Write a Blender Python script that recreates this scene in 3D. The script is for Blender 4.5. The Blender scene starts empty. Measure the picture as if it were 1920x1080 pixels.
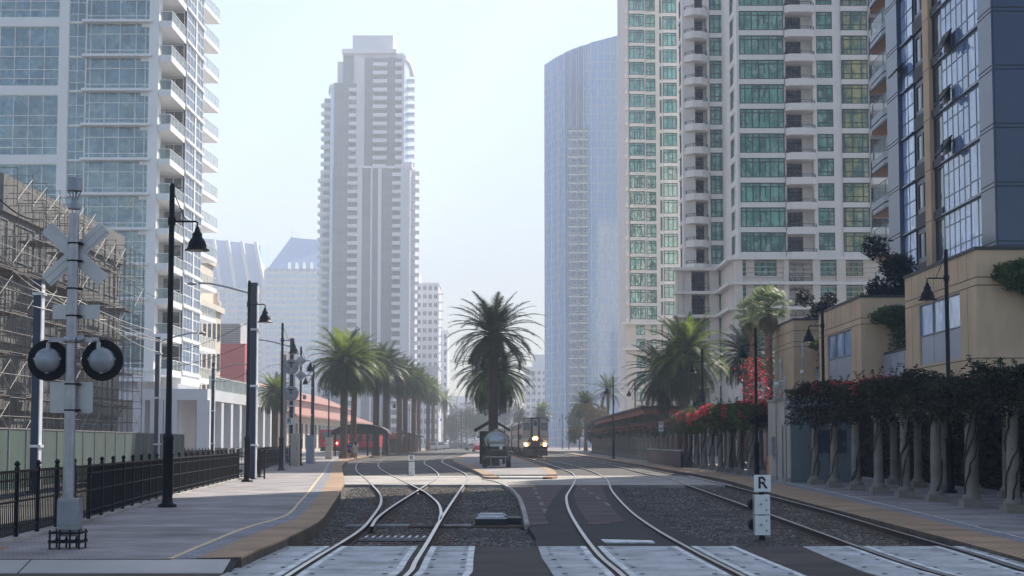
import bpy, bmesh, math, random
from math import sin, cos, pi, radians, sqrt, atan2, tan, floor
from mathutils import Vector, Matrix, noise
R = random.Random(7)
S = bpy.context.scene
COL = S.collection
# ---------------------------------------------------------------- camera
F = 2800.0; CAMH = 1.8; PITCH = radians(4.0); PY0 = 632.0     # focal length in px of a 1920 px wide frame
cam = bpy.data.objects.new('camera', bpy.data.cameras.new('camera')); COL.objects.link(cam)
cam.location = (0, 0, CAMH); cam.rotation_euler = (radians(90) + PITCH, 0, 0)
cam.data.sensor_width = 36; cam.data.lens = F / 1920 * 36; cam.data.shift_y = (PY0 - 540) / 1920
cam.data.clip_start = .1; cam.data.clip_end = 6000
S.camera = cam
# ---------------------------------------------------------------- sky, sun, exposure
SUN_AZ, SUN_EL = radians(32), radians(42)                     # azimuth to the right of straight ahead (+Y)
w = bpy.data.worlds.new('World'); S.world = w; w.use_nodes = True
nt = w.node_tree; bg = nt.nodes['Background']
sky = nt.nodes.new('ShaderNodeTexSky'); sky.sky_type = 'NISHITA'; sky.sun_disc = False
sky.sun_elevation = SUN_EL; sky.sun_rotation = SUN_AZ
sky.air_density = 1.0; sky.dust_density = 1.2; sky.ozone_density = .8
nt.links.new(sky.outputs[0], bg.inputs[0]); bg.inputs[1].default_value = .1
sl = bpy.data.lights.new('sun', 'SUN'); sl.energy = 5.0; sl.angle = radians(.5); sl.color = (1, .93, .83)
so = bpy.data.objects.new('sun', sl); COL.objects.link(so)
sd = Vector((sin(SUN_AZ) * cos(SUN_EL), cos(SUN_AZ) * cos(SUN_EL), sin(SUN_EL)))
so.rotation_euler = sd.to_track_quat('Z', 'Y').to_euler(); so.location = (60, 90, 120)
S.view_settings.view_transform = 'Standard'; S.view_settings.look = 'None'
S.view_settings.exposure = 1.1; S.view_settings.gamma = 1
S.cycles.max_bounces = 6; S.cycles.diffuse_bounces = 3; S.cycles.glossy_bounces = 3
S.cycles.transmission_bounces = 4; S.cycles.volume_bounces = 0; S.cycles.transparent_max_bounces = 6
S.cycles.use_denoising = True
HAZE = 0.00112
# ---------------------------------------------------------------- pixel <-> world
cp, sp_ = cos(PITCH), sin(PITCH)
def ray(px, py):
    u = (PY0 - py) / F
    return Vector(((px - 960) / F, cp - u * sp_, sp_ + u * cp))
def G(px, py, z=0.0):
    d = ray(px, py); t = (z - CAMH) / d.z
    return (d.x * t, d.y * t)
def AT(px, py, Y):
    d = ray(px, py); t = Y / d.y
    return (d.x * t, CAMH + d.z * t)
def PX(px, Y, py=600): return AT(px, py, Y)[0]
def PZ(py, Y): return AT(960, py, Y)[1]
def proj(p):
    x, y, z = p[0], p[1], p[2] - CAMH
    fz = y * cp + z * sp_
    if fz < .5: return None
    return (960 + F * x / fz, PY0 - F * (-y * sp_ + z * cp) / fz, fz)
# ---------------------------------------------------------------- materials
MATS = {}
def nodes(name):
    m = bpy.data.materials.new(name); m.use_nodes = True
    n = m.node_tree.nodes; return m, n, m.node_tree.links, n['Principled BSDF']
def mixcol(n, l, fac, a, b):
    x = n.new('ShaderNodeMix'); x.data_type = 'RGBA'
    for s, v in ((x.inputs[0], fac), (x.inputs[6], a), (x.inputs[7], b)):
        if hasattr(v, 'links'): l.new(v, s)
        elif isinstance(v, (int, float)): s.default_value = v
        else: s.default_value = (*v[:3], 1)
    return x.outputs[2]
def nz(n, l, scale, detail=4, coord='Object', stretch=None, rough=.55):
    t = n.new('ShaderNodeTexCoord'); x = n.new('ShaderNodeTexNoise')
    x.inputs['Scale'].default_value = scale; x.inputs['Detail'].default_value = detail
    x.inputs['Roughness'].default_value = rough
    src = t.outputs[coord] if coord != 'Pos' else n.new('ShaderNodeNewGeometry').outputs['Position']
    if stretch:
        mp = n.new('ShaderNodeMapping'); mp.inputs['Scale'].default_value = stretch
        l.new(src, mp.inputs[0]); src = mp.outputs[0]
    l.new(src, x.inputs['Vector']); return x.outputs[0]
def ramp(n, l, src, a, b):
    r = n.new('ShaderNodeMapRange'); r.inputs[1].default_value = a; r.inputs[2].default_value = b
    l.new(src, r.inputs[0]); return r.outputs[0]
def bump(n, l, b, src, strength, dist=.02):
    x = n.new('ShaderNodeBump'); x.inputs['Strength'].default_value = strength
    x.inputs['Distance'].default_value = dist
    l.new(src, x.inputs['Height']); l.new(x.outputs[0], b.inputs['Normal'])
def stain_and_sheen(n, l, col, st, ss, sst=None):
    g = ramp(n, l, nz(n, l, ss, 5, 'Pos', sst, .7), .47, .63)
    g2 = ramp(n, l, nz(n, l, ss * 6, 3, 'Pos', sst, .7), .6, .68)
    for q, k in ((g, 1 - st), (g2, 1 - st * .7)):
        mu = n.new('ShaderNodeMix'); mu.data_type = 'RGBA'; mu.blend_type = 'MULTIPLY'; mu.inputs[0].default_value = 1
        l.new(col, mu.inputs[6]); l.new(mixcol(n, l, q, (1, 1, 1), (k, k, k * .97)), mu.inputs[7]); col = mu.outputs[2]
    return col
def M(name, col, rough=.7, metal=0, var=.25, scale=2.0, bmp=0.0, bscale=30, spec=.5, stretch=None, coat=0, st=0, ss=.9, sst=None):
    m, n, l, b = nodes(name)
    f = ramp(n, l, nz(n, l, scale, 6, stretch=stretch), .3, .7)
    d = tuple(c * (1 - var) for c in col); e = tuple(min(1, c * (1 + var * .6)) for c in col)
    cc = mixcol(n, l, f, d, e)
    if st: cc = stain_and_sheen(n, l, cc, st, ss, sst)
    l.new(cc, b.inputs['Base Color'])
    b.inputs['Roughness'].default_value = rough; b.inputs['Metallic'].default_value = metal
    b.inputs['Specular IOR Level'].default_value = spec
    if coat: b.inputs['Coat Weight'].default_value = coat
    if bmp: bump(n, l, b, nz(n, l, bscale, 4), bmp, .03)
    MATS[name] = m; return m
def MG(name, dark, light, ior=2.0, wav=.05, wscale=.6, rscale=.35, seedmix=.6, blind=None):
    """window glass: coated, slightly wavy panes with reflections, rooms and blinds painted into the uneven tone"""
    m, n, l, b = nodes(name)
    oi = n.new('ShaderNodeObjectInfo')
    a = ramp(n, l, nz(n, l, rscale * 2.2, 4, 'Pos', (1, 1, .45), rough=.75), .42, .6)  # uneven streaks put reflections into the glass colour
    k = n.new('ShaderNodeMath'); k.operation = 'MULTIPLY_ADD'; k.inputs[1].default_value = seedmix
    l.new(oi.outputs['Random'], k.inputs[0])
    k2 = n.new('ShaderNodeMath'); k2.operation = 'MULTIPLY'; k2.inputs[1].default_value = 1 - seedmix
    l.new(a, k2.inputs[0]); l.new(k2.outputs[0], k.inputs[2])
    base = mixcol(n, l, k.outputs[0], dark, light)
    if blind:
        f2 = ramp(n, l, nz(n, l, 1.1, 2, 'Pos', (1, 1, .7), rough=.8), .56, .6)
        f3 = n.new('ShaderNodeMath'); f3.operation = 'MULTIPLY'; f3.inputs[1].default_value = .55; l.new(f2, f3.inputs[0])
        base = mixcol(n, l, f3.outputs[0], base, blind)
    l.new(base, b.inputs['Base Color'])
    b.inputs['Roughness'].default_value = .04; b.inputs['IOR'].default_value = ior
    b.inputs['Specular Tint'].default_value = (.9, 1, 1, 1)
    bump(n, l, b, nz(n, l, wscale, 2, 'Pos'), wav, 1.0)
    MATS[name] = m; return m
def MB_(name, c1, c2, mortar, scale, row=.5, width=.5, rough=.8, msize=.02, wear=.3, scale_st=True):
    m, n, l, b = nodes(name)
    t = n.new('ShaderNodeTexCoord'); k = n.new('ShaderNodeTexBrick')
    l.new(t.outputs['Object'], k.inputs['Vector'])
    k.inputs['Color1'].default_value = (*c1, 1); k.inputs['Color2'].default_value = (*c2, 1)
    k.inputs['Mortar'].default_value = (*mortar, 1); k.inputs['Scale'].default_value = scale
    k.inputs['Row Height'].default_value = row; k.inputs['Brick Width'].default_value = width
    k.inputs['Mortar Size'].default_value = msize
    f = ramp(n, l, nz(n, l, .7, 6), .35, .7)
    dk = mixcol(n, l, 1.0, k.outputs[0], k.outputs[0])
    mu = n.new('ShaderNodeMix'); mu.data_type = 'RGBA'; mu.blend_type = 'MULTIPLY'; mu.inputs[0].default_value = 1
    l.new(k.outputs[0], mu.inputs[6])
    l.new(mixcol(n, l, f, (1 - wear,) * 3, (1, 1, 1)), mu.inputs[7])
    l.new(stain_and_sheen(n, l, mu.outputs[2], .3, .5, (.45, 1.4, 1)) if scale_st else mu.outputs[2], b.inputs['Base Color']); b.inputs['Roughness'].default_value = rough  # stains, stretched so pale streaks of reflected light sit in the colour
    bump(n, l, b, k.outputs[1], -.3, .01)
    MATS[name] = m; return m
def ML(name, a, c, transl=.35, rough=.5, scale=1.5):
    """leaves"""
    m, n, l, b = nodes(name)
    f = ramp(n, l, nz(n, l, scale, 3, 'Pos'), .35, .65)
    cc = mixcol(n, l, f, a, c); l.new(cc, b.inputs['Base Color'])
    b.inputs['Roughness'].default_value = rough; b.inputs['Specular IOR Level'].default_value = .22
    t = n.new('ShaderNodeBsdfTranslucent'); l.new(cc, t.inputs[0])
    mx = n.new('ShaderNodeMixShader'); mx.inputs[0].default_value = transl
    l.new(b.outputs[0], mx.inputs[1]); l.new(t.outputs[0], mx.inputs[2])
    l.new(mx.outputs[0], n['Material Output'].inputs[0])
    MATS[name] = m; return m
def ME(name, col, st):
    m, n, l, b = nodes(name)
    b.inputs['Base Color'].default_value = (*col, 1); b.inputs['Emission Color'].default_value = (*col, 1)
    b.inputs['Emission Strength'].default_value = st; MATS[name] = m; return m
M('ground', (.16, .15, .14), .9, var=.4, scale=.15, bmp=.4, bscale=8)
M('asphalt', (.028, .026, .025), .85, var=.35, scale=.5, bmp=.5, bscale=90, st=.4, ss=.6)
M('road_asphalt', (.075, .058, .049), .85, var=.4, scale=.6, bmp=.8, bscale=70, st=.45, ss=.8, sst=(.5, 1.6, 1))
M('bed_asphalt', (.06, .052, .048), .85, var=.45, scale=.25, bmp=.3, bscale=50, st=.5, ss=.3)
M('concrete', (.42, .39, .36), .8, var=.25, scale=.5, bmp=.2, bscale=40)
M('concrete_pale', (.38, .345, .31), .8, var=.3, scale=.35, bmp=.2, bscale=40, st=.4, ss=.5, sst=(.6, 1.5, 1))
M('panel_concrete', (.45, .46, .47), .75, var=.3, scale=1.1, bmp=.25, bscale=60, st=.32, ss=1.1)
M('white_paint', (.68, .69, .7), .6, var=.2, scale=4, st=.4, ss=2)
M('worn_white', (.5, .5, .49), .7, var=.5, scale=3)
M('ballast', (.1, .088, .072), .95, var=.6, scale=14, bmp=1, bscale=22, st=.5, ss=.5)
M('stone', (.24, .22, .19), .9, var=.5, scale=1.7, st=.5, ss=.5)
M('stone_rust', (.16, .1, .065), .9, var=.5, scale=1.7)
M('kerb_side', (.11, .085, .065), .9, var=.5, scale=1.5, st=.4, ss=2)
M('stone_dark', (.08, .075, .068), .9, var=.4, scale=1.7)
M('rail_steel', (.52, .5, .48), .32, .85, var=.2, scale=8)
M('rail_rust', (.05, .03, .025), .8, .1, var=.4, scale=8)
M('sleeper', (.1, .07, .05), .9, var=.4, scale=4, bmp=.5)
MB_('pavers', (.47, .42, .41), (.38, .345, .34), (.21, .2, .2), 1.0, .11, .22, .85, .014, .5)
MB_('pavers_dark', (.085, .055, .047), (.07, .045, .04), (.25, .22, .2), 1.0, 2.3, 60, .85, .06, .5)
MB_('tactile', (.54, .34, .2), (.47, .29, .165), (.3, .19, .11), 1.0, .12, .12, .8, .02, .35)
MB_('pavers_blue', (.27, .275, .3), (.22, .23, .26), (.12, .12, .13), 1.0, .2, .4, .8, .015, .2)
M('yellow_paint', (.62, .46, .24), .7, var=.3, scale=5)
M('black_iron', (.006, .006, .007), .5, .1, var=.3, scale=6, spec=.25)
M('dark_bronze', (.012, .01, .01), .6, .1, spec=.3)
M('galvanised', (.36, .35, .37), .42, .6, var=.2, scale=5)
M('grey_metal', (.3, .31, .33), .5, .3, var=.2, scale=4)
M('lamp_inner', (.7, .68, .6), .5)
M('alu_sign', (.46, .44, .44), .45, .5, var=.12, scale=3)
M('matt_black', (.01, .01, .01), .9)
M('navy_paint', (.012, .02, .05), .5, .1, var=.25, scale=3)
M('lit_edge_steel', (.7, .72, .75), .5, .2)
M('rubber', (.018, .018, .018), .8)
M('tower_white', (.86, .86, .87), .6, var=.06, scale=.4)
M('soffit', (.6, .58, .56), .8, var=.1, scale=.5)
M('plaster_grey', (.5, .5, .52), .8, var=.15, scale=.4)
M('podium_white', (.62, .64, .68), .7, var=.08, scale=.3)
M('beige_stone', (.74, .67, .6), .8, var=.08, scale=.3, bmp=.1, bscale=6)
M('beige_light', (.86, .81, .75), .8, var=.06, scale=.3)
M('frame_green', (.03, .055, .05), .5, .1)
M('side_glass', (.2, .27, .38), .35, var=.4, scale=.6, spec=.1)
M('frame_white', (.78, .8, .8), .5, .2)
M('frame_grey', (.2, .22, .25), .5, .2)
M('hazy_wall', (.68, .69, .74), .8, var=.06, scale=.05)  # part of the distance haze is put into these paled wall colours
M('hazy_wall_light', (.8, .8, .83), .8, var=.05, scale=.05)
M('slate_panel', (.055, .07, .115), .25, .3, var=.1, scale=.3)
M('slate_dark', (.022, .028, .048), .35, .3, var=.15, scale=.3)
M('black_joint', (.01, .01, .012), .6)
M('wood_soffit', (.36, .17, .06), .6)
M('tan_stucco', (.62, .44, .28), .85, var=.16, scale=.3, bmp=.3, bscale=14, st=.1, ss=.7, sst=(1.5, 1.5, .35))
M('tan_joint', (.08, .05, .035), .8)
M('grey_panel', (.34, .36, .44), .4, .2, var=.12, scale=.6)
M('coping', (.03, .03, .035), .6)
M('red_wall', (.42, .07, .07), .8, var=.1, scale=.2)
M('cream_wall', (.7, .63, .53), .85, var=.12, scale=.2)
M('depot_wall', (.68, .6, .48), .85, var=.1, scale=.2)
M('depot_pink', (.6, .42, .37), .85, var=.1, scale=.2)
M('roof_tile', (.33, .14, .11), .85, var=.25, scale=1.2, bmp=.4, bscale=6)
M('column_stone', (.25, .22, .185), .85, var=.25, scale=1.6, bmp=.4, bscale=14)
M('pergola_beam', (.04, .022, .018), .8, var=.3, scale=2)
M('rust_beam', (.3, .1, .06), .8, var=.3, scale=.8)
M('shed_wall', (.42, .37, .32), .85, var=.15, scale=.7)
M('shed_grey', (.16, .17, .17), .8, var=.15, scale=.7)
M('orange_paint', (.75, .22, .03), .6, var=.15)
M('scaf_tube', (.16, .15, .14), .6, .3, var=.4, scale=.4)
M('scaf_pale', (.3, .29, .275), .5, .3, var=.3, scale=.4)
M('plank', (.12, .09, .07), .9, var=.3)
M('raw_concrete', (.13, .128, .125), .9, var=.3, scale=.25)
M('mesh_green', (.03, .06, .052), .8, var=.35, scale=.5, stretch=(1, 1, .3))
M('trunk', (.13, .085, .06), .9, var=.45, scale=3, bmp=1, bscale=9)
M('trunk_dark', (.05, .035, .025), .9, var=.45, scale=3, bmp=1, bscale=9)
M('boot', (.2, .13, .08), .9, var=.6, scale=5, bmp=1, bscale=9)
M('wash_trunk', (.3, .15, .1), .9, var=.4, scale=3, bmp=.6, bscale=9)
M('bark', (.05, .035, .028), .9, var=.4, scale=4)
ML('frond_lit', (.1, .15, .025), (.24, .3, .06), .5)  # brighter copy of the frond with sunlight put into the colour
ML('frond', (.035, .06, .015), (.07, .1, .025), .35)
ML('frond_dark', (.012, .02, .008), (.03, .042, .014), .2)  # darker copy of the frond, backlit silhouette tone put into the colour
ML('frond_dry', (.2, .15, .06), (.3, .24, .12), .4)
ML('wash_leaf', (.16, .2, .09), (.32, .38, .2), .4)
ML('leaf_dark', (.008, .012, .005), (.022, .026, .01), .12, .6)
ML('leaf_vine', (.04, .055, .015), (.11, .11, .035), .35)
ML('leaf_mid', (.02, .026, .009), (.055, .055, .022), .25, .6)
ML('leaf_green', (.05, .09, .025), (.12, .16, .05), .35)
ML('leaf_grey', (.06, .075, .04), (.11, .12, .07), .3)
ML('flower', (.55, .02, .06), (.8, .1, .15), .4)
ML('leaf_orange', (.3, .13, .04), (.42, .22, .08), .35)
MG('glass_green', (.012, .13, .095), (.22, .58, .44), 2.3, .1, seedmix=.35, blind=(.5, .62, .52))
MG('glass_shade', (.02, .035, .04), (.07, .1, .1), 1.7, .04)
MG('glass_blue', (.012, .05, .08), (.1, .22, .29), 2.1, .12, seedmix=.3, blind=(.24, .32, .36))
MG('glass_warm', (.04, .16, .13), (.55, .5, .2), 1.8, .05, seedmix=.15)  # yellow reflections put into the glass colour
MG('glass_sky', (.12, .18, .36), (.45, .55, .85), 2.4, .1, .4, .12, seedmix=.2)  # bright sky reflection put into the glass colour
MG('glass_night', (.02, .035, .045), (.05, .08, .1), 1.8, .03)
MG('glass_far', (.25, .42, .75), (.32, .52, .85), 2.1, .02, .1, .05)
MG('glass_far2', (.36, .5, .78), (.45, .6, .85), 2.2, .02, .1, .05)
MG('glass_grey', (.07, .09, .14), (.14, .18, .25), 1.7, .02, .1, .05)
MG('window_dark', (.02, .025, .03), (.07, .08, .09), 1.6, .03, blind=(.3, .29, .27))
MG('balustrade', (.2, .27, .27), (.3, .38, .38), 1.5, .01)
_n = MATS['balustrade'].node_tree; _t = _n.nodes.new('ShaderNodeBsdfTransparent'); _x = _n.nodes.new('ShaderNodeMixShader'); _x.inputs[0].default_value = .5
_n.links.new(_t.outputs[0], _x.inputs[1]); _n.links.new(_n.nodes['Principled BSDF'].outputs[0], _x.inputs[2]); _n.links.new(_x.outputs[0], _n.nodes['Material Output'].inputs[0])
M('train_silver', (.5, .44, .39), .4, .5, var=.15, scale=1)
M('train_dark', (.06, .045, .04), .5, .2)
M('train_black', (.02, .018, .018), .6)
M('tram_red', (.6, .02, .04), .4, var=.1)
M('car_white', (.75, .76, .78), .3, .1, coat=.5)
M('car_blue', (.3, .36, .45), .3, .3, coat=.5)
M('tank_steel', (.36, .38, .4), .34, .6, var=.2, scale=2)
M('olive_paint', (.11, .095, .045), .5, .2, var=.3)
M('sign_white', (.75, .75, .74), .5, var=.08)
M('sign_black', (.01, .01, .01), .6)
M('skin', (.42, .24, .16), .6, var=.05)
M('hair', (.02, .014, .012), .5)
M('blue_cloth', (.03, .03, .28), .9)
M('pale_cloth', (.5, .47, .46), .9)
M('dark_cloth', (.02, .02, .03), .9)
M('wire', (.02, .02, .02), .6)
M('wire_pale', (.42, .4, .36), .5, .4)
M('awning_green', (.03, .25, .16), .7)
ME('headlight', (1, .6, .26), 60); ME('lamp_glow_ring', (1, .33, .08), 4); ME('tail_red', (1, .15, .1), 12); ME('lamp_white', (1, .85, .7), 14)
# ---------------------------------------------------------------- mesh builder
class MB:
    def __init__(s): s.v = []; s.f = []; s.m = []; s.mats = []; s.sm = []
    def mi(s, name):
        if name not in s.mats: s.mats.append(name)
        return s.mats.index(name)
    def add(s, vs, fs, mat, smooth=False):
        b = len(s.v); s.v.extend([tuple(p) for p in vs]); k = s.mi(mat)
        for f in fs: s.f.append(tuple(b + i for i in f)); s.m.append(k); s.sm.append(smooth)
        return s
    def hexa(s, P, mat):   # P: 4 bottom ccw, 4 top ccw
        return s.add(P, [(3, 2, 1, 0), (4, 5, 6, 7), (0, 1, 5, 4), (1, 2, 6, 5), (2, 3, 7, 6), (3, 0, 4, 7)], mat)
    def box(s, x0, x1, y0, y1, z0, z1, mat):
        return s.hexa([(x0, y0, z0), (x1, y0, z0), (x1, y1, z0), (x0, y1, z0), (x0, y0, z1), (x1, y0, z1), (x1, y1, z1), (x0, y1, z1)], mat)
    def fbox(s, A, u, s0, s1, d0, d1, z0, z1, mat):   # d grows outwards; n = (u.y,-u.x)
        n = (u[1], -u[0])
        q = lambda a, d, z: (A[0] + u[0] * a + n[0] * d, A[1] + u[1] * a + n[1] * d, z)
        return s.hexa([q(s0, d1, z0), q(s1, d1, z0), q(s1, d0, z0), q(s0, d0, z0), q(s0, d1, z1), q(s1, d1, z1), q(s1, d0, z1), q(s0, d0, z1)], mat)
    def prism(s, pts, z0, z1, mat, top=None):
        n = len(pts)
        a = sum(pts[i][0] * pts[(i + 1) % n][1] - pts[(i + 1) % n][0] * pts[i][1] for i in range(n))
        if a < 0: pts = pts[::-1]
        vs = [(x, y, z0) for x, y in pts] + [(x, y, z1) for x, y in pts]
        s.add(vs, [(i, (i + 1) % n, n + (i + 1) % n, n + i) for i in range(n)], mat)
        s.add(vs, [tuple(range(n - 1, -1, -1))], mat); return s.add(vs, [tuple(range(n, 2 * n))], top or mat)
    def cyl(s, p0, p1, r0, r1=None, n=10, mat=None, smooth=True, cap=True):
        r1 = r0 if r1 is None else r1; p0, p1 = Vector(p0), Vector(p1)
        d = (p1 - p0).normalized(); a = d.orthogonal().normalized(); b = d.cross(a)
        ring = lambda p, r: [p + a * (cos(2 * pi * i / n) * r) + b * (sin(2 * pi * i / n) * r) for i in range(n)]
        vs = ring(p0, r0) + ring(p1, r1)
        s.add(vs, [(i, (i + 1) % n, n + (i + 1) % n, n + i) for i in range(n)], mat, smooth)
        if cap: s.add(vs, [tuple(range(n - 1, -1, -1)), tuple(range(n, 2 * n))], mat)
        return s
    def lathe(s, prof, c=(0, 0, 0), n=14, mat=None, smooth=True):
        vs = [(c[0] + r * cos(2 * pi * i / n), c[1] + r * sin(2 * pi * i / n), c[2] + z) for r, z in prof for i in range(n)]
        k = len(prof)
        s.add(vs, [(j * n + i, j * n + (i + 1) % n, (j + 1) * n + (i + 1) % n, (j + 1) * n + i) for j in range(k - 1) for i in range(n)], mat, smooth)
        return s.add(vs, [tuple(range(n - 1, -1, -1)), tuple((k - 1) * n + i for i in range(n))], mat)
    def tube(s, pts, r, n=6, mat=None, smooth=True):
        pts = [Vector(p) for p in pts]; vs = []
        for i, p in enumerate(pts):
            d = (pts[min(i + 1, len(pts) - 1)] - pts[max(i - 1, 0)]).normalized()
            up = Vector((0, 0, 1)) if abs(d.z) < .95 else Vector((0, 1, 0))
            a = d.cross(up).normalized(); b = a.cross(d)
            rr = r[i] if isinstance(r, (list, tuple)) else r
            vs += [p + a * (cos(2 * pi * k / n) * rr) + b * (sin(2 * pi * k / n) * rr) for k in range(n)]
        m = len(pts)
        s.add(vs, [(j * n + i, (j + 1) * n + i, (j + 1) * n + (i + 1) % n, j * n + (i + 1) % n) for j in range(m - 1) for i in range(n)], mat, smooth)
        return s.add(vs, [tuple(range(n)), tuple((m - 1) * n + i for i in range(n - 1, -1, -1))], mat)
    def bar(s, p0, p1, w, mat, h=None):
        p0, p1 = Vector(p0), Vector(p1); h = h or w
        d = (p1 - p0).normalized(); up = Vector((0, 0, 1)) if abs(d.z) < .95 else Vector((0, 1, 0))
        a = d.cross(up).normalized() * (w / 2); b = a.cross(d).normalized() * (h / 2)
        return s.hexa([p0 - a - b, p0 + a - b, p0 + a + b, p0 - a + b, p1 - a - b, p1 + a - b, p1 + a + b, p1 - a + b], mat)
    def quad(s, a, b, c, d, mat): return s.add([a, b, c, d], [(0, 1, 2, 3)], mat)
    def merge(s, mesh, mw):
        b = len(s.v); s.v.extend([tuple(mw @ v.co) for v in mesh.vertices])
        ix = [s.mi(m.name) for m in mesh.materials]
        for p in mesh.polygons:
            s.f.append(tuple(b + i for i in p.vertices)); s.m.append(ix[p.material_index]); s.sm.append(p.use_smooth)
    def mesh(s, name, off=(0, 0, 0)):
        me = bpy.data.meshes.new(name)
        me.from_pydata([(x - off[0], y - off[1], z - off[2]) for x, y, z in s.v], [], s.f)
        for k in s.mats: me.materials.append(MATS[k])
        me.polygons.foreach_set('material_index', s.m); me.polygons.foreach_set('use_smooth', s.sm)
        me.update(); return me
    def build(s, name, parent=None, local=False, kind=None):
        """world coordinates unless local; the parent's location is taken off"""
        off = (0, 0, 0) if (parent is None or local) else wl(parent)
        if parent is None and not local:   # origin at the thing's own foot
            xs = [p[0] for p in s.v]; ys = [p[1] for p in s.v]; zs = [p[2] for p in s.v]
            off = ((min(xs) + max(xs)) / 2, (min(ys) + max(ys)) / 2, min(zs))
        o = bpy.data.objects.new(name, s.mesh(name, off)); COL.objects.link(o)
        if parent is None: o.location = off
        o.parent = parent
        if kind: o['kind'] = kind
        return o
def wl(o):
    p = Vector(o.location)
    while o.parent: o = o.parent; p += Vector(o.location)
    return p
def tag(o, label=None, cat=None, group=None, kind=None):
    for k, v in (('label', label), ('category', cat), ('group', group), ('kind', kind)):
        if v: o[k] = v
    return o
def empty(name, loc, label, cat, group=None, rz=0, kind=None):
    o = bpy.data.objects.new(name, None); COL.objects.link(o); o.location = loc; o.rotation_euler.z = rz
    o.empty_display_size = .3
    return tag(o, label, cat, group, kind)
CH = {}
def kids(o): return [c for c in bpy.data.objects if c.parent == o]
def snapshot(o): return (o, [snapshot(c) for c in kids(o)])
def dup(tree, parent=None, **kw):
    src, ch = tree; c = src.copy(); COL.objects.link(c); c.parent = parent
    for t in ch: dup(t, c)
    if 'loc' in kw: c.location = kw['loc']
    if 'rz' in kw: c.rotation_euler.z = kw['rz']
    if 'scale' in kw: c.scale = (kw['scale'],) * 3 if not isinstance(kw['scale'], tuple) else kw['scale']
    if 'label' in kw: c['label'] = kw['label']
    return c
class Parts:
    """repeated parts of one thing: the 100 of a name that show largest are objects, the rest one mesh"""
    def __init__(s, th, cap=100): s.th = th; s.q = {}; s.cap = cap
    def add(s, name, mesh, loc, rz=0, sub=None, size=1.0, label=None):
        s.q.setdefault(name, []).append((mesh, loc, rz, sub, size, label))
    def done(s):
        base = wl(s.th)
        for name, L in s.q.items():
            def score(e):
                p = proj(e[1])
                if not p: return 0
                inside = -40 < p[0] < 1960 and -60 < p[1] < 1100
                return (e[4] / p[2] ** 2) * (1 if inside else .0001)
            if len(L) > s.cap: L.sort(key=score, reverse=True)
            for mesh, loc, rz, sub, size, label in L[:s.cap]:
                o = bpy.data.objects.new(name, mesh); COL.objects.link(o); o.parent = s.th
                o.location = Vector(loc) - base; o.rotation_euler.z = rz
                if label: o['label'] = label
                if sub:
                    c = bpy.data.objects.new(sub[0], sub[1]); COL.objects.link(c); c.parent = o
            if len(L) > s.cap:
                mb = MB()
                for mesh, loc, rz, sub, size, label in L[s.cap:]:
                    mw = Matrix.Translation(loc) @ Matrix.Rotation(rz, 4, 'Z'); mb.merge(mesh, mw)
                    if sub: mb.merge(sub[1], mw)
                mb.build(name, s.th, kind='stuff')
WC = {}
def win_mesh(w, h, nx=3, trans=(.68,), glass='glass_green', frame='frame_green', t=.06, xs=None, ext=None, fd=.05):
    k = ('w', round(w, 2), round(h, 2), nx, trans, glass, frame, t, xs, ext, fd)
    if k in WC: return WC[k]
    b = MB(); b.quad((0, .02, 0), (w, .02, 0), (w, .02, h), (0, .02, h), glass)
    for x0, x1, z0, z1 in ((0, t, 0, h), (w - t, w, 0, h), (t, w - t, 0, t), (t, w - t, h - t, h)): b.box(x0, x1, -fd, .05, z0, z1, frame)
    xx = [w * q for q in xs] if xs else [w * i / nx for i in range(1, nx)]
    for x in xx: b.box(x - t * .5, x + t * .5, -.7 * fd, .03, t, h - t, frame)
    for q in trans: b.box(t, w - t, -.6 * fd, .028, h * q - t * .5, h * q + t * .5, frame)
    if ext: x0, x1, z0, z1 = (ext[0] * w, ext[1] * w, ext[2] * h, ext[3] * h); b.box(x0, x1, -.045, .02, z1 - t, z1, frame); b.box(x0, x0 + t, -.045, .02, z0, z1, frame); b.box(x1 - t, x1, -.045, .02, z0, z1, frame)
    WC[k] = b.mesh('window'); return WC[k]
def balc_mesh(w, proj_, slabt=.28, par=.45, rail=.55, mat='beige_light', cham=0.0, glass=None, railmat='frame_green', soff=None):
    k = ('b', round(w, 2), proj_, slabt, par, rail, mat, cham, glass, railmat)
    if k in WC: return WC[k]
    b = MB(); c = cham
    pts = [(0, 0), (0, -proj_ + c), (c, -proj_), (w - c, -proj_), (w, -proj_ + c), (w, 0)] if c else [(0, 0), (0, -proj_), (w, -proj_), (w, 0)]
    b.prism(pts, -slabt, 0, mat)
    edge = pts[:]
    r = MB()
    for i in range(len(edge) - 1):
        (x0, y0), (x1, y1) = edge[i], edge[i + 1]
        L = sqrt((x1 - x0) ** 2 + (y1 - y0) ** 2); ux, uy = (x1 - x0) / L, (y1 - y0) / L
        if par: b.fbox((x0, y0), (ux, uy), .0, L, -.1, -.005, .003, par, mat)
        if rail:
            r.fbox((x0, y0), (ux, uy), .02, L - .02, -.08, -.03, par + rail - .05, par + rail, railmat)
            if glass: r.fbox((x0, y0), (ux, uy), .04, L - .04, -.06, -.05, par + .05, par + rail - .06, glass)
            m = max(1, int(L / 1.3))
            for j in range(m + 1): a = .03 + (L - .1) * j / m; r.fbox((x0, y0), (ux, uy), a, a + .04, -.075, -.035, par, par + rail - .05, railmat)
            if not glass: r.fbox((x0, y0), (ux, uy), .04, L - .04, -.065, -.045, par + rail * .45, par + rail * .5, railmat)
    WC[k] = (b.mesh('balcony'), r.mesh('railing') if rail else None); return WC[k]
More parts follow.
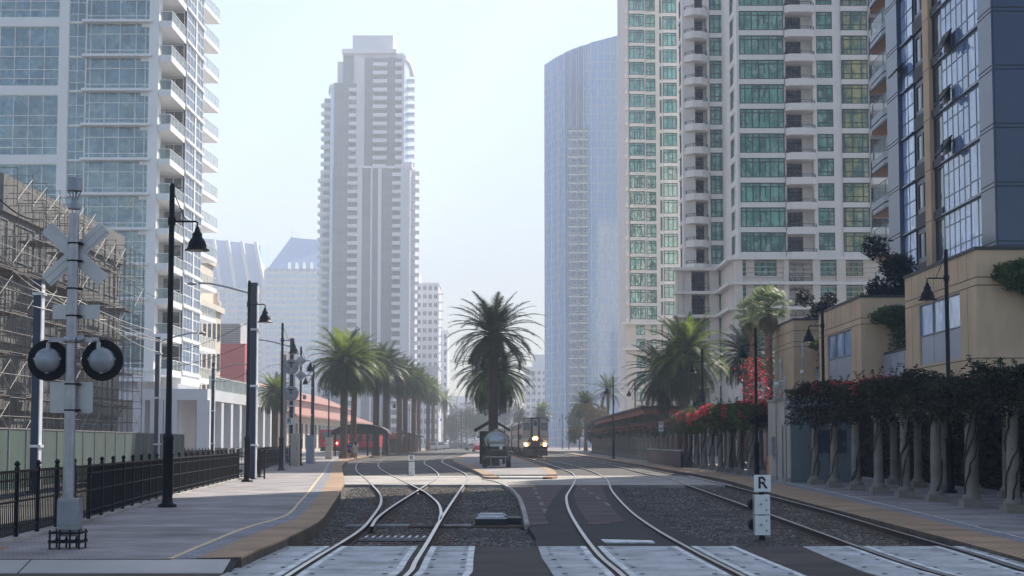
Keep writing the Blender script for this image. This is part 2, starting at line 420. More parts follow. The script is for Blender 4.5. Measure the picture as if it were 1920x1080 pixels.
def facade(wall, P, A, u, z0, fh, nf, cols, mat, bh=.7, core=1.6, band=None, bandout=0.0, skip=()):
    """one face of a building: piers and bands into the wall mesh, windows and balconies as parts"""
    n = (u[1], -u[0]); rz = atan2(u[1], u[0]); s = 0; H = z0 + fh * nf
    pt = lambda a, d, z: (A[0] + u[0] * a + n[0] * d, A[1] + u[1] * a + n[1] * d, z)
    for c in cols:
        k, wd = c[0], c[1]; o = c[2] if len(c) > 2 else {}
        out = o.get('out', 0.0); g = o.get('glass', 'glass_green'); fr = o.get('frame', 'frame_green')
        m = o.get('mat', mat)
        if k == 'p': wall.fbox(A, u, s, s + wd, -core, out, z0, H, m)
        else:
            for f in range(nf):
                z = z0 + f * fh
                if k == 'w':
                    b_ = o.get('bh', bh); bm = o.get('band', band or mat)
                    wall.fbox(A, u, s, s + wd, -.5, out + bandout, z, z + b_, bm)
                    P.add('window', win_mesh(wd, fh - b_, o.get('nx', 3), o.get('tr', (.7,)), g[f % len(g)] if isinstance(g, tuple) else g, fr, o.get('t', .12), o.get('xs'), o.get('ext'), o.get('fd', .05)),
                          pt(s, out - .16, z + b_), rz, size=wd * (fh - b_))
                    if out > .05:
                        for e in (s, s + wd - .08): wall.fbox(A, u, e, e + .08, -.3, out - .17, z + b_, z + fh, fr)
                elif k == 'b':
                    pr = o.get('proj', .9); d = o.get('deep', 1.3)
                    gw = o.get('gw', .6) * wd; wall.fbox(A, u, s, s + wd, -d - .4, -d - .02, z, z + fh, o.get('back', m))
                    P.add('window', win_mesh(gw, fh - .5, 2, (.78,), g[f % len(g)] if isinstance(g, tuple) else g, fr), pt(s + o.get('go', .02) * wd, -d, z + .12), rz, size=gw * fh * .7)
                    wall.fbox(A, u, s, s + wd, -d, -.01, z - .28, z - .003, o.get('slab', m))
                    bm_, rm_ = balc_mesh(wd + o.get('ex', 0), pr, .3, o.get('par', .45), o.get('rail', .55), o.get('slab', m), o.get('cham', 0), o.get('bglass'), o.get('railmat', 'frame_green'))
                    P.add('balcony', bm_, pt(s - o.get('ex', 0) / 2 + o.get('ox', 0), 0, z), rz, ('railing', rm_) if rm_ else None, size=wd * 1.2)
        s += wd
    return s
def leaves(mb, pts, size, mat, flat=.3, r=R):
    """one leaf-shaped quad per point"""
    for p in pts:
        a = Vector((r.gauss(0, 1), r.gauss(0, 1), r.gauss(0, flat + .3))).normalized()
        b = a.cross(Vector((r.gauss(0, 1), r.gauss(0, 1), r.gauss(0, 1)))).normalized()
        L = size * r.uniform(.6, 1.3); W = L * .42; p = Vector(p)
        mb.quad(p - a * L * .5, p + b * W * .5, p + a * L * .5, p - b * W * .5, mat)
def blob(c, rad, n, r=R, shell=.6):
    out = []
    for _ in range(n):
        d = Vector((r.gauss(0, 1), r.gauss(0, 1), r.gauss(0, 1))).normalized()
        k = r.uniform(shell ** 3, 1) ** (1 / 3)
        k *= 1 + .35 * noise.noise(d * 2.3 + Vector(c))
        out.append((c[0] + d.x * rad[0] * k, c[1] + d.y * rad[1] * k, c[2] + d.z * rad[2] * k))
    return out
def spline(pts, n=12):
    out = []; P = [Vector((*p, 0)) if len(p) == 2 else Vector(p) for p in pts]
    for i in range(len(P) - 1):
        p0, p1, p2, p3 = P[max(i - 1, 0)], P[i], P[i + 1], P[min(i + 2, len(P) - 1)]
        for k in range(n):
            t = k / n
            out.append(.5 * ((2 * p1) + (p2 - p0) * t + (2 * p0 - 5 * p1 + 4 * p2 - p3) * t * t + (3 * p1 - p0 - 3 * p2 + p3) * t ** 3))
    out.append(P[-1]); return out
# ================================================================ GROUND
def sheet(name, pts, z, mat, thick=None, kind='structure'):
    b = MB()
    if thick: b.prism(pts, z - thick, z, mat)
    else:
        a = sum(pts[i][0] * pts[(i + 1) % len(pts)][1] - pts[(i + 1) % len(pts)][0] * pts[i][1] for i in range(len(pts)))
        if a < 0: pts = pts[::-1]
        b.add([(x, y, z) for x, y in pts], [tuple(range(len(pts)))], mat)
    return b.build(name, kind=kind)
def strip(name, L, Rr, z, mat, thick=.2, kind='structure', parent=None):
    """solid band between two polylines (point i of one opposite point i of the other)"""
    b = MB(); n = len(L)
    for k in range(n - 1):
        a, c, d, e = L[k], Rr[k], Rr[k + 1], L[k + 1]
        b.add([(*a, z), (*c, z), (*d, z), (*e, z)], [(0, 1, 2, 3)], mat)
        b.add([(*c, z - thick), (*d, z - thick), (*d, z - .03), (*c, z - .03)], [(0, 1, 2, 3)], 'kerb_side')
        b.add([(*c, z - .03), (*d, z - .03), (*d, z), (*c, z)], [(0, 1, 2, 3)], mat)
        b.add([(*a, z - thick), (*e, z - thick), (*e, z), (*a, z)], [(3, 2, 1, 0)], 'kerb_side')
    a, c = L[0], Rr[0]; b.add([(*a, z - thick), (*c, z - thick), (*c, z), (*a, z)], [(0, 1, 2, 3)], 'kerb_side')
    return b.build(name, parent, kind=kind)
sheet('ground', [(-1500, -60), (1500, -60), (1500, 1900), (-1500, 1900)], -.32, 'ground')
RY = G(960, 1024)[1]                                            # far edge of the road across the tracks
# rails as X(Y): picture points on the ground, z = 0
def rail_pts(px, z=0): return [G(x, y, z) for x, y in px]
RL = {
 'a': rail_pts([(410, 1170), (540, 1080), (600, 1042), (675, 995), (700, 967), (714, 945), (713, 928), (703, 915), (685, 897), (668, 882), (671, 869), (690, 862), (712, 857), (745, 851), (790, 845)]),
 'd': rail_pts([(697, 988), (709, 970), (740, 947), (775, 925), (800, 909), (818, 897), (822, 889), (810, 878), (795, 868), (806, 860), (830, 852), (850, 846), (866, 840)]),
 'c': rail_pts([(640, 1170), (762, 1080), (780, 1052), (806, 1010), (829, 970), (852, 935), (870, 908), (877, 895), (868, 886), (845, 875), (828, 866), (838, 859), (858, 852), (880, 845), (893, 839)]),
 'b': rail_pts([(824, 975), (827, 960), (820, 942), (800, 925), (790, 919), (762, 905), (735, 892), (712, 878), (711, 868), (730, 860), (760, 854), (800, 847), (830, 842)]),
 'e': rail_pts([(1260, 1170), (1168, 1080), (1122, 1040), (1085, 990), (1066, 955), (1062, 932), (1068, 920), (1078, 902), (1076, 890), (1059, 881), (1020, 868), (990, 858), (965, 850), (945, 844)]),
 'f': rail_pts([(1560, 1170), (1392, 1080), (1306, 1036), (1225, 990), (1178, 955), (1147, 920), (1137, 899), (1111, 884), (1067, 871), (1028, 863), (995, 855), (968, 848), (952, 843)]),
 'g': rail_pts([(2160, 1170), (1775, 1080), (1638, 1036), (1545, 1002), (1438, 963), (1360, 935), (1292, 911), (1253, 897), (1201, 886), (1150, 873), (1092, 863), (1040, 852), (1000, 845), (975, 841)]),
 'h': rail_pts([(2440, 1170), (1962, 1080), (1841, 1044), (1767, 1022), (1656, 990), (1545, 957), (1438, 929), (1357, 908), (1305, 897), (1253, 887), (1188, 875), (1129, 865), (1060, 853), (1012, 845), (982, 841)]),
}
def smooth(P, k=3):
    P = [Vector((*p, 0)) for p in P]; S_ = spline(P, 10)
    for _ in range(k):
        S_ = [S_[0]] + [(S_[i - 1] + S_[i] * 2 + S_[i + 1]) / 4 for i in range(1, len(S_) - 1)] + [S_[-1]]
    return S_
RS = {k: smooth(v) for k, v in RL.items()}
def rx(k, y):
    P = RS[k]
    for i in range(len(P) - 1):
        if P[i].y <= y <= P[i + 1].y or i == len(P) - 2:
            t = (y - P[i].y) / max(1e-6, P[i + 1].y - P[i].y); return P[i].x + (P[i + 1].x - P[i].x) * t
    return P[-1].x
def rail_mesh(path, ztop=.012):
    b = MB(); prof = [(-.07, -.145, 0), (-.07, -.13, 0), (-.012, -.11, 0), (-.012, -.03, 0), (-.036, -.022, 0), (-.036, 0, 1), (.036, 0, 1), (.036, -.022, 0), (.012, -.03, 0), (.012, -.11, 0), (.07, -.13, 0), (.07, -.145, 0)]
    vs = []
    for i, p in enumerate(path):
        d = (path[min(i + 1, len(path) - 1)] - path[max(i - 1, 0)]).normalized(); a = Vector((d.y, -d.x, 0))
        for x, z, _ in prof: vs.append((p.x + a.x * x, p.y + a.y * x, ztop + z))
    m = len(prof)
    for j in range(m - 1):
        top = prof[j][2] and prof[j + 1][2]
        b.add([], [], 'rail_steel' if top else 'rail_rust')
        k = b.mi('rail_steel' if top else 'rail_rust')
        for i in range(len(path) - 1): b.f.append((i * m + j, (i + 1) * m + j, (i + 1) * m + j + 1, i * m + j + 1)); b.m.append(k); b.sm.append(False)
    b.v = vs; return b
tracks = [('straight running railway track with rusty sides curving along the left platform', 'ab', 'a b'),
          ('railway track that branches off and runs on beside the palm island', 'dc', 'c d'),
          ('railway track paved with brick that the silver train stands on', 'ef', 'e f'),
          ('rightmost railway track in ballast along the shaded right platform', 'gh', 'g h')]
sl_m = MB().box(-1.3, 1.3, -.12, .12, -.16, 0, 'sleeper').mesh('sleeper')
for lab, ks, _ in tracks:
    y0 = 30
    t = empty('railway_track', (rx(ks[0], 26), 26, 0), lab, 'railway track', 'railway tracks')
    for k in ks: rail_mesh(RS[k]).build('rail', t)
    base = wl(t)
    if ks in ('ab', 'gh', 'ef', 'dc'):
        y = 26.2 if ks in ('ab', 'gh') else (42 if ks == 'dc' else 999)
        n = 0
        while y < 61.8:
            if ks == 'ab': xa, xb = rx('a', y), (rx('c', y) if y < 38 else rx('b', y))
            else: xa, xb = rx(ks[0], y), rx(ks[1], y)
            o = bpy.data.objects.new('sleeper', sl_m); COL.objects.link(o); o.parent = t
            o.location = Vector(((xa + xb) / 2, y, -.125 - (.008 if ks == 'dc' else 0))) - base; y += .62
# ballast and paved beds
BZ = -.14
sheet('ballast', [(-12, RY), (16, RY), (16, 80), (-12, 80)], BZ, 'ballast')
sheet('track_bed', [(-32, 79.61), (9.0, 79.61), (9.4, 200), (8, 420), (-60, 420)], -.045, 'bed_asphalt')
sheet('concrete_crossing', [(-8.5, 63.5), (9.2, 62.5), (9.5, 79.6), (-9.5, 79.6)], -.012, 'concrete_pale', .2)
# street across the tracks in the foreground
sheet('road', [(-60, -20), (60, -20), (60, RY), (-60, RY)], -.012, 'road_asphalt', .2)
# concrete crossing panels in the road
def gp(k, y): return rx(k, y)
def panel(y0, y1, fa, fb, lab, edgeL, edgeR, seed):
    rr = random.Random(seed); g = .012
    P = [(fa(y0), y0 + g), (fb(y0), y0 + g), (fb(y1), y1 - g), (fa(y1), y1 - g)]
    b = MB(); b.prism(P, -.1, 0.0, 'panel_concrete'); z = .004
    def at(u, v):
        y = y0 + g + (y1 - y0 - 2 * g) * v; return (fa(y) * (1 - u) + fb(y) * u, y)
    def patch(u0, u1, v0, v1, zz, mat): b.add([(*at(u0, v0), zz), (*at(u1, v0), zz), (*at(u1, v1), zz), (*at(u0, v1), zz)], [(0, 1, 2, 3)], mat)
    W = fb(y0) - fa(y0); e = .1 / W
    if edgeL: patch(.003, e, 0.002, .998, z, 'white_paint')
    if edgeR: patch(1 - e, .997, 0.002, .998, z, 'white_paint')
    us = [.2, .8] if W < 1 else [.14, .5, .86]
    for u in us:
        for v in (.22, .78) if W < 1 or u != .5 else ():
            h = .035; patch(u - h / W, u + h / W, v - .02, v + .02, z + .003, 'matt_black')
        for v in (.38, .5, .62): patch(u - .028 / W, u + .028 / W, v - .005, v + .005, z, 'asphalt')
    o = b.build('crossing_panel'); o.parent = PAR[0]; o.location = Vector(o.location) - wl(PAR[0]) if False else Vector(o.location) - Vector(PAR[0].location)
RW = {0: 'nearest to the camera', 1: 'second row from the camera', 2: 'far row beside the ballast', -1: 'row below the bottom of the photo'}
rows = [(RY - 2.45 * (k + 1), RY - 2.45 * k) for k in range(4)]; rn = ['far row by the ballast', 'second row back from the ballast', 'third row back from the ballast', 'row at the bottom edge of the picture']
def far_l(k, off): return lambda y: rx(k, y) + off
sets = [('ac', 'left railway track'), ('ef', 'brick paved railway track'), ('gh', 'rightmost railway track')]
sd_ = 0
PAR = [None]
for ks, nm in sets:
    PAR[0] = empty('level_crossing', (rx(ks[0], 23), 23, 0), 'white edged concrete crossing panels laid around the ' + nm, 'level crossing')
    for i, (y0, y1) in enumerate(rows):
        if i == 3 and ks == 'x': continue
        for side, fa, fb, eL, eR in (('outside the left rail', far_l(ks[0], -.92), far_l(ks[0], -.1), 0, 1), ('between the rails', far_l(ks[0], .1), far_l(ks[1], -.13), 1, 1), ('outside the right rail', far_l(ks[1], .1), far_l(ks[1], .86), 1, 1)):
            sd_ += 1; panel(y0, y1, fa, fb, 'pale concrete crossing panel %s of the %s, %s' % (side, nm, rn[i]), eL, eR, sd_)
# asphalt and brick between the island and the right hand tracks
sheet('asphalt_path', [G(x, y) for x, y in [(928, 901), (955, 915), (975, 935), (985, 960), (990, 985), (1004, 1005), (1004, 1024.5), (1400, 1024.5), (1330, 1012), (1262, 990), (1205, 958), (1170, 925), (1158, 903)]], -.03, 'asphalt', .12)
z_ = -.022
def brick(pts): sheet('brick_path', [G(x, y, z_) for x, y in pts], z_, 'pavers_dark', .05)
brick([(936, 904), (966, 921), (982, 950), (990, 986), (1030, 983), (1020, 965), (1035, 940), (1052, 918), (1058, 905)])
brick([(1085, 905), (1076, 925), (1082, 950), (1105, 984), (1172, 978), (1150, 955), (1135, 930), (1124, 905)])
# painted stripes / curb
cb = MB(); L = [G(x, y, 0) for x, y in [(905, 899), (930, 903), (955, 914), (972, 931), (981, 953), (988, 985)]]
Lp = spline(L, 5); cbp = MB()
for i in range(len(Lp) - 1): cb.bar((Lp[i].x, Lp[i].y, -.04), (Lp[i + 1].x, Lp[i + 1].y, -.04), .11, 'concrete_pale', .12)
tag(cb.build('kerb'), 'narrow curved concrete kerb between ballast and brick path', 'kerb')
bb = MB(); q = [G(1127, 1013, -.02), G(1222, 1015, -.02), G(1228, 1019, -.02), G(1134, 1018.5, -.02)]
bb.prism(q, -.022, .0, 'white_paint'); tag(bb.build('painted_bar'), 'short white painted bar on the asphalt between the brick paved rails', 'road marking')
# ---------------- platforms
PL = .15
edge = [G(x, y, PL) for x, y in [(330, 1115), (422, 1060), (480, 1032), (533, 1010), (575, 990), (602, 974), (619, 952), (638, 922), (646, 901), (642, 882), (643, 871), (656, 862), (680, 857.5), (720, 852.5), (770, 848), (812, 842.5), (852, 837.8)]]
innr = [G(x, y, PL) for x, y in [(215, 1115), (338, 1060), (400, 1033), (482, 998), (540, 978), (565, 965), (582, 945), (600, 924), (614, 901), (622, 882), (627, 869), (641, 860), (670, 855), (712, 850.3), (764, 846.6), (807, 841.6), (848, 837.4)]]
def grow(A, B, k0, k1): return [(a[0] + (b[0] - a[0]) * k0, a[1] + (b[1] - a[1]) * k0) for a, b in zip(A, B)], [(a[0] + (b[0] - a[0]) * k1, a[1] + (b[1] - a[1]) * k1) for a, b in zip(A, B)]
EE, II = [tuple(p[:2]) for p in spline(edge, 6)], [tuple(p[:2]) for p in spline(innr, 6)]
# inner strip rebuilt as a constant offset from the edge
def offs(P, d):
    out = []
    for i, p in enumerate(P):
        a, b = P[max(i - 1, 0)], P[min(i + 1, len(P) - 1)]; v = Vector((b[0] - a[0], b[1] - a[1])).normalized()
        out.append((p[0] - v.y * d, p[1] + v.x * d))
    return out
i0 = next(i for i, p in enumerate(EE) if p[1] > 21.4)
EE, II = EE[i0:], II[i0:]
ED = [(p[0], p[1]) for p in EE]
O1 = [(e[0] + (q[0] - e[0]) * 1.0, e[1] + (q[1] - e[1]) * 1.0) for e, q in zip(ED, II)]
def lerp2(k): return [(e[0] + (q[0] - e[0]) * k, e[1] + (q[1] - e[1]) * k) for e, q in zip(ED, II)]
strip('tactile_strip', lerp2(1.0), ED, PL, 'tactile', .3)
strip('blue_paving_band', lerp2(1.55), lerp2(1.0), PL - .004, 'pavers_blue', .1)
strip('yellow_line', lerp2(1.66), lerp2(1.55), PL + .001, 'yellow_paint', .1)
LL = lerp2(1.66)
BL = [(-8.7, 20), (-8.6, 22.3), (-9.2, 31.4), (-10.4, 42.4), (-12.5, 67), (-16, 90), (-45, 110), (-46, 900)]
def blx(y):
    for (a, b), (c, d) in zip(BL, BL[1:]):
        if y <= d: return a + (c - a) * (y - b) / (d - b)
LQ = [p for i, p in enumerate(LL) if i == 0 or p[1] > max(q[1] for q in LL[:i]) + .01]
strip('left_platform', [(blx(y), y) for x, y in LQ], LQ, PL - .004, 'pavers', .3)
ye = LQ[0][1]; b = MB(); xr_ = ED[0][0]
for xa, xb in [(-40, -14), (-13.98, -11.5), (-11.48, -9), (-8.98, -6.8), (-6.78, xr_ - .1)]:
    b.add([(xa, 20.7, .0), (xb, 20.7, .0), (xb, ye + .02, PL - .01), (xa, ye + .02, PL - .01), (xa, 20.7, -.2), (xb, 20.7, -.2)], [(0, 1, 2, 3), (4, 5, 1, 0)], 'concrete')
b.add([(-40, 20.7, -.02), (xr_, 20.7, -.02), (xr_, ye, PL - .03), (-40, ye, PL - .03)], [(0, 1, 2, 3)], 'asphalt'); b.build('left_pavement', kind='structure')
x0, y0 = G(0, 1035, PL); 
sheet('tactile_patch', [(-11, 22.0), (-7.6, 22.0), (-7.9, 23.6), (-11, 23.6)], PL + .002, 'tactile', .02)
fd = MB(); fp = [(-8.05, 20), (-8.3, 24), (-8.85, 31.4), (-10.05, 42.4), (-12.1, 67), (-12.5, 71), (-16, 98)]
for i in range(len(fp) - 1): fd.bar((fp[i][0] - .1, fp[i][1], PL - .02), (fp[i + 1][0] - .1, fp[i + 1][1], PL - .02), .4, 'concrete_pale', .12)
tag(fd.build('footing'), 'pale concrete footing strip under the black iron fence', 'footing')
# island
iz = .13
iL = [G(x, y, iz) for x, y in [(905, 890), (892, 883), (868, 873), (850, 864), (858, 857), (880, 850), (898, 844), (910, 839.5)]]
iR = [G(x, y, iz) for x, y in [(1045, 890), (1036, 880), (1010, 872), (985, 863), (965, 856), (950, 850), (935, 843), (925, 839.5)]]
sheet('island_platform', [iL[0]] + [tuple(p[:2]) for p in spline(iL, 4)][1:] + [tuple(p[:2]) for p in spline(iR, 4)][::-1], iz, 'pavers', .3)
def edge_strip(P, d, name):
    P = [tuple(p[:2]) for p in spline(P, 4)]
    strip(name, [(x + d, y) for x, y in P], P, iz + .006, 'tactile', .01) if d < 0 else strip(name, P, [(x + d, y) for x, y in P], iz + .006, 'tactile', .01)
edge_strip(iL, .55, 'island_tactile_strip'); edge_strip([(x - .5, y) for x, y in iR], .5, 'island_tactile_strip')
sheet('island_ramp', [(iL[0][0] + .7, iL[0][1] - .02), (iR[0][0] - .6, iR[0][1] - .02), (iR[0][0] - .6, iR[0][1] - 3.2), (iL[0][0] + .9, iL[0][1] - 3.2)], iz - .06, 'concrete', .3)
for px, lab in ((1, 0), (0, 1)):
    X0 = iL[0][0] if px else iR[0][0]; s = 1 if px else -1
    b = MB(); b.prism([(X0, iL[0][1] - .03), (X0 + s * .68, iL[0][1] - .03), (X0 + s * .8, iL[0][1] - 3.2), (X0 + s * .35, iL[0][1] - 3.2), (X0 + s * .05, iL[0][1] - 2)], -.1, iz - .05, 'tactile')
    b.build('tactile_corner', kind='structure')
# right platform
rz_ = .06
rO = [G(x, y, rz_) for x, y in [(2120, 1110), (1920, 1048), (1767, 1007), (1619, 969), (1452, 926), (1357, 899), (1279, 885), (1201, 871.5), (1124, 859), (1060, 849.5), (1010, 843), (985, 840)]]
rI = [G(x, y, rz_) for x, y in [(2200, 1095), (1985, 1035), (1812, 992), (1655, 953), (1480, 912), (1377, 890), (1297, 878.5), (1215, 867), (1134, 856), (1067, 848), (1014, 842.3), (988, 839.6)]]
rO, rI = [tuple(p[:2]) for p in spline(rO, 5)], [tuple(p[:2]) for p in spline(rI, 5)]
strip('right_tactile_strip', rO, rI, rz_, 'tactile', .25)
rJ = [(b[0] + (b[0] - a[0]) * .35, b[1] + (b[1] - a[1]) * .35) for a, b in zip(rO, rI)]
rK = [(b[0] + (b[0] - a[0]) * .5, b[1] + (b[1] - a[1]) * .5) for a, b in zip(rO, rI)]
rK = [(b[0] + (b[0] - a[0]) * .42, b[1] + (b[1] - a[1]) * .42) for a, b in zip(rO, rI)]
strip('right_paving_band', rI, rJ, rz_ - .004, 'pavers_blue', .1)
strip('right_white_line', rJ, rK, rz_ + .001, 'worn_white', .1)
sheet('right_platform', rK + [(40, 400), (40, 20)], rz_ - .004, 'pavers', .25)
# loose stones lying on the ballast
def inpoly(x, y, P):
    c = False
    for i in range(len(P)):
        x1, y1 = P[i]; x2, y2 = P[i - 1]
        if (y1 > y) != (y2 > y) and x < (x2 - x1) * (y - y1) / (y2 - y1) + x1: c = not c
    return c
paved = [G(x, y) for x, y in [(925, 899), (955, 914), (975, 935), (985, 960), (990, 985), (1004, 1005), (1004, 1024.5), (1400, 1024.5), (1330, 1012), (1262, 990), (1205, 958), (1170, 925), (1158, 903)]]
def edge_x(y):
    for i in range(len(ED) - 1):
        if ED[i][1] <= y <= ED[i + 1][1]: return ED[i][0]
    return -4
gr = MB(); rr = random.Random(3); n = 0
def near_track(x, y): return rx('a', y) - .5 < x < rx('c', y) + .5 or rx('g', y) - .5 < x < rx('h', y) + .5
def on_tie(x, y):
    k = ((y - 26.2) / .62) % 1
    if min(k, 1 - k) * .62 > .11: return False
    return rx('a', y) - .5 < x < (rx('c', y) if y < 38 else rx('b', y)) + .5 or rx('g', y) - .5 < x < rx('h', y) + .5
def redge(y):
    for i in range(len(rO) - 1):
        if rO[i][1] <= y <= rO[i + 1][1]: return rO[i][0]
    return 8
while n < 26000:
    y = RY + .05 + (rr.random() ** 1.4) * (63.2 - RY); x = rr.uniform(-6.5, 9)
    if x < edge_x(y) + .05 or x > redge(y) - .05 or inpoly(x, y, paved): continue
    if on_tie(x, y) and rr.random() < .8: continue
    if any(abs(x - rx(k, y)) < .09 for k in 'acbdefgh' if not (k in 'bd' and y < 29)): continue
    n += 1; s = rr.uniform(.018, .042) * (1 + .25 * (y > 42)); a = rr.uniform(0, pi)
    dz = s * .45
    vs = [(x + cos(a + k * pi / 2) * s * rr.uniform(.7, 1.3), y + sin(a + k * pi / 2) * s * rr.uniform(.7, 1.3), BZ + dz * rr.uniform(.2, 1)) for k in range(4)]
    vs += [(x + rr.uniform(-.3, .3) * s, y + rr.uniform(-.3, .3) * s, BZ + dz * rr.uniform(1.6, 2.4))]
    gr.add(vs, [(0, 1, 4), (1, 2, 4), (2, 3, 4), (3, 0, 4)], 'stone' if rr.random() < .4 else 'stone_rust' if rr.random() < (.5 if near_track(x, y) else .12) else 'stone_dark')
tag(gr.build('loose_stones'), 'loose grey and brown ballast stones between the rails', 'gravel', kind='stuff')
# ================================================================ BUILDINGS
def core(b, x0, x1, y0, y1, z0, z1, mat): b.box(x0, x1, y0, y1, z0, z1, mat)
# ---- white residential tower, far left
XS = -29.85; Y0 = 129.0; XL, XR = -60.0, PX(290, Y0)          # front face
bt = empty('apartment_tower', (-45, 138, 0), 'white high rise with blue glass grid and wedge balconies behind the scaffolding', 'apartment tower')
wall = MB(); P = Parts(bt); fh = 3.06
zt = PZ(43, Y0); nf_dn = 10; zb = zt - 10 * fh; zlo = zb
x100, x118, x272 = PX(100, Y0), PX(118, Y0), PX(272, Y0)
# left bay: double height grid
N = 20
Wl = x100 - XL
facade(wall, P, (XL, Y0), (1, 0), zlo - .3, fh * 2, 9, [('p', .6)] + [('w', (Wl - .6) / 3, dict(bh=.8, nx=5, tr=(.13, .28, .5, .66), glass='glass_blue', frame='frame_white', t=.07))] * 3 + [('p', x118 - x100)], 'tower_white', core=1.0)
facade(wall, P, (x118, Y0), (1, 0), zlo, fh, 17, [('w', 1.5, dict(bh=.1, nx=2, tr=(.25, .6), glass='glass_blue', frame='frame_white', t=.06)), ('w', x272 - x118 - 1.5, dict(bh=.22, nx=5, xs=(.07, .3, .53, .78, .93), tr=(.16, .66), glass='glass_blue', frame='frame_white', t=.07)), ('p', XR - x272, dict(out=.25))], 'tower_white', core=1.0)
for f in range(17): wall.box(x118 + 1.3, x272 + .3, Y0 - .55, Y0 - .02, zlo + f * fh - .02, zlo + f * fh + .2, 'tower_white')
wall.box(XL, -32.6, Y0 + 1.01, 150, 0, zlo + 17 * fh, 'plaster_grey')
wall.box(x118, XR, Y0 - .02, Y0 + 1.0, 7, zlo, 'tower_white'); wall.box(-33, XS, 134.74, 142.7, 7, zlo, 'tower_white')
# right side with recessed corner balconies and a window bay
XS = -29.85; XI = -31.3
wall.box(-33, XS - .3, 134.75, 142.7, 0, zlo + 17 * fh, 'tower_white'); wall.box(-33, XI, 142.71, 149.5, 0, zlo + 17 * fh, 'tower_white')
for f in range(17):
    z = zlo + f * fh
    # door glass facing the camera and side windows behind the balcony
    P.add('window', win_mesh(1.7, fh - .5, 2, (.55,), 'window_dark', 'frame_white', .08), (-31.7, 134.68, z + .05), 0, size=4); P.add('window', win_mesh(3.6, fh - .6, 4, (.5,), 'window_dark', 'frame_white', .08), (-32.5, 130.8, z + .05), pi / 2, size=2)
    P.add('window', win_mesh(7.4, fh - .25, 5, (.33, .7), 'side_glass', 'frame_white', .13, fd=.02), (XS, 134.9, z + .2), pi / 2, size=8)
    wall.box(XS - .29, XS + .12, 134.76, 142.6, z - .05, z + .2, 'tower_white'); wall.box(XS - .29, XS + .06, 138.6, 139.0, z + .2, z + fh - .05, 'tower_white')
    sb = MB(); sb.box(-32.55, XS - .1, 129.0, 134.6, z - .38, z + .02, 'tower_white'); sb.box(XR + .02, XS - .02, 128.9, 129.0, z - .38, z + .18, 'tower_white'); sb.box(XS - .1, XS - .0, 129.0, 134.6, z - .38, z + .18, 'tower_white')
    rl = MB(); rl.box(XR + .1, XS - .05, 128.95, 128.99, z + .18, z + 1.0, 'balustrade'); rl.box(XS - .06, XS - .02, 129.0, 134.6, z + .18, z + 1.0, 'balustrade')
    rl.box(XR + .1, XS, 128.92, 129.02, z + 1.0, z + 1.06, 'frame_white'); rl.box(XS - .07, XS + .01, 128.95, 134.6, z + 1.0, z + 1.06, 'frame_white')
    for k in range(5): rl.box(XS - .06, XS + .0, 129 + k * 1.35, 129.06 + k * 1.35, z + .18, z + 1.0, 'frame_white')
    o = sb.build('balcony', bt); rl.build('railing', bt).parent = o
    # rear balcony
    sb = MB(); sb.prism([(XI + .01, 142.8), (-30.1, 142.8), (-29.75, 149.6), (XI + .01, 149.6)], z - .4, z + .02, 'tower_white')
    rl = MB(); rl.bar((-30.14, 142.9, z + 1.03), (-29.8, 149.5, z + 1.03), .06, 'frame_white'); rl.add([(-30.14, 142.9, z + .05), (-29.8, 149.5, z + .05), (-29.8, 149.5, z + 1), (-30.14, 142.9, z + 1)], [(0, 1, 2, 3)], 'balustrade')
    for k in range(7): rl.bar((-30.14 + .057 * k, 142.9 + 1.1 * k, z), (-30.14 + .057 * k, 142.9 + 1.1 * k, z + 1), .05, 'frame_white')
    rl.box(XI, -30.14, 142.85, 142.9, z + .02, z + 1.0, 'balustrade')
    o = sb.build('balcony', bt); rl.build('railing', bt).parent = o
wall.build('wall', bt); P.done()
for o in kids(bt):
    if o.name.startswith('balcony'):
        for c in kids(o): c.location = (0, 0, 0)
# podium and colonnade below it
pb = empty('podium_building', (-30, 145, 0), 'low white podium with tall open colonnade and roof terrace under the glass tower', 'building')
b = MB(); zt1 = PZ(729, 127); zt0 = PZ(750, 127); X1 = PX(391, 127)
b.box(-52, X1, 127, 128.2, zt0, zt1, 'podium_white'); b.box(-52, X1 - .4, 128.2, 161, zt1 - .5, zt1 - .03, 'podium_white')
b.box(X1 - .9, X1, 128.2, 161, zt0, zt1 - .01, 'podium_white')
b.box(-52, -33.4, 131, 160, 0, zt0, 'window_dark'); b.box(-33.3, -27.9, 147, 160, 0, zt0, 'shed_grey')
b.build('wall', pb)
for px in (262, 296, 322, 383):
    x = PX(px, 127); MB().box(x - .55, x + .55, 127.05, 128.15, 1.0, zt0 - .002, 'podium_white').build('column', pb)
for k in range(7):
    y = 133.5 + k * 4.5; MB().box(X1 - .95, X1 - .05, y, y + 1.1, 1.2, zt0 - .002, 'podium_white').build('column', pb)
for k in range(6):
    y = 129 + k * 5.3; c = MB(); c.box(X1 - .25, X1 - .18, y, y + 5.1, zt1 + .1, zt1 + 1.15, 'balustrade'); c.box(X1 - .3, X1 - .13, y, y + 5.1, zt1 + 1.15, zt1 + 1.22, 'frame_white')
    for j in range(9): c.box(X1 - .3, X1 - .15, y + j * .6, y + j * .6 + .06, zt1, zt1 + 1.15, 'frame_white')
    c.build('railing', pb)
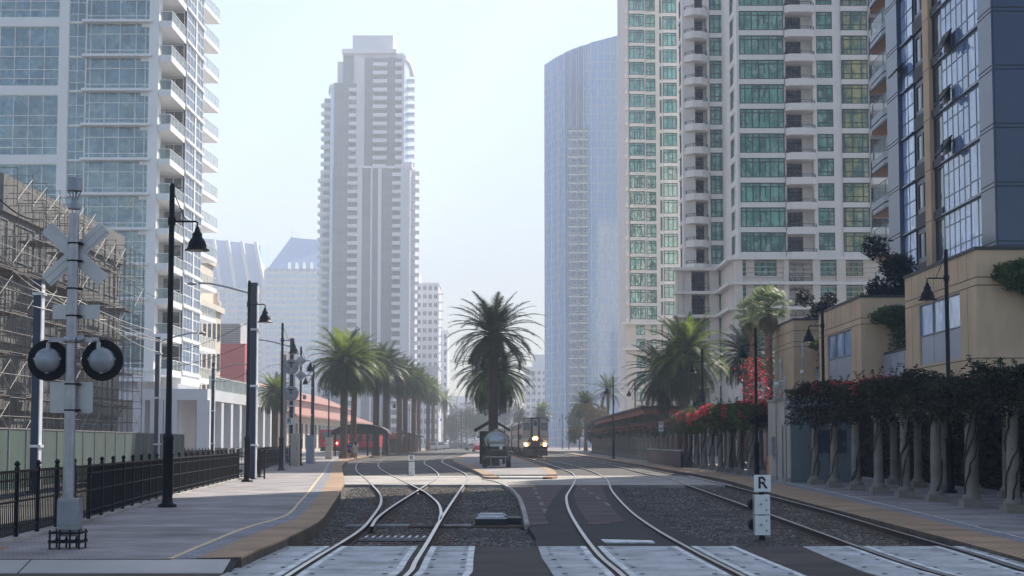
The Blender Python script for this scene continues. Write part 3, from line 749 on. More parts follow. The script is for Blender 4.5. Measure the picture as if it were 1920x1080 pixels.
# ---- scaffolded building, left
Sx = -25.4
sc = empty('concrete_building', (-40, 80, 0), 'unfinished low grey concrete building wrapped in scaffolding', 'building under repair')
b = MB(); b.box(-60, Sx - .4, 66, 98, 0, 13.4, 'raw_concrete'); b.box(-60, Sx - .2, 74.5, 98, 13.4, 15.3, 'raw_concrete')
for z in (3.4, 6.8, 10.2): b.box(-60, Sx - .15, 65.9, 98.05, z, z + .45, 'raw_concrete')
b.build('wall', sc)
P = Parts(sc)
for i in range(7):
    for j in range(4):
        P.add('window', win_mesh(3.2, 2.0, 3, (), ('window_dark', 'glass_shade')[(i + j) % 2], 'frame_grey'), (Sx - .39, 68.2 + i * 4.3, .9 + j * 3.4), pi / 2, size=6)
for i in range(5):
    for j in range(4): P.add('window', win_mesh(3.2, 2.0, 3, (), 'window_dark', 'frame_grey'), (-46 + i * 4.1, 65.99, .9 + j * 3.4), 0, size=6)
P.done()
scf = empty('scaffolding', (Sx, 80, 0), 'rusty tube scaffolding with plank decks and diagonal braces around the grey building', 'scaffolding')
fr = MB()
for x in (0, 1.3): fr.cyl((x, 0, 0), (x, 0, 1.95), .026, n=5, mat='scaf_tube', cap=False)
for z in (.35, 1.0, 1.9): fr.cyl((0, 0, z), (1.3, 0, z), .02, n=5, mat='scaf_tube', cap=False)
fr.cyl((.35, 0, .35), (.35, 0, 1.9), .018, n=5, mat='scaf_tube', cap=False)
frm = fr.mesh('scaffold_frame')
br = MB(); br.cyl((0, 0, .3), (0, 2.3, 1.7), .014, n=5, mat='scaf_pale', cap=False); br.cyl((0, 0, 1.7), (0, 2.3, .3), .014, n=5, mat='scaf_pale', cap=False); br.cyl((0, 0, 1.0), (0, 2.3, 1.0), .016, n=5, mat='scaf_pale', cap=False)
brm = br.mesh('cross_brace')
ld = MB()
for z in (.05, 1.0, 1.9): ld.cyl((0, 0, z), (0, 2.3, z), .02, n=5, mat='scaf_tube', cap=False)
ld.cyl((-.65, 0, 0), (-.65, 0, 2.0), .02, n=5, mat='scaf_tube', cap=False); ld.cyl((0, 1.15, 0), (0, 1.15, 2.0), .018, n=5, mat='scaf_tube', cap=False); ldm = ld.mesh('ledger')
dk = MB().box(0, 1.3, 0, 2.28, 0, .06, 'plank').mesh('deck')
P = Parts(scf); rr = random.Random(5)
for i in range(15):
    y = 64 + i * 2.3
    for j in range(7 if i > 4 else 6):
        z = j * 2.0
        P.add('scaffold_frame', frm, (Sx + .25, y, z), size=3)
        if i < 14:
            q_ = rr.random() < .4; P.add('cross_brace' if q_ else 'ledger', brm if q_ else ldm, (Sx + 1.56, y, z), size=3)
            if j and rr.random() < .55: P.add('deck', dk, (Sx + .25, y, z - .06), size=1.5)
for i in range(9):
    x = Sx + .2 - (i + 1) * 2.3
    for j in range(6):
        P.add('scaffold_frame', frm, (x, 63.9, j * 2.0), pi / 2 * 0 - pi / 2, size=3)
        P.add('ledger', ldm, (x, 62.6, j * 2.0), -pi / 2, size=3)
        if rr.random() < .5: P.add('deck', dk, (x, 63.9, j * 2 - .06), -pi / 2, size=1.5)
# second storey set back tower of scaffold near the parapet
for i in range(6):
    for j in range(1): P.add('scaffold_frame', frm, (Sx - .3, 73.0 + i * 2.3, 16 + j * 2.0 - 2.6), size=3); P.add('cross_brace', brm, (Sx + 1, 73.0 + i * 2.3, 13.4 + j * 2.0), size=3)
P.done()
# green windscreen fence
def gfence(pts, h, name, lab, mat, cat='fence', step=2.4):
    t = empty(name, (*pts[0], 0), lab, cat); pn = MB()
    for i in range(len(pts) - 1):
        a, c = Vector(pts[i]), Vector(pts[i + 1]); L = (c - a).length; u = (c - a) / L; m = int(L / step)
        for k in range(m):
            s = L * k / m; q = MB(); q.fbox(a, u, s + .04, s + L / m - .04, -.02, .02, .05, h, mat); q.build('screen', t)
            q = MB(); q.fbox(a, u, s - .03, s + .03, .0, .07, -.1, h + .05, 'galvanised'); q.build('post', t)
        pn.fbox(a, u, 0, L, .0, .05, h + .002, h + .05, 'galvanised')
    pn.build('top_rail', t); return t
gfence([(-17.6, 42), (-18.2, 52), (-20.2, 78), (-21.9, 100)], 2.25, 'screened_fence', 'chain link fence covered in dark green windscreen cloth behind the iron fence', 'mesh_green')
# ---- historic cream building, red building
def simple_building(name, lab, x0, x1, y0, y1, z1, mat, wins, cornice=None, z0=0):
    t = empty(name, ((x0 + x1) / 2, (y0 + y1) / 2, 0), lab, 'building'); b = MB(); b.box(x0, x1, y0, y1, z0, z1, mat)
    if cornice: b.box(x0 - .4, x1 + .4, y0 - .4, y1 + .4, z1, z1 + .7, cornice)
    b.build('wall', t); P = Parts(t)
    for (face, a0, a1, n, zz0, dz, m, w, h, g) in wins:
        for i in range(n):
            a = a0 + (a1 - a0) * (i + .5) / n
            for j in range(m):
                z = zz0 + j * dz
                if face == 'f': P.add('window', win_mesh(w, h, 2, (.5,), g, 'frame_grey'), (a - w / 2, y0 - .06, z), 0, size=w * h)
                elif face == 'r': P.add('window', win_mesh(w, h, 2, (.5,), g, 'frame_grey'), (x1 + .06, a - w / 2, z), pi / 2, size=w * h)
                else: P.add('window', win_mesh(w, h, 2, (.5,), g, 'frame_grey'), (x0 - .06, a + w / 2, z), -pi / 2, size=w * h)
    P.done(); return t
t = simple_building('historic_building', 'cream old stone office building with rows of sash windows and a small roof finial', -52, -36, 170, 184, 17.5, 'cream_wall', [('r', 170, 184, 5, 3, 3.7, 4, 1.3, 2.1, 'window_dark'), ('f', -52, -36, 5, 3, 3.7, 4, 1.3, 2.1, 'window_dark')], 'cream_wall')
b = MB(); b.box(-52, -36.4, 170.5, 181, 17.5, 23, 'cream_wall'); b.box(-52.3, -36.1, 170.2, 181.3, 23, 23.6, 'cream_wall'); b.build('upper_storey', t)
b = MB(); b.lathe([(.7, 0), (.8, .6), (.4, 1.1), (.5, 1.6), (.15, 2.3), (.02, 3.2)], (-36.6, 183.2, 18.2), 8, 'cream_wall'); b.build('finial', t)
t = simple_building('red_building', 'flat dark red rendered building with a louvred plant room on top', -52, -40.5, 226, 234, 16.6, 'red_wall', [('r', 226, 234, 2, 3, 4, 3, 1.6, 1.8, 'window_dark')])
b = MB(); b.box(-52, -41.5, 227.5, 233, 16.6, 19.8, 'plaster_grey')
for k in range(9): b.box(-52, -41.4, 227.3, 227.5, 16.8 + k * .33, 16.95 + k * .33, 'frame_grey')
b.build('plant_room', t)
# ---- station building
dt = empty('station_building', (-42, 300, 0), 'long cream railway station with low red tiled roofs behind the palms', 'station')
dx = -35.5; b = MB(); b.box(-60, dx, 236, 380, 0, 6.4, 'depot_wall'); b.box(-60, dx - 5, 236.5, 379, 6.4, 9.6, 'depot_pink'); b.build('wall', dt)
b = MB(); b.add([(dx + 1.6, 235, 6.1), (dx + 1.6, 381, 6.1), (dx - 5, 381, 8.4), (dx - 5, 235, 8.4), (dx + 1.6, 235, 5.8), (dx + 1.6, 381, 5.8), (dx - 5, 381, 8.1), (dx - 5, 235, 8.1)], [(0, 1, 2, 3), (7, 6, 5, 4), (0, 4, 5, 1), (0, 3, 7, 4), (1, 5, 6, 2), (3, 2, 6, 7)], 'roof_tile')
b.add([(dx - 4, 235.5, 9.5), (dx - 4, 380, 9.5), (dx - 13, 380, 13), (dx - 13, 235.5, 13), (dx - 24, 380, 9.5), (dx - 24, 235.5, 9.5)], [(0, 1, 2, 3), (3, 2, 4, 5), (0, 3, 5), (1, 4, 2), (0, 5, 4, 1)], 'roof_tile'); b.build('roof', dt)
P = Parts(dt)
for k in range(24): P.add('window', win_mesh(2.6, 4.2, 2, (.6,), 'window_dark', 'frame_grey'), (dx + .06, 239 + k * 5.9, .6), pi / 2, size=11)
for k in range(4): P.add('window', win_mesh(2.6, 4.2, 2, (.6,), 'window_dark', 'frame_grey'), (-57 + k * 5.5, 235.94, .6), 0, size=11)
P.done()
# ---- far hotel towers with sloping roofs
def hazy_box(mb, x0, x1, y0, y1, z0, z1, mat): mb.box(x0, x1, y0, y1, z0, z1, mat)
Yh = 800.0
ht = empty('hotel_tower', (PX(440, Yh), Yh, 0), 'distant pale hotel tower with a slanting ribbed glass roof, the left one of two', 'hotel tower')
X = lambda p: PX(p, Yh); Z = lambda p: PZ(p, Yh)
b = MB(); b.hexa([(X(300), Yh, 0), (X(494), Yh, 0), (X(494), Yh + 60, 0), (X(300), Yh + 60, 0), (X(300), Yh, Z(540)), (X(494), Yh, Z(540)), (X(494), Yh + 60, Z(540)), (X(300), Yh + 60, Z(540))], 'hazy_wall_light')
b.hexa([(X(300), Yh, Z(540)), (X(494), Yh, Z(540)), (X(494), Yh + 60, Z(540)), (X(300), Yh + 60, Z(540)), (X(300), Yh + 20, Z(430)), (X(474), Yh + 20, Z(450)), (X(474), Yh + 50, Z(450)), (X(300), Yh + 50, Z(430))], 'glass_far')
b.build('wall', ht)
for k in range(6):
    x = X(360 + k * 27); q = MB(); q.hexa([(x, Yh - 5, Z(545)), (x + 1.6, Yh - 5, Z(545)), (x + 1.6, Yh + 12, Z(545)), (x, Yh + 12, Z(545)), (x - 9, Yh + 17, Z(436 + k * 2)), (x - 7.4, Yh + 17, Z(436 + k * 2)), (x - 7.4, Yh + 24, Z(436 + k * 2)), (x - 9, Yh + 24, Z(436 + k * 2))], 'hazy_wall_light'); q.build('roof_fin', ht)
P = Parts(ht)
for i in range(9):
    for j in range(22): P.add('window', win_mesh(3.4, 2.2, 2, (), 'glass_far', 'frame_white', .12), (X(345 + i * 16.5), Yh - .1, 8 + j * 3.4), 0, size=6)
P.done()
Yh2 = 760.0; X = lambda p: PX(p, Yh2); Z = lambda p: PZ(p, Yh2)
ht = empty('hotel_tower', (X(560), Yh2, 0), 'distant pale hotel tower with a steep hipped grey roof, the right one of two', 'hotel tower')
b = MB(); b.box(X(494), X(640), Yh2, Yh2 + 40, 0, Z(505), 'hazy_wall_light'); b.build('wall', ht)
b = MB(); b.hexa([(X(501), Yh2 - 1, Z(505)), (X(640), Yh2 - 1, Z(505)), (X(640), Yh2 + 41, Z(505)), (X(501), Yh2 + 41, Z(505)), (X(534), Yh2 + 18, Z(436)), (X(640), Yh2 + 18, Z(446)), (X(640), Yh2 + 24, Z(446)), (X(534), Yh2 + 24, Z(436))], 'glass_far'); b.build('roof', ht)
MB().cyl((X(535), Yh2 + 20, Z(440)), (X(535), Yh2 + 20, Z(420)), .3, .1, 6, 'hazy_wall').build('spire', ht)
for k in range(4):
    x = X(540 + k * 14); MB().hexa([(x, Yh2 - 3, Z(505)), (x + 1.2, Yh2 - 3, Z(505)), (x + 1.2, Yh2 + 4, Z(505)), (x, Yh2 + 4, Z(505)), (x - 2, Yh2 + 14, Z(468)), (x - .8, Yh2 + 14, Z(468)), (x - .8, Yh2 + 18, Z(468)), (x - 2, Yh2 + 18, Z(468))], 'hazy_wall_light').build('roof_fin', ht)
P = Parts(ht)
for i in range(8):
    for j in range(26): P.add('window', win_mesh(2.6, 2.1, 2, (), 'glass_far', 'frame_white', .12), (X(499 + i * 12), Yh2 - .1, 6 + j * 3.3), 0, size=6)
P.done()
# ---- tall hazy residential tower, centre left
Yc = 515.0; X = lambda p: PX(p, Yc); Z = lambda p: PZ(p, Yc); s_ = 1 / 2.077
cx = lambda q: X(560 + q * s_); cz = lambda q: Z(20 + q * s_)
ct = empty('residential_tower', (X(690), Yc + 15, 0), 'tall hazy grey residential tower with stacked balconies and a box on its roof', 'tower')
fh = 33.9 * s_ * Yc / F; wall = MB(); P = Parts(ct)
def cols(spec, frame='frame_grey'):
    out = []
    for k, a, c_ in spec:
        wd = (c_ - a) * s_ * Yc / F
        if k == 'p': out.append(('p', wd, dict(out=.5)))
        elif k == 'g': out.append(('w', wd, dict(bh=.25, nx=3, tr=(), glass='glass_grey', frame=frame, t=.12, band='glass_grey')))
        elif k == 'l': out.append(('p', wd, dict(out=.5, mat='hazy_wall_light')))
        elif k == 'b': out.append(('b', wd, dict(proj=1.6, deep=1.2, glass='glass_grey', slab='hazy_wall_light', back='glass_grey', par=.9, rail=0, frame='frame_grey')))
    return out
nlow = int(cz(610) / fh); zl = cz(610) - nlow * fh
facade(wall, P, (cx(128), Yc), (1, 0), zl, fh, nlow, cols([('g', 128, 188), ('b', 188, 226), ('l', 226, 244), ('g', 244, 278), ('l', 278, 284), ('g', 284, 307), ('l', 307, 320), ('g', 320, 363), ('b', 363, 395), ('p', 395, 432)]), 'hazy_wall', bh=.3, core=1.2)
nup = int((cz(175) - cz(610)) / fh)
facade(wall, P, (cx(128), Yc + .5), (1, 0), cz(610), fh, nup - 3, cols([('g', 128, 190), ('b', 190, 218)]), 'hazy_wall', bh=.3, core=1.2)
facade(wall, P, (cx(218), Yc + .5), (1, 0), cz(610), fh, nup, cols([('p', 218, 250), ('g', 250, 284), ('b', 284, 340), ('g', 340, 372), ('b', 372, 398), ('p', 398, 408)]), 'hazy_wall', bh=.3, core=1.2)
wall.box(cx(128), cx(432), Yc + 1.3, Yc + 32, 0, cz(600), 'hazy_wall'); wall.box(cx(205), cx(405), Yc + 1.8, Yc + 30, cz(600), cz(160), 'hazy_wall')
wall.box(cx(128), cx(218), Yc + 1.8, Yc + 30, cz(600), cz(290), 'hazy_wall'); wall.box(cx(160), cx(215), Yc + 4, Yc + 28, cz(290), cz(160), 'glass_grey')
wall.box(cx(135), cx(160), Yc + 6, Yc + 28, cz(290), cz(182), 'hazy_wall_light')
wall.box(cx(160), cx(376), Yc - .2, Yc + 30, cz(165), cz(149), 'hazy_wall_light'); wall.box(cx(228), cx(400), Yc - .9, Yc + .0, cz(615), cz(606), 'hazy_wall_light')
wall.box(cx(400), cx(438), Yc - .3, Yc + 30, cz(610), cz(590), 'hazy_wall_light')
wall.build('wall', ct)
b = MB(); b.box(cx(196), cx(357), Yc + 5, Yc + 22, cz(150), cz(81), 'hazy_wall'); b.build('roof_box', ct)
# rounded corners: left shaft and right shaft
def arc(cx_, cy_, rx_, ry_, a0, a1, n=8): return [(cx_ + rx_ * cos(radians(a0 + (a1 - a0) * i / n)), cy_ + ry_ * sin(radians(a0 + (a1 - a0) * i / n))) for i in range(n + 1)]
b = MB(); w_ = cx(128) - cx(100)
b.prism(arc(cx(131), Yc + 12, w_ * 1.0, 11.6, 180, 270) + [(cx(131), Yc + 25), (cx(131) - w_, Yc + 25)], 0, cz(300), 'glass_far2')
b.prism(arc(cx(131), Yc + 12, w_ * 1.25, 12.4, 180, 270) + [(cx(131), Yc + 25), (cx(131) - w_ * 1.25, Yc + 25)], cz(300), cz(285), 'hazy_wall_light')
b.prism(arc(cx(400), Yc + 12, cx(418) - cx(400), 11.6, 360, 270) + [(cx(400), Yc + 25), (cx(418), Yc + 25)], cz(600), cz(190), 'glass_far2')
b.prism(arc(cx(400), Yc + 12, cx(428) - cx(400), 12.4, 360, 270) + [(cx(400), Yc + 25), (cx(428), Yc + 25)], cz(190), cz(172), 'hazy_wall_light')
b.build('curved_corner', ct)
rb = MB(); rb.lathe([(1.6, -.5), (2.7, -.2), (2.8, .9), (2.6, .9)], (0, 0, 0), 10, 'hazy_wall_light'); rbm = rb.mesh('balcony')
z = cz(340)
while z > 8:
    q = cz(620); P.add('balcony', rbm, (cx(96 if z > q else 86), Yc + 10, z - .9), size=20)
    P.add('window', win_mesh(2.4, fh - 1, 2, (), 'glass_grey', 'frame_grey', .12), (cx(80), Yc + 9, z - .1), size=.1); z -= fh
MB().box(cx(66), cx(104), Yc + 9.5, Yc + 20, 0, cz(620), 'hazy_wall').build('balcony_shaft', ct)
fb_ = MB().box(0, 2.7, 0, 3, -.25, 0, 'hazy_wall_light').box(0, 2.7, -.05, .1, 0, .9, 'hazy_wall').box(2.6, 2.7, .1, 3, 0, .9, 'hazy_wall').mesh('balcony')
z = cz(250)
while z > 8: P.add('balcony', fb_, (cx(413) if z > cz(610) else cx(433), Yc + 6, z - .9), size=6); z -= fh
MB().box(cx(432), cx(446), Yc + 8, Yc + 22, 0, cz(600), 'hazy_wall').build('balcony_shaft', ct)
P.done()
# ---- pale apartment blocks behind and beside it
def far_block(name, lab, p0, p1, ptop, Y, steps=(), mat='hazy_wall_light', fh=3.2, nwin=6, balc=False, glass='glass_grey'):
    t = empty(name, (PX((p0 + p1) / 2, Y), Y + 8, 0), lab, 'building'); b = MB(); x0, x1, z1 = PX(p0, Y), PX(p1, Y), PZ(ptop, Y)
    b.box(x0, x1, Y, Y + 20, 0, z1, mat); b.box(x0 - .3, x1 + .3, Y - .3, Y + 20.3, z1, z1 + .6, mat)
    for a, c_, tp in steps: b.box(PX(a, Y), PX(c_, Y), Y + 3, Y + 15, z1, PZ(tp, Y), mat)
    b.build('wall', t); P = Parts(t); W = (x1 - x0) / nwin; n = int(z1 / fh)
    for i in range(nwin):
        for j in range(n): P.add('window', win_mesh(W * .66, fh * .55, 2, (), glass, 'frame_white', .1), (x0 + W * (i + .17), Y - .08, fh * j + 1), size=4)
    if balc:
        bm = MB().box(0, 1.8, 0, 4, -.25, 0, mat).box(1.7, 1.8, 0, 4, 0, .9, mat).mesh('balcony')
        for j in range(2, n): P.add('balcony', bm, (x1, Y + 1, fh * j), size=3)
    P.done(); return t
far_block('apartment_block', 'pale distant apartment block stepping down with small dark windows right of the hazy tower', 770, 822, 533, 560, ((768, 785, 512),), balc=True, nwin=5)
far_block('apartment_block', 'lower pale distant apartment block with wide window bands beside the street gap', 812, 839, 622, 590, nwin=3)
far_block('office_block', 'squat hazy beige block closing the street behind the left palms', 785, 822, 690, 480, nwin=4)
far_block('office_block', 'faint pale stepped block between the big palm and the blue tower', 985, 1026, 690, 700, ((1000, 1026, 664),), nwin=4)
far_block('office_block', 'very faint pale low block at the end of the street', 836, 884, 745, 900, nwin=4)
far_block('office_block', 'faint low white block behind the train and far palms', 880, 1040, 776, 820, nwin=8)
far_block('office_block', 'long hazy grey street front behind the right hand far palms', 1036, 1180, 770, 640, nwin=14)
# ---- blue curved glass tower
Yb = 500.0
gt = empty('glass_tower', (PX(1100, Yb), Yb + 15, 0), 'tall hazy blue glass tower with a curved front and sloping roof edge', 'glass tower')
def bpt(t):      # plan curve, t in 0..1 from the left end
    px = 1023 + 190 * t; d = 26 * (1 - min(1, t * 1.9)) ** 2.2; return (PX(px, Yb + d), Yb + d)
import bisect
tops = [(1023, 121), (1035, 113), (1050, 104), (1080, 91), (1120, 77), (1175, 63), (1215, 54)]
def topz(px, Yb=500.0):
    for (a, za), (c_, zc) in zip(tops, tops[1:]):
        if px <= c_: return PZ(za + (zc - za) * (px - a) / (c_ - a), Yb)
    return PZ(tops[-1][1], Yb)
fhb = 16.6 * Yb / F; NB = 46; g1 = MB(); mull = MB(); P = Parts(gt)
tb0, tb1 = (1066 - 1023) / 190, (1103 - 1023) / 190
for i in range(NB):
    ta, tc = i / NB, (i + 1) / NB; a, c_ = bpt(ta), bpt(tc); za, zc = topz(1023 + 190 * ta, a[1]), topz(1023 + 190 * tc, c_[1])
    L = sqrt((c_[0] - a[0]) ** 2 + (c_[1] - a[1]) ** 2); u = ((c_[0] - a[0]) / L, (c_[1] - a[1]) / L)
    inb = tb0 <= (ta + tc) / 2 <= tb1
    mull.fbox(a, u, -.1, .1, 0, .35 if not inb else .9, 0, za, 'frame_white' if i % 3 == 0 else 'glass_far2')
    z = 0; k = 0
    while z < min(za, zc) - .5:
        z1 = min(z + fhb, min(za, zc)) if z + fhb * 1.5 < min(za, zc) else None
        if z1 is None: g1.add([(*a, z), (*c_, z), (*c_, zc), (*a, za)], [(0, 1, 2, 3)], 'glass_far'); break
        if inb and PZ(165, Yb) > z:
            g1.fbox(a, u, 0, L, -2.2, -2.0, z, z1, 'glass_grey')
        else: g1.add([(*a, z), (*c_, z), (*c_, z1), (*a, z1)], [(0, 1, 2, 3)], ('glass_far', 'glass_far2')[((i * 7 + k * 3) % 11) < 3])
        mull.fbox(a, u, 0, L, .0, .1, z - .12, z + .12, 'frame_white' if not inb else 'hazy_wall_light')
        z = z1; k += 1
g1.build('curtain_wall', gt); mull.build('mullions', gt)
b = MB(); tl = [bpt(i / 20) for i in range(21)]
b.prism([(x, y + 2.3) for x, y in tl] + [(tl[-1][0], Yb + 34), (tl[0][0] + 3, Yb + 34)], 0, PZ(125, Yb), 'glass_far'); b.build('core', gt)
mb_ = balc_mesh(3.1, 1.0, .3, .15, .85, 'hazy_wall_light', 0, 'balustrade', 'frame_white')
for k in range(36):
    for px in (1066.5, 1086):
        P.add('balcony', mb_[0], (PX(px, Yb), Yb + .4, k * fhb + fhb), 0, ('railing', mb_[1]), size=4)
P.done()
b = MB(); b.box(PX(1113, Yb), PX(1200, Yb), Yb + 8, Yb + 12, PZ(72, Yb), PZ(66, Yb), 'hazy_wall_light'); b.box(PX(1111, Yb), PX(1118, Yb), Yb + 8, Yb + 12, PZ(80, Yb), PZ(68, Yb), 'hazy_wall_light'); b.build('roof_beam', gt)
# ---- green glass residential towers, right
fh = 3.017
def green_base(name, lab, x, y): return empty(name, (x, y, 0), lab, 'apartment tower')
Y = 179.0; X = lambda p: PX(p, Y)
ga = green_base('green_glass_tower', 'nearer beige tower with wide green glass bays and yellow reflections on the right', X(1480), Y + 15)
wall = MB(); P = Parts(ga, 100)
zc = PZ(497, Y); zb_ = PZ(103.7, Y) - .62; nab = int((zb_ - zc) / fh + .5); z0 = zb_ - nab * fh
nf = nab + 4; W = lambda a, c_: (c_ - a) / F * Y
spec = [('p', W(1386, 1391), dict(out=.12)), ('w', W(1391, 1475), dict(out=.35, nx=5, xs=(.12, .28, .43, .67, .86), tr=(.8,), ext=(.43, .57, .3, .8), bh=.62)), ('p', W(1475, 1479)),
        ('b', W(1479, 1531), dict(proj=1.1, deep=1.4, gw=.62, par=.55, rail=.42, slab='beige_light', cham=.5, ex=.3)), ('p', W(1531, 1538)),
        ('w', W(1538, 1569), dict(nx=2, xs=(.62,), tr=(.8, .25), bh=.85)), ('p', W(1569, 1585)),
        ('w', W(1585, 1635), dict(out=.3, nx=4, xs=(.08, .38, .76), tr=(.8, .3), glass='glass_warm', bh=.62)), ('p', W(1635, 1638)),
        ('b', W(1638, 1690), dict(proj=1.1, deep=1.4, gw=.8, par=.5, rail=.45, slab='beige_light')), ('p', .4), ('w', 4, dict(nx=3)), ('p', 2)]
facade(wall, P, (X(1386), Y), (1, 0), z0, fh, nf, spec, 'beige_light', bh=.62)
# chamfer and left return of the front block
A = (X(1386) - .02, Y - .02); Bp = (PX(1371.5, 184.5), 184.5); L = sqrt((A[0] - Bp[0]) ** 2 + (A[1] - Bp[1]) ** 2); u = ((A[0] - Bp[0]) / L, (A[1] - Bp[1]) / L)
facade(wall, P, Bp, u, z0, fh, nf, [('p', .5), ('w', 2.6, dict(nx=2, tr=(.8,), bh=.75)), ('p', .25), ('w', .6, dict(nx=1, tr=(), bh=1.4)), ('p', L - 3.95)], 'beige_light', bh=.62)
Y2 = 191.0; X2 = lambda p: PX(p, Y2); W2 = lambda a, c_: (c_ - a) / F * Y2
facade(wall, P, (Bp[0] + .02, Y2), (0, -1), z0, fh, nf, [('p', Y2 - 184.5)], 'beige_light', core=.8)
facade(wall, P, (X2(1283), Y2), (1, 0), z0, fh, nf, [('p', W2(1283, 1287)), ('b', W2(1287, 1330), dict(proj=1.5, deep=1.5, gw=.85, par=.55, rail=.42, cham=.9, slab='beige_light', glass='glass_shade')), ('p', W2(1330, 1335)),
       ('w', W2(1335, 1364), dict(out=.25, nx=3, xs=(.3, .66), tr=(.8, .3), bh=.62, glass='glass_green')), ('p', W2(1364, 1374))], 'beige_light', bh=.62)
A = (PX(1275.5, 196), 196.0); Bq = (X2(1283), Y2 - .02); L = sqrt((A[0] - Bq[0]) ** 2 + (A[1] - Bq[1]) ** 2); u = ((Bq[0] - A[0]) / L, (Bq[1] - A[1]) / L)
facade(wall, P, A, u, z0, fh, nf, [('w', L - .2, dict(nx=4, tr=(.8, .3), bh=.5, glass='glass_sky')), ('p', .2)], 'beige_light')
# stone base below the cornice
nb = int(z0 / fh); zb0 = z0 - nb * fh
bs = 'beige_stone'
facade(wall, P, (X(1378), Y - .3), (1, 0), zb0, fh, nb, [('p', W(1378, 1392), dict(out=.3)), ('w', W(1392, 1399), dict(nx=1, tr=())), ('p', W(1399, 1415)), ('w', W(1415, 1457), dict(nx=3, tr=(.8,), ext=(.38, .62, .3, .8))), ('p', W(1457, 1470)), ('p', W(1470, 1479), dict(out=.3)),
       ('b', W(1479, 1524), dict(proj=.5, deep=1.4, gw=.7, par=.0, rail=1.0, slab=bs, glass='glass_shade')), ('p', W(1524, 1538), dict(out=.3)), ('w', W(1538, 1569), dict(nx=2, tr=(.8, .25))), ('p', W(1569, 1586), dict(out=.3)),
       ('w', W(1586, 1620), dict(nx=3, tr=(.8, .25), glass='glass_warm')), ('p', W(1620, 1700))], bs, bh=.75)
facade(wall, P, (PX(1268, 190.5), 190.5), (1, 0), zb0, fh, nb, [('p', W2(1268, 1280), dict(out=.3)), ('p', W2(1280, 1297), dict(out=.1)), ('b', W2(1297, 1330), dict(proj=.5, deep=1.4, gw=.8, par=.0, rail=1.0, slab=bs, glass='glass_shade')), ('p', W2(1330, 1348), dict(out=.3)),
       ('w', W2(1348, 1363), dict(nx=1, tr=(.8,))), ('p', W2(1363, 1378), dict(out=.2))], bs, bh=.75)
wall.box(PX(1378, Y) - .05, PX(1372, 184), Y + 1.4, 191, 0, z0, bs)
for zz in (z0, z0 - fh * 1.0, z0 - 2 * fh):
    t_ = .35; wall.box(X(1374), X(1532), Y - .95, Y + .3, zz - t_, zz + .02, 'beige_light'); wall.box(X(1532), X(1760), Y - .7, Y + .3, zz - t_, zz + .01, 'beige_light')
    wall.box(PX(1263, 190), X2(1376), 189.6, 191, zz - t_, zz + .02, 'beige_light'); wall.box(X(1374) - .6, X(1374), Y - .2, 190, zz - t_, zz + .015, 'beige_light')
for k in range(int(z0 / .6)): wall.box(X(1378), X(1760), Y - .605, Y - .32, z0 - .6 * k - .04, z0 - .6 * k, 'beige_stone')
wall.box(X(1388), X(1760), Y + 2.05, 215, 0, z0 + nf * fh, 'beige_light'); wall.box(X2(1303), X(1392), Y2 + 2.1, 200, 0, z0 + nf * fh + .5, 'beige_light')
wall.box(40, 60, 190, 214, 60, 118, 'beige_light')  # unseen upper block added to cast shade across the platforms
wall.build('wall', ga); P.done()
# rear green tower
gb = green_base('green_glass_tower', 'farther slim beige tower with small green bays beside the blue tower', PX(1220, 272), 280)
wall = MB(); P = Parts(gb, 100); YB = 272.0; XB = lambda p: PX(p, YB); WB = lambda a, c_: (c_ - a) / F * YB
zcb = PZ(605, YB); nb = int(zcb / fh); zb0 = zcb - nb * fh; nfb = 26
facade(wall, P, (XB(1177), YB), (1, 0), zcb, fh, nfb, [('p', WB(1177, 1182)), ('w', WB(1182, 1210.5), dict(out=.5, nx=3, tr=(.8,), ext=(.5, .78, .3, .8), bh=.6)), ('p', WB(1210.5, 1213.5)), ('w', WB(1213.5, 1232), dict(nx=2, tr=(.8, .3), bh=.6, glass='glass_green')), ('p', WB(1232, 1241))], 'beige_light')
YC = 263.0; XC = lambda p: PX(p, YC); WC_ = lambda a, c_: (c_ - a) / F * YC
facade(wall, P, (XC(1240), YC), (1, 0), zcb, fh, nfb, [('w', WC_(1240, 1243.5), dict(nx=1, tr=(), glass='glass_shade')), ('p', WC_(1243.5, 1246)), ('w', WC_(1246, 1272), dict(out=.3, nx=3, tr=(.8,), bh=.6)), ('p', WC_(1272, 1290))], 'beige_light', bh=.6)
facade(wall, P, (XB(1173), YB - .3), (1, 0), zb0, fh, nb, [('p', WB(1173, 1193)), ('w', WB(1193, 1209), dict(nx=2, tr=(.7,))), ('p', WB(1209, 1221)), ('w', WB(1221, 1231), dict(nx=1, tr=(.7,))), ('p', WB(1231, 1240)), ('w', WB(1240, 1243), dict(nx=1, tr=())), ('p', WB(1243, 1252)), ('w', WB(1252, 1268), dict(nx=2, tr=(.7,))), ('p', WB(1268, 1296))], bs, bh=.75)
for zz in (zcb, zcb - fh * 1.55): wall.box(XB(1166), XB(1290), YB - 1.3, YB, zz - .4, zz, 'beige_light')
wall.box(XB(1178), XB(1300), YB + 2.0, YB + 24, 0, zcb + fh * nfb, 'beige_light')
wall.build('wall', gb)
vs = MB(); vs.box(0, .5, -.5, 0, -.25, .5, 'beige_light'); vsm = vs.mesh('balcony')
for k in range(nfb): P.add('balcony', vsm, (XB(1174), YB, zcb + fh * k + .3), size=.5)
P.done()
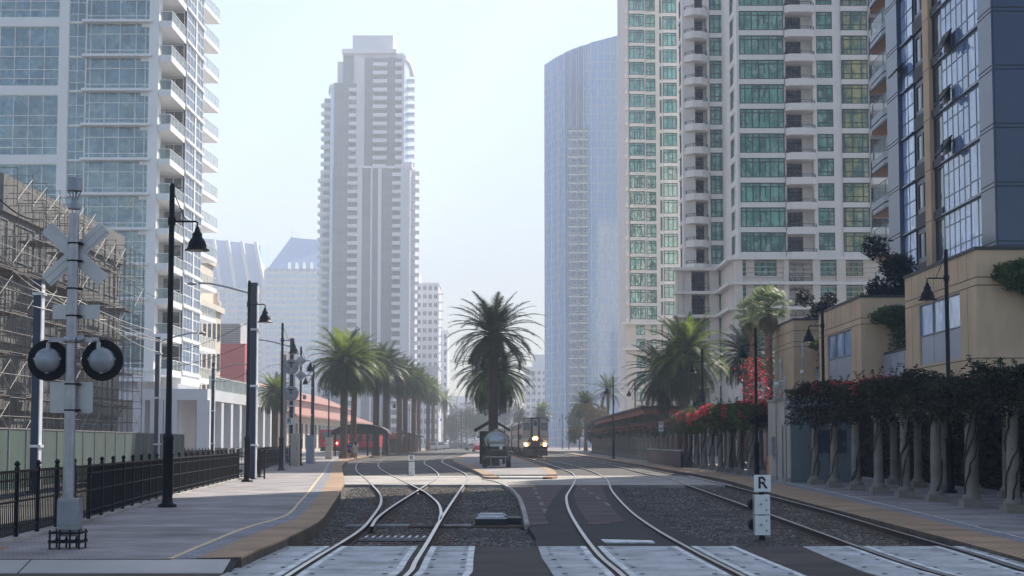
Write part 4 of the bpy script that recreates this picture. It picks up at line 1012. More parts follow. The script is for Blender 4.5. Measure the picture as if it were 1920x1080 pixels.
# ---- dark blue glass tower on the right, seen along its track side
DX = 25.8; yy = lambda p: DX * F / (p - 960)
dtw = empty('dark_glass_tower', (40, 90, 0), 'dark slate and blue glass tower with tan stripe and tilted open windows, right edge', 'glass tower')
wall = MB(); P = Parts(dtw); fh = 3.16; zj = PZ(97, yy(1690)); nd = int(zj / fh); z0 = zj - nd * fh; nf = 27; HT = z0 + nf * fh
A = (DX, yy(1675)); u = (0, -1); seg = [1675, 1696, 1719, 1743, 1754, 1772, 1822, 1851, 1877]; w = [yy(a) - yy(c_) for a, c_ in zip(seg, seg[1:])]
facade(wall, P, A, u, z0, fh, nf, [('p', w[0], dict(mat='slate_panel', out=.1)), ('w', w[1], dict(glass='glass_sky', frame='black_joint', nx=2, xs=(.5,), tr=(.3, .62), bh=.08, t=.06, fd=.004)),
       ('w', w[2], dict(glass='glass_night', frame='slate_dark', nx=2, tr=(), bh=.9, band='black_joint', out=-.12, t=.35)), ('p', w[3], dict(mat='tan_stucco', out=.04)),
       ('w', w[4], dict(glass='glass_night', frame='slate_dark', nx=1, tr=(), bh=.5, band='black_joint', out=-.1, t=.12)),
       ('w', w[5], dict(glass='glass_sky', frame='frame_grey', nx=5, tr=(.3, .75), bh=.08, t=.06, fd=.006)), ('w', w[6], dict(glass='glass_sky', frame='frame_grey', nx=2, tr=(.3,), bh=.14, t=.08, fd=.006)),
       ('p', w[7], dict(mat='slate_panel', out=.1))], 'slate_panel', bh=.1)
wall.box(DX, 62, yy(1877), yy(1877) + 1.5, 0, HT, 'slate_dark'); wall.box(DX + 1.2, 62, yy(1877) + 1.5, yy(1675) - .01, 0, HT, 'slate_dark')
wall.box(DX + .0, DX + 1.8, yy(1877) - .06, yy(1877), 0, HT, 'slate_panel')
pass
for f in range(nf):
    z = z0 + f * fh
    for s0, s1 in ((1675, 1696), (1851, 1877)):
        for dz in (0, .22): wall.box(DX - .115, DX - .1, yy(s1), yy(s0), z + dz, z + dz + .05, 'black_joint')
    wall.box(DX - .05, DX - .035, yy(1754), yy(1743), z, z + .04, 'black_joint')
    for dz in (0, .22): wall.box(DX + .0, 34, yy(1877) - .075, yy(1877) - .06, z + dz, z + dz + .05, 'black_joint')
wall.build('wall', dtw)
# balconies on the far end
for f in range(2, 14):
    zf = PZ(125 / 2.16, 109) + fh * (f - 9); b = MB()
    if zf < 10: continue
    pts = [(27.5, 112.5), (27.0, 110.8), (26.9, 107), (27.2, 104), (28.2, 101.6), (32.6, 101.6), (32.6, 112.5)]
    b.prism(pts, zf - .9, zf - .6, 'slate_panel'); b.prism([(x + .06, y) for x, y in pts], zf - .6, zf - .5, 'black_joint'); b.prism(pts, zf - .5, zf, 'slate_panel')
    b.prism([(27.2, 111.8), (27.2, 104.4), (28.2, 102.4), (32.4, 102.4), (32.4, 111.8)], zf - .92, zf - .901, 'wood_soffit')
    o = b.build('balcony', dtw); r = MB()
    for i in range(3):
        a, c_ = pts[i], pts[i + 1]; r.bar((a[0] + .1, a[1], zf + 1.1), (c_[0] + .1, c_[1], zf + 1.1), .05, 'frame_grey'); r.bar((a[0] + .1, a[1], zf), (a[0] + .1, a[1], zf + 1.1), .06, 'frame_grey'); r.add([(a[0] + .1, a[1], zf + .1), (c_[0] + .1, c_[1], zf + .1), (c_[0] + .1, c_[1], zf + 1.0), (a[0] + .1, a[1], zf + 1.0)], [(0, 1, 2, 3)], 'balustrade')
    rr_ = r.build('railing', dtw); rr_.parent = o
    if f in (5, 7, 8): c = MB(); c.lathe([(.3, 0), (.34, .5), (.1, .9)], (27.3, 105, zf + .02), 8, 'matt_black'); tag(c.build('garden_chair'), {5: 'dark chair on the lowest visible slate balcony', 7: 'dark round chair on a middle slate balcony', 8: 'dark covered chair on a high slate balcony'}[f], 'chair', 'chairs on the slate balconies')
# three tilted open windows and one on the far strip
for px, py, sc_ in ((1792, 78, 1.25), (1789, 178, 1.0), (1789, 273, 1.0), (1700, 132, .7)):
    y = yy(px); z = PZ(py, y); q = MB(); h = .95 * sc_; wd = .75
    q.hexa([(DX - .65, y - wd, z - h / 2), (DX - .6, y - wd, z - h / 2), (DX - .6, y + wd, z - h / 2), (DX - .65, y + wd, z - h / 2), (DX - .06, y - wd, z + h / 2), (DX - .01, y - wd, z + h / 2), (DX - .01, y + wd, z + h / 2), (DX - .06, y + wd, z + h / 2)], 'glass_night')
    for yw in (y - wd, y + wd): q.bar((DX - .63, yw, z - h / 2), (DX - .04, yw, z + h / 2), .08, 'black_joint')
    q.bar((DX - .63, y - wd, z - h / 2), (DX - .63, y + wd, z - h / 2), .09, 'black_joint')
    q.quad((DX + .06 - .14, y - wd, z - h / 2), (DX - .08, y + wd, z - h / 2), (DX - .08, y + wd, z + h / 2), (DX - .08, y - wd, z + h / 2), 'black_joint')
    q.build('open_window', dtw)
P.done()
# ---- tan podium houses
def tan_house(lab, p0, p1, xr, wp0, wp1, slot=None, zt=10.05):
    TX = 20.0; y1, y0 = TX * F / (p0 - 960), TX * F / (p1 - 960)
    t = empty('tan_building', (TX + 4, (y0 + y1) / 2, 0), lab, 'building'); b = MB()
    if wp0:
        wy1, wy0 = TX * F / (wp0 - 960), TX * F / (wp1 - 960); zb1, zt1 = 5.5, 8.45
        b.box(TX, TX + .5, y0, wy0, 0, zt, 'tan_stucco'); b.box(TX, TX + .5, wy1, y1, 0, zt, 'tan_stucco')
        b.box(TX, TX + .5, wy0, wy1, 0, zb1, 'tan_stucco'); b.box(TX, TX + .5, wy0, wy1, zt1, zt, 'tan_stucco')
        b.box(TX + .5, xr, y0, y1, 0, zt, 'tan_stucco')
        n = 3
        for k in range(n):
            a, c_ = wy0 + (wy1 - wy0) * k / n, wy0 + (wy1 - wy0) * (k + 1) / n
            q = MB(); q.box(TX + .1, TX + .2, a + .03, c_ - .03, 6.95, zt1 - .05, 'glass_sky')
            o = q.build('window', t); f = MB()
            for e in (a, c_ - .06): f.box(TX + .04, TX + .3, e, e + .06, 6.9, zt1, 'frame_grey')
            f.box(TX + .04, TX + .3, a + .06, c_ - .06, zt1 - .06, zt1, 'frame_grey'); f.box(TX + .04, TX + .3, a + .06, c_ - .06, 6.9, 6.96, 'frame_grey')
            fo = f.build('frame', t); fo.parent = o; fo.location = wl(fo) * 0
            q = MB(); q.box(TX + .08, TX + .3, a + .03, c_ - .03, zb1, 6.89, 'grey_panel'); q.build('spandrel_panel', t)
    else:
        b.box(TX, xr, y0, y1, 0, zt, 'tan_stucco')
    b.box(TX - .06, xr + .05, y0 - .06, y1 + .05, zt, zt + .14, 'coping')
    g = .02
    for z in (8.5, 8.85, 5.35, 4.7) + ((zt - .75,) if slot else ()):
        b.box(TX - g * .3, TX, y0, y1, z, z + .04, 'tan_joint'); b.box(TX, xr, y0 - g * .3, y0, z, z + .04, 'tan_joint')
    m = int((y1 - y0) / 1.25)
    for k in range(1, m):
        y = y0 + (y1 - y0) * k / m; b.box(TX - .005, TX, y, y + .02, 8.9, zt, 'tan_joint')
        if not (wp0 and wy0 - .1 < y < wy1 + .1): b.box(TX - .005, TX, y, y + .02, 5.4, 8.5, 'tan_joint')
    b.build('wall', t)
    if slot: q = MB(); q.box(TX - .03, TX + .1, TX * F / (slot[1] - 960), TX * F / (slot[0] - 960), 1, 7.9, 'window_dark'); q.build('window', t)
    return t
tan_house('nearest tan stucco building, with three part strip window, above the shaded pergola', 1700, 1835, 34, 1726, 1803)
tan_house('middle tan stucco building with a bright three part window beside the lamp', 1537, 1616, 34, 1553, 1598)
tan_house('farthest tan stucco building with a tall dark slot window', 1453, 1489, 34, None, None, (1461, 1468), 10.4)
t = empty('podium_wall', (22, 90, 0), 'grey panelled lower wall running between the tan buildings', 'wall'); b = MB()
b.box(21.2, 34, 76.0, 85.0, 0, 6.7, 'grey_panel'); b.box(21.5, 34, 97.5, 105.5, 0, 6.9, 'grey_panel'); b.box(20.4, 34, 114, 124, 0, 6.7, 'grey_panel'); b.box(25.9, 40, 55, 78.5, 0, 7.5, 'grey_panel')
for y0, y1, x_ in ((76, 85, 21.2), (97.5, 105.5, 21.5), (114, 124, 20.4)):
    b.box(x_ - .02, x_ + .3, y0, y1, 6.9 if x_ == 21.5 else 6.7, 7.05 if x_ == 21.5 else 6.85, 'coping')
    for z in (4.0, 5.2): b.box(x_ - .006, x_, y0, y1, z, z + .04, 'coping')
    for k in range(1, 6): y = y0 + (y1 - y0) * k / 6; b.box(x_ - .006, x_, y, y + .03, 0, 6.6, 'coping')
b.build('panels', t)
# ---- pergolas
def column_mesh():
    b = MB(); b.box(-.27, .27, -.27, .27, 0, .2, 'column_stone')
    b.lathe([(.24, .2), (.25, .26), (.19, .32), (.16, .4), (.155, .6), (.155, 1.2), (.135, 2.2), (.13, 2.32), (.17, 2.36), (.17, 2.42), (.15, 2.45), (.21, 2.52)], (0, 0, 0), 14, 'column_stone')
    b.box(-.22, .22, -.22, .22, 2.52, 2.62, 'column_stone'); return b.mesh('column')
colm = column_mesh()
def pergola(lab, ys, x, depth, z=.06, top=2.62, beam='pergola_beam', back=True):
    t = empty('pergola', (x + depth / 2, (ys[0] + ys[-1]) / 2, z), lab, 'pergola'); base = wl(t)
    for y in ys:
        for k, xx in enumerate((x, x + depth) if back else (x,)):
            o = bpy.data.objects.new('column', colm); COL.objects.link(o); o.parent = t; o.location = Vector((xx, y, z)) - base
            o.rotation_euler.z = R.uniform(-.05, .05)
    for xx in (x, x + depth): b = MB(); b.box(xx - .14, xx + .14, ys[0] - .8, ys[-1] + .8, z + top, z + top + .3, beam); b.build('beam', t)
    b = MB(); y = ys[0] - .6
    while y < ys[-1] + .6: b.box(x - .7, x + depth + .7, y, y + .1, z + top + .302, z + top + .48, beam); y += .75
    b.build('rafters', t); return t
Yn = [30.1, 33.4, 36.8, 40.2, 43.5, 46.9, 50.3, 53.6, 57.2, 60.8]
pergola('nearest shaded pergola with pale stone columns under dark vines', Yn, 12.3, 3.2)
Ym = [77.2, 81.0, 84.7, 88.4, 92, 95.8, 99.6, 103.4, 107]
pergola('sunlit middle pergola topped with red bougainvillea', Ym, 12.3, 3.0)
Yf = [112 + 3.3 * k for k in range(36)]
pergola('long far pergola of pale columns with a rust red beam', Yf, 12.25, 2.6, beam='rust_beam', back=False, top=2.9)
# climbing stems on the near columns
rr = random.Random(9)
def climber(x, y, lab, seed):
    r = random.Random(seed); b = MB()
    for s in range(3):
        a = r.uniform(0, 6.3); pts = []
        for k in range(15): z = .05 + k * .19; a += r.uniform(-.1, .75); q = .165 + .03 * r.random(); pts.append((x + q * cos(a), y + q * sin(a), z))
        b.tube(pts, .018 + .008 * r.random(), 5, 'bark')
    leaves(b, [(x + r.uniform(-.35, .35), y + r.uniform(-.35, .35), r.uniform(1.2, 2.7)) for _ in range(45)], .08, 'leaf_dark')
    tag(b.build('climbing_vine'), lab, 'vine', 'vine stems twined round the pergola columns')
ordn = ['nearest', 'second', 'third', 'fourth', 'fifth', 'sixth', 'seventh', 'eighth', 'ninth', 'tenth']
for i, y in enumerate(Yn[2:]): climber(12.3, y, 'bare woody vine twined round the %s visible column of the shaded pergola' % ordn[i], i)
for i, y in enumerate(Ym): climber(12.3, y, 'leafy vine twined round the %s column of the sunlit pergola from the lamp' % ordn[i], 40 + i)
# vine masses: foliage and flowers
def vine(name, lab, x0, x1, y0, y1, zf, n, leafm, fl, flm='flower', size=.16, seed=1, hang=.6, gap=None, alt=None):
    r = random.Random(seed); t = empty(name, ((x0 + x1) / 2, (y0 + y1) / 2, 3), lab, 'vine'); pts = []; fp = []
    while len(pts) < n:
        y = r.uniform(y0, y1)
        x = x0 + (x1 - x0) * r.random() ** 1.5; zt_ = zf(y); h = noise.noise(Vector((x * .8, y * .45, seed))) * .36
        if x < x0 + .5 and r.random() < hang: z = r.uniform(2.5 + h, zt_ + h)
        else: z = zt_ + h - abs(r.gauss(0, .22))
        pts.append((x, y, z))
        if fl(x, y, z, zt_ + h, r): fp.append((x - .04, y, z + .06))
    b = MB(); q = [p for p in pts if noise.noise(Vector((p[0] * .9, p[1] * .5, p[2] * 1.3 + seed))) < .12]; leaves(b, q, size, leafm, r=r); q = [p for p in pts if noise.noise(Vector((p[0] * .9, p[1] * .5, p[2] * 1.3 + seed))) >= .12]; leaves(b, q, size * 1.15, alt or leafm, r=r)
    for _ in range(int((y1 - y0) * 3.5)):
        y = r.uniform(y0, y1); zt_ = zf(y); up = r.random() < .35; x = r.uniform(x0, x0 + 1.6); z = zt_ if up else 2.7; L_ = r.uniform(.15, .55); dx, dy = r.uniform(-.3, .3), r.uniform(-.5, .5); pp = [(x + dx * k / 6, y + dy * k / 6, z + (L_ if up else -L_) * k / 6) for k in range(7)]
        b.tube(pp, .008, 3, 'bark'); leaves(b, [(a + r.gauss(0, .04), c_ + r.gauss(0, .04), e) for a, c_, e in pp for _k in range(4)], size * .8, alt or leafm, r=r)
    b.build('foliage', t)
    if fp: b = MB(); leaves(b, fp, size * .95, flm, r=r); b.build('flowers', t)
    return t
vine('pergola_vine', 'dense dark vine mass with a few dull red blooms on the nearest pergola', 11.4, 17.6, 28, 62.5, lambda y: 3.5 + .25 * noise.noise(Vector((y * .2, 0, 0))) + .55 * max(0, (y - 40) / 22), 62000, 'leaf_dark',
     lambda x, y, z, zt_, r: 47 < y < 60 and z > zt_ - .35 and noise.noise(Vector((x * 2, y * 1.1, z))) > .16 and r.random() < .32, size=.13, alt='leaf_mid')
vine('bougainvillea', 'bright pink red bougainvillea spilling over the sunlit pergola', 11.5, 16, 74.5, 109, lambda y: 3.75 + .3 * noise.noise(Vector((y * .2, 3, 0))), 36000, 'leaf_vine',
     lambda x, y, z, zt_, r: noise.noise(Vector((x * .9, y * .45, z * .8))) > .05 and z > zt_ - .75 and r.random() < .75, size=.17, seed=2, alt='leaf_green')
vine('pergola_vine', 'low olive vine growing along the top of the far rust red pergola', 11.9, 14.9, 112, 232, lambda y: 3.7 + .3 * noise.noise(Vector((y * .1, 3, 4))), 14000, 'leaf_grey', lambda x, y, z, zt_, r: False, size=.3, seed=3, hang=.25)
vine('bougainvillea', 'tall narrow bougainvillea with bright red blooms climbing beside the tall lamp', 15.6, 17.2, 98, 103.5, lambda y: 7.0, 100, 'leaf_vine', lambda *a: False, seed=4)
b = MB(); r = random.Random(12); pf = [(16.4 + r.gauss(0, .45) + (z - 4) * -.08, 100 + r.gauss(0, .6), z) for z in [3.2 + 4.2 * r.random() for _ in range(1500)]]
vt = [o for o in COL.objects if o.get('label', '').startswith('tall narrow bougainvillea')][0]
leaves(b, pf[:700], .2, 'leaf_vine', r=r); leaves(b, pf[700:], .22, 'flower', r=r); b.build('flowers', vt)
def bush(name, lab, c, rad, n, m, size, seed=1, cat='bush', extra=None, frac=0, stems=True):
    r = random.Random(seed); t = empty(name, (c[0], c[1], max(0, c[2] - rad[2])), lab, cat); b = MB(); pts = []
    for k in range(9): cc = (c[0] + r.uniform(-.6, .6) * rad[0], c[1] + r.uniform(-.6, .6) * rad[1], c[2] + r.uniform(-.6, .6) * rad[2]); pts += blob(cc, [q * r.uniform(.35, .6) for q in rad], n // 9, r, .2)
    k = int(len(pts) * (1 - frac)); r.shuffle(pts); leaves(b, pts[:k], size, m, r=r); b.build('foliage', t)
    if extra: b = MB(); leaves(b, [(x, y, z + .05) for x, y, z in pts[k:] if z > c[2] - rad[2] * .2], size, extra, r=r); b.build('flowers', t)
    if stems:
        b = MB()
        for k in range(5): e = (c[0] + r.uniform(-.5, .5) * rad[0], c[1] + r.uniform(-.5, .5) * rad[1], c[2] + r.uniform(-.2, .5) * rad[2]); b.tube([(c[0] + r.uniform(-.1, .1), c[1], c[2] - rad[2] * 1.0), tuple((a + q) / 2 + r.uniform(-.15, .15) for a, q in zip((c[0], c[1], c[2] - rad[2]), e)), e], [.07, .05, .02], 5, 'bark')
        b.build('stems', t)
    return t
bush('flowering_bush', 'orange and yellow flowering bush at the far end of the pergola by the train', (11.0, 262, 3.0), (1.4, 3, 1.7), 2600, 'leaf_green', .32, 21, extra='leaf_orange', frac=.45)
bush('climbing_bush', 'dark green bush hanging over the far pergola end', (12.4, 236, 3.2), (1.2, 6, 1.6), 2600, 'leaf_dark', .32, 22)
bush('flowering_bush', 'tall autumn orange bush behind the rust roofed pavilion', (13.6, 246, 5.6), (2.8, 4, 2.6), 3600, 'leaf_green', .34, 23, extra='leaf_orange', frac=.6)
pv = empty('pavilion', (15, 190, 0), 'open rust red timber pavilion above the far pergola', 'pavilion'); b = MB()
b.box(12.9, 17.5, 146, 236, 4.45, 5.0, 'rust_beam'); b.box(12.6, 17.8, 145.6, 236.4, 5.0, 5.25, 'pergola_beam'); b.build('roof', pv)
for k in range(12): MB().box(13.1, 13.5, 148 + k * 7.8, 148.4 + k * 7.8, 0, 4.449, 'rust_beam').build('post', pv)
b = MB(); b.box(17, 17.4, 146, 236, 0, 4.4, 'rust_beam'); b.build('wall', pv)
b = MB(); b.box(11.25, 11.4, 100, 124, .05, 1.15, 'navy_paint'); b.box(11.2, 11.45, 99.95, 124.05, 1.15, 1.22, 'worn_white'); tag(b.build('barrier'), 'long dark navy barrier board in front of the pale columns', 'barrier')
b = MB(); b.box(17.6, 17.9, 28, 98, 0, 3.3, 'pergola_beam'); r = random.Random(77)  # added dark backing, stands in for the deep shade under the pergola
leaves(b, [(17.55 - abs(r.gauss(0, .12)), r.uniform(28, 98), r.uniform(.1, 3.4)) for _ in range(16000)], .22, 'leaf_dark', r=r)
tag(b.build('shade_backing'), 'added dark leafy backing standing in for deep shade behind the shaded pergola columns', 'shade backing')
# ---- concrete equipment shed and orange bollards
sh = empty('equipment_shed', (13, 66, 0), 'small beige concrete equipment shed with a steel door, inside a ring of bollards', 'shed')
sx0, sy0, sy1 = 11.9, 64.0, 69.5; b = MB(); b.box(sx0, 14.8, sy0, sy1, .05, 3.6, 'shed_wall'); b.box(sx0 + .02, 14.8, sy0 - .012, sy0, .05, 3.58, 'shed_grey'); b.box(sx0 - .05, 14.9, sy0 - .08, sy1 + .05, 3.6, 3.7, 'concrete_pale'); b.box(sx0 - .04, sx0, sy0, sy1, .05, .25, 'concrete_pale'); b.build('wall', sh)
q = MB(); q.box(sx0 - .04, sx0 + .02, 65.7, 66.9, .25, 2.5, 'shed_wall'); q.box(sx0 - .055, sx0 - .04, 65.66, 65.7, .25, 2.55, 'frame_grey'); d_ = q.build('door', sh)
q = MB(); q.cyl((sx0 - .1, 66.75, 1.2), (sx0 - .04, 66.75, 1.2), .03, n=8, mat='galvanised'); h_ = q.build('handle', sh); h_.parent = d_
q = MB(); q.box(sx0 - .22, sx0 - .045, 67.3, 68.3, 1.2, 2.0, 'grey_metal'); q.build('meter_box', sh)
q = MB()
for z in (1.3, 2.6): q.box(13.1, 14.3, sy0 - .03, sy0 - .013, z, z + 1.0, 'window_dark')
q.build('vent', sh)
q = MB(); q.cyl((sx0 - .08, 67.0, .1), (sx0 - .08, 67.0, 4.1), .035, n=8, mat='grey_metal'); q.build('conduit_or_lit_edge', sh)
def bollard(x, y, r, h, lab): b = MB(); b.lathe([(r, 0), (r, h - .05), (r * .8, h)], (x, y, .05), 14, 'orange_paint'); tag(b.build('bollard'), lab, 'bollard', 'orange bollards round the shed')
for px, py, r, h, lab in ((1441, 900, .07, 1.05, 'thin orange bollard left of the thick one at the shed'), (1446.5, 899, .12, 1.2, 'thick orange bollard at the left side of the shed'), (1479, 904, .09, 1.1, 'orange bollard at the shed corner nearest its door'), (1489, 905, .09, 1.15, 'orange bollard on the dark vented side of the shed'), (1536, 901, .08, 1.1, 'lone orange bollard between two vine wrapped columns')):
    g_ = G(px, py - 4, .06); bollard(g_[0], g_[1], r, h, lab)
b = MB(); g_ = G(1509, 900, .06); b.cyl((*g_, .05), (*g_, .75), .06, n=10, mat='worn_white'); tag(b.build('bollard'), 'short white pipe bollard against the dark side of the shed', 'bollard')
# ---- broadleaf trees on the podium and hanging creepers
def leaf_tree(lab, x, y, z0, ztop, w, n, m, seed):
    r = random.Random(seed); t = empty('magnolia_tree', (x, y, z0), lab, 'tree'); b = MB(); tip = []
    b.tube([(x, y, z0), (x + .1, y, z0 + (ztop - z0) * .35), (x, y, z0 + (ztop - z0) * .8)], [.16, .11, .04], 7, 'bark')
    for k in range(16):
        a = r.uniform(0, 6.3); h = z0 + (ztop - z0) * r.uniform(.25, .95); q = w * .5 * r.uniform(.3, 1) * (1 - .45 * abs((h - z0) / (ztop - z0) - .5))
        e = (x + q * cos(a), y + q * sin(a), h); tip.append(e); b.tube([(x, y, h - .7), ((x + e[0]) / 2, (y + e[1]) / 2, h - .2), e], [.06, .04, .02], 5, 'bark')
    b.build('trunk', t); b = MB()
    for e in tip: leaves(b, blob(e, (w * .26,) * 2 + (w * .24,), n // 16, r, .1), .24, m, r=r)
    b.build('crown', t)
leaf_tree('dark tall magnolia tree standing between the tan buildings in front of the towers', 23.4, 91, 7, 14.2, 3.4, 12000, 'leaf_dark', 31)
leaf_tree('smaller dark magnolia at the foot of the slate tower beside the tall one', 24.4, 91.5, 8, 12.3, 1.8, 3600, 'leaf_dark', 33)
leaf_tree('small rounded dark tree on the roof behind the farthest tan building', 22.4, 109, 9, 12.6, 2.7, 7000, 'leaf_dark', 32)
def creeper(lab, c, rad, n, seed, hang, m='leaf_green'):
    r = random.Random(seed); t = empty('creeper', c, lab, 'creeper'); b = MB(); pts = blob(c, rad, n, r, .1)
    for k in range(n // 2): pts.append((c[0] + r.uniform(-.1, .75) * rad[0], c[1] + r.uniform(-.8, .8) * rad[1], c[2] - r.random() ** 1.4 * hang))
    leaves(b, pts, .19, m, r=r); b.build('foliage', t)
creeper('leafy creeper spilling over the roof corner of the nearest tan building', (22.3, 63.5, 8.9), (1.7, .9, .8), 8000, 51, 1.2)
creeper('leafy creeper hanging down the gap between the nearest and middle tan buildings', (21.6, 84.2, 8.9), (1.3, 1.3, .6), 3600, 52, 3.0)
creeper('small creeper hanging over the gap beside the farthest tan building', (21.5, 104, 8.6), (.9, 1.2, .4), 1400, 53, 2.6)
# ================================================================ PALMS
def date_crown(seed, n=110, L=3.7, mats=('frond_dark', 'frond'), w=.085, up=78, lo=-50, nl=30, dry=0.0):
    r = random.Random(seed); b = MB(); nl = int(nl * 1.2)
    for f in range(n):
        q = (f + .5) / n; az = f * 2.39996 + r.uniform(-.2, .2); e0 = radians(up + (lo - up) * q ** .85 + r.uniform(-7, 7))
        ln = L * (1 - .25 * abs(q - .45)) * r.uniform(.9, 1.08); ns = 12; p = Vector((cos(az) * .18, sin(az) * .18, -.25 * q)); pts = [p.copy()]; el = e0
        bend = radians(52 + 25 * r.random()) * (.55 + .45 * cos(e0)); tw = r.uniform(-.25, .25)
        for k in range(ns):
            s = (k + .5) / ns; el = e0 - bend * s ** 1.5; a2 = az + tw * s
            p = p + Vector((cos(a2) * cos(el), sin(a2) * cos(el), sin(el))) * (ln / ns); pts.append(p.copy())
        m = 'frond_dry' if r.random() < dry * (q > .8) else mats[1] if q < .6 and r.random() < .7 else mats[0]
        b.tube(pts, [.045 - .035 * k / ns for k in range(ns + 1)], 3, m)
        for k in range(nl):
            s = .12 + .86 * k / (nl - 1); i = min(int(s * ns), ns - 1); c = pts[i].lerp(pts[i + 1], s * ns - i); d = (pts[i + 1] - pts[i]).normalized()
            side = d.cross(Vector((0, 0, 1)))
            if side.length < .1: side = Vector((-sin(az), cos(az), 0))
            side.normalize(); upv = side.cross(d).normalized(); ll = .74 * sin(pi * min(1, .22 + s * .75)) ** .8 * r.uniform(.85, 1.1) * L / 3.7
            for sg in (-1, 1):
                dr = (d * .75 + side * sg * .75 + upv * r.uniform(.0, .3) - Vector((0, 0, .22))).normalized(); t = c + dr * ll; wv = d * w
                b.add([c - wv * .5, c + wv * .5, t], [(0, 1, 2)], m)
    return b.mesh('crown')
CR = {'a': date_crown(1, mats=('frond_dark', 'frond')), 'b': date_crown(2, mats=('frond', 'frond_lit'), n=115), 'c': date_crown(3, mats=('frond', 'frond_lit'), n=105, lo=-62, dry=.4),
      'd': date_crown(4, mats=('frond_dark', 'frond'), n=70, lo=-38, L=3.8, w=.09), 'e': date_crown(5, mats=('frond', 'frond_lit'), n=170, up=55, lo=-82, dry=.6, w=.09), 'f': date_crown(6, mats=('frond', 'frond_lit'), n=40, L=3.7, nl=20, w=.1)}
def date_palm(lab, px, py, Y, k, scale=1.0, trunk_r=.38, boot=1.0, mat='trunk', group=None, z0=.1, lean=0.0, seed=0, sc2=None):
    x, z = AT(px, py, Y); r = random.Random(seed + 50); zb = z - .35 * scale
    t = empty('date_palm', (x - lean, Y, z0), lab, 'palm tree', group)
    o = bpy.data.objects.new('crown', CR[k]); COL.objects.link(o); o.parent = t; o.location = (lean, 0, z - z0); o.scale = (scale, scale, scale * (sc2 or 1)); o.rotation_euler.z = r.uniform(0, 6)
    b = MB(); n = 26; prof = []
    for i in range(n + 1):
        s = i / n; rr_ = trunk_r * (1.25 - .35 * min(1, s * 5)) * (1 + .05 * (i % 2)); prof.append((rr_, s * (zb - z0 - boot)))
    b.lathe(prof, (0, 0, 0), 12, mat)
    if lean:
        b.v = [(x_ + lean * (zz / (zb - z0)) ** 1.3, y_, zz) for x_, y_, zz in b.v]
    b.build('trunk', t, local=True)
    b = MB(); h0 = zb - z0 - boot; prof = [(trunk_r * 1.0, h0 - .1), (trunk_r * 1.55, h0 + boot * .3), (trunk_r * 1.7, h0 + boot * .6), (trunk_r * 1.35, h0 + boot * 1.0), (.15, h0 + boot * 1.25)]
    b.lathe(prof, (lean * .95, 0, 0), 14, 'boot' if mat != 'trunk_dark' else mat)
    for i in range(int(90)):       # cut frond bases
        a = i * 2.39996; s = i / 90; hh = h0 + boot * (.0 + s * 1.05); rad = trunk_r * (1.0 + .75 * sin(pi * min(1, .12 + s * .8))); d = Vector((cos(a), sin(a), .5)).normalized()
        p = Vector((lean * .95 + cos(a) * rad * .93, sin(a) * rad * .93, hh)); b.bar(p, p + d * (.16 + .1 * s), .13, 'boot' if mat != 'trunk_dark' else mat, .06)
    b.build('frond_stubs', t, local=True)
    return t
g1_ = 'date palms along the left platform'
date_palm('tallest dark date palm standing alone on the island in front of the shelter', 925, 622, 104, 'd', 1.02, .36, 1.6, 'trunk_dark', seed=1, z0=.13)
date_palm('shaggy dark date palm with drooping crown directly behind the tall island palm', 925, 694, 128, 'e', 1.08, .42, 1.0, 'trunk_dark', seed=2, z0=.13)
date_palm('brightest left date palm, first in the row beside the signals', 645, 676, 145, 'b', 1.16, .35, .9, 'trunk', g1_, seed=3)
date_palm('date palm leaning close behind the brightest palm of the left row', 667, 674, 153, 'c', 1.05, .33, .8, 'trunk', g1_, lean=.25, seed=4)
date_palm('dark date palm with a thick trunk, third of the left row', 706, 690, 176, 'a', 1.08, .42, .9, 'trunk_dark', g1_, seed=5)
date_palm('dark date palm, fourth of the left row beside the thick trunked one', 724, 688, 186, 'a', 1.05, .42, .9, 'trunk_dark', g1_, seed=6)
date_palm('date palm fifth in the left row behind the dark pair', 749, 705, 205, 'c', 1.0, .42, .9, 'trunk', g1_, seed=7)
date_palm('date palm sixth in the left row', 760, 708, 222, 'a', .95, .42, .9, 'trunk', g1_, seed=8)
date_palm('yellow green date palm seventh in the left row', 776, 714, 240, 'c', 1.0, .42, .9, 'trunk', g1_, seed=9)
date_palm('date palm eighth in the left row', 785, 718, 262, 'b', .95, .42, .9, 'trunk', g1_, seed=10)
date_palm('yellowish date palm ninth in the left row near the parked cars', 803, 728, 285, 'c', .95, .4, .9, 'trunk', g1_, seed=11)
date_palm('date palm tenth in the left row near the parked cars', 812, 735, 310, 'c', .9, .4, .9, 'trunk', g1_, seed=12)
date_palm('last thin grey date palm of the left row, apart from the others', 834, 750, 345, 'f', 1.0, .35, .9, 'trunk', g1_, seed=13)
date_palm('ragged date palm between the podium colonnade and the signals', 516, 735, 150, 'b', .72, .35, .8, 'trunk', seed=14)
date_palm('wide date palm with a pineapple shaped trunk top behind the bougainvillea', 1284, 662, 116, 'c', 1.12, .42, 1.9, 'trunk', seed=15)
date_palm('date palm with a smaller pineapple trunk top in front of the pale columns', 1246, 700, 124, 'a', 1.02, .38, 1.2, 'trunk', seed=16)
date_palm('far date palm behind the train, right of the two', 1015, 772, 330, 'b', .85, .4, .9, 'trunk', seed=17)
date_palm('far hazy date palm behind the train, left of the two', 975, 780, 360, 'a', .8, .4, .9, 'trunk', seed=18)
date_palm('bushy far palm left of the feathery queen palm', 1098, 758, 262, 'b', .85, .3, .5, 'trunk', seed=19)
date_palm('feathery tall queen palm between the lamps near the pavilion', 1140, 730, 240, 'f', 1.0, .22, .5, 'trunk', seed=20)
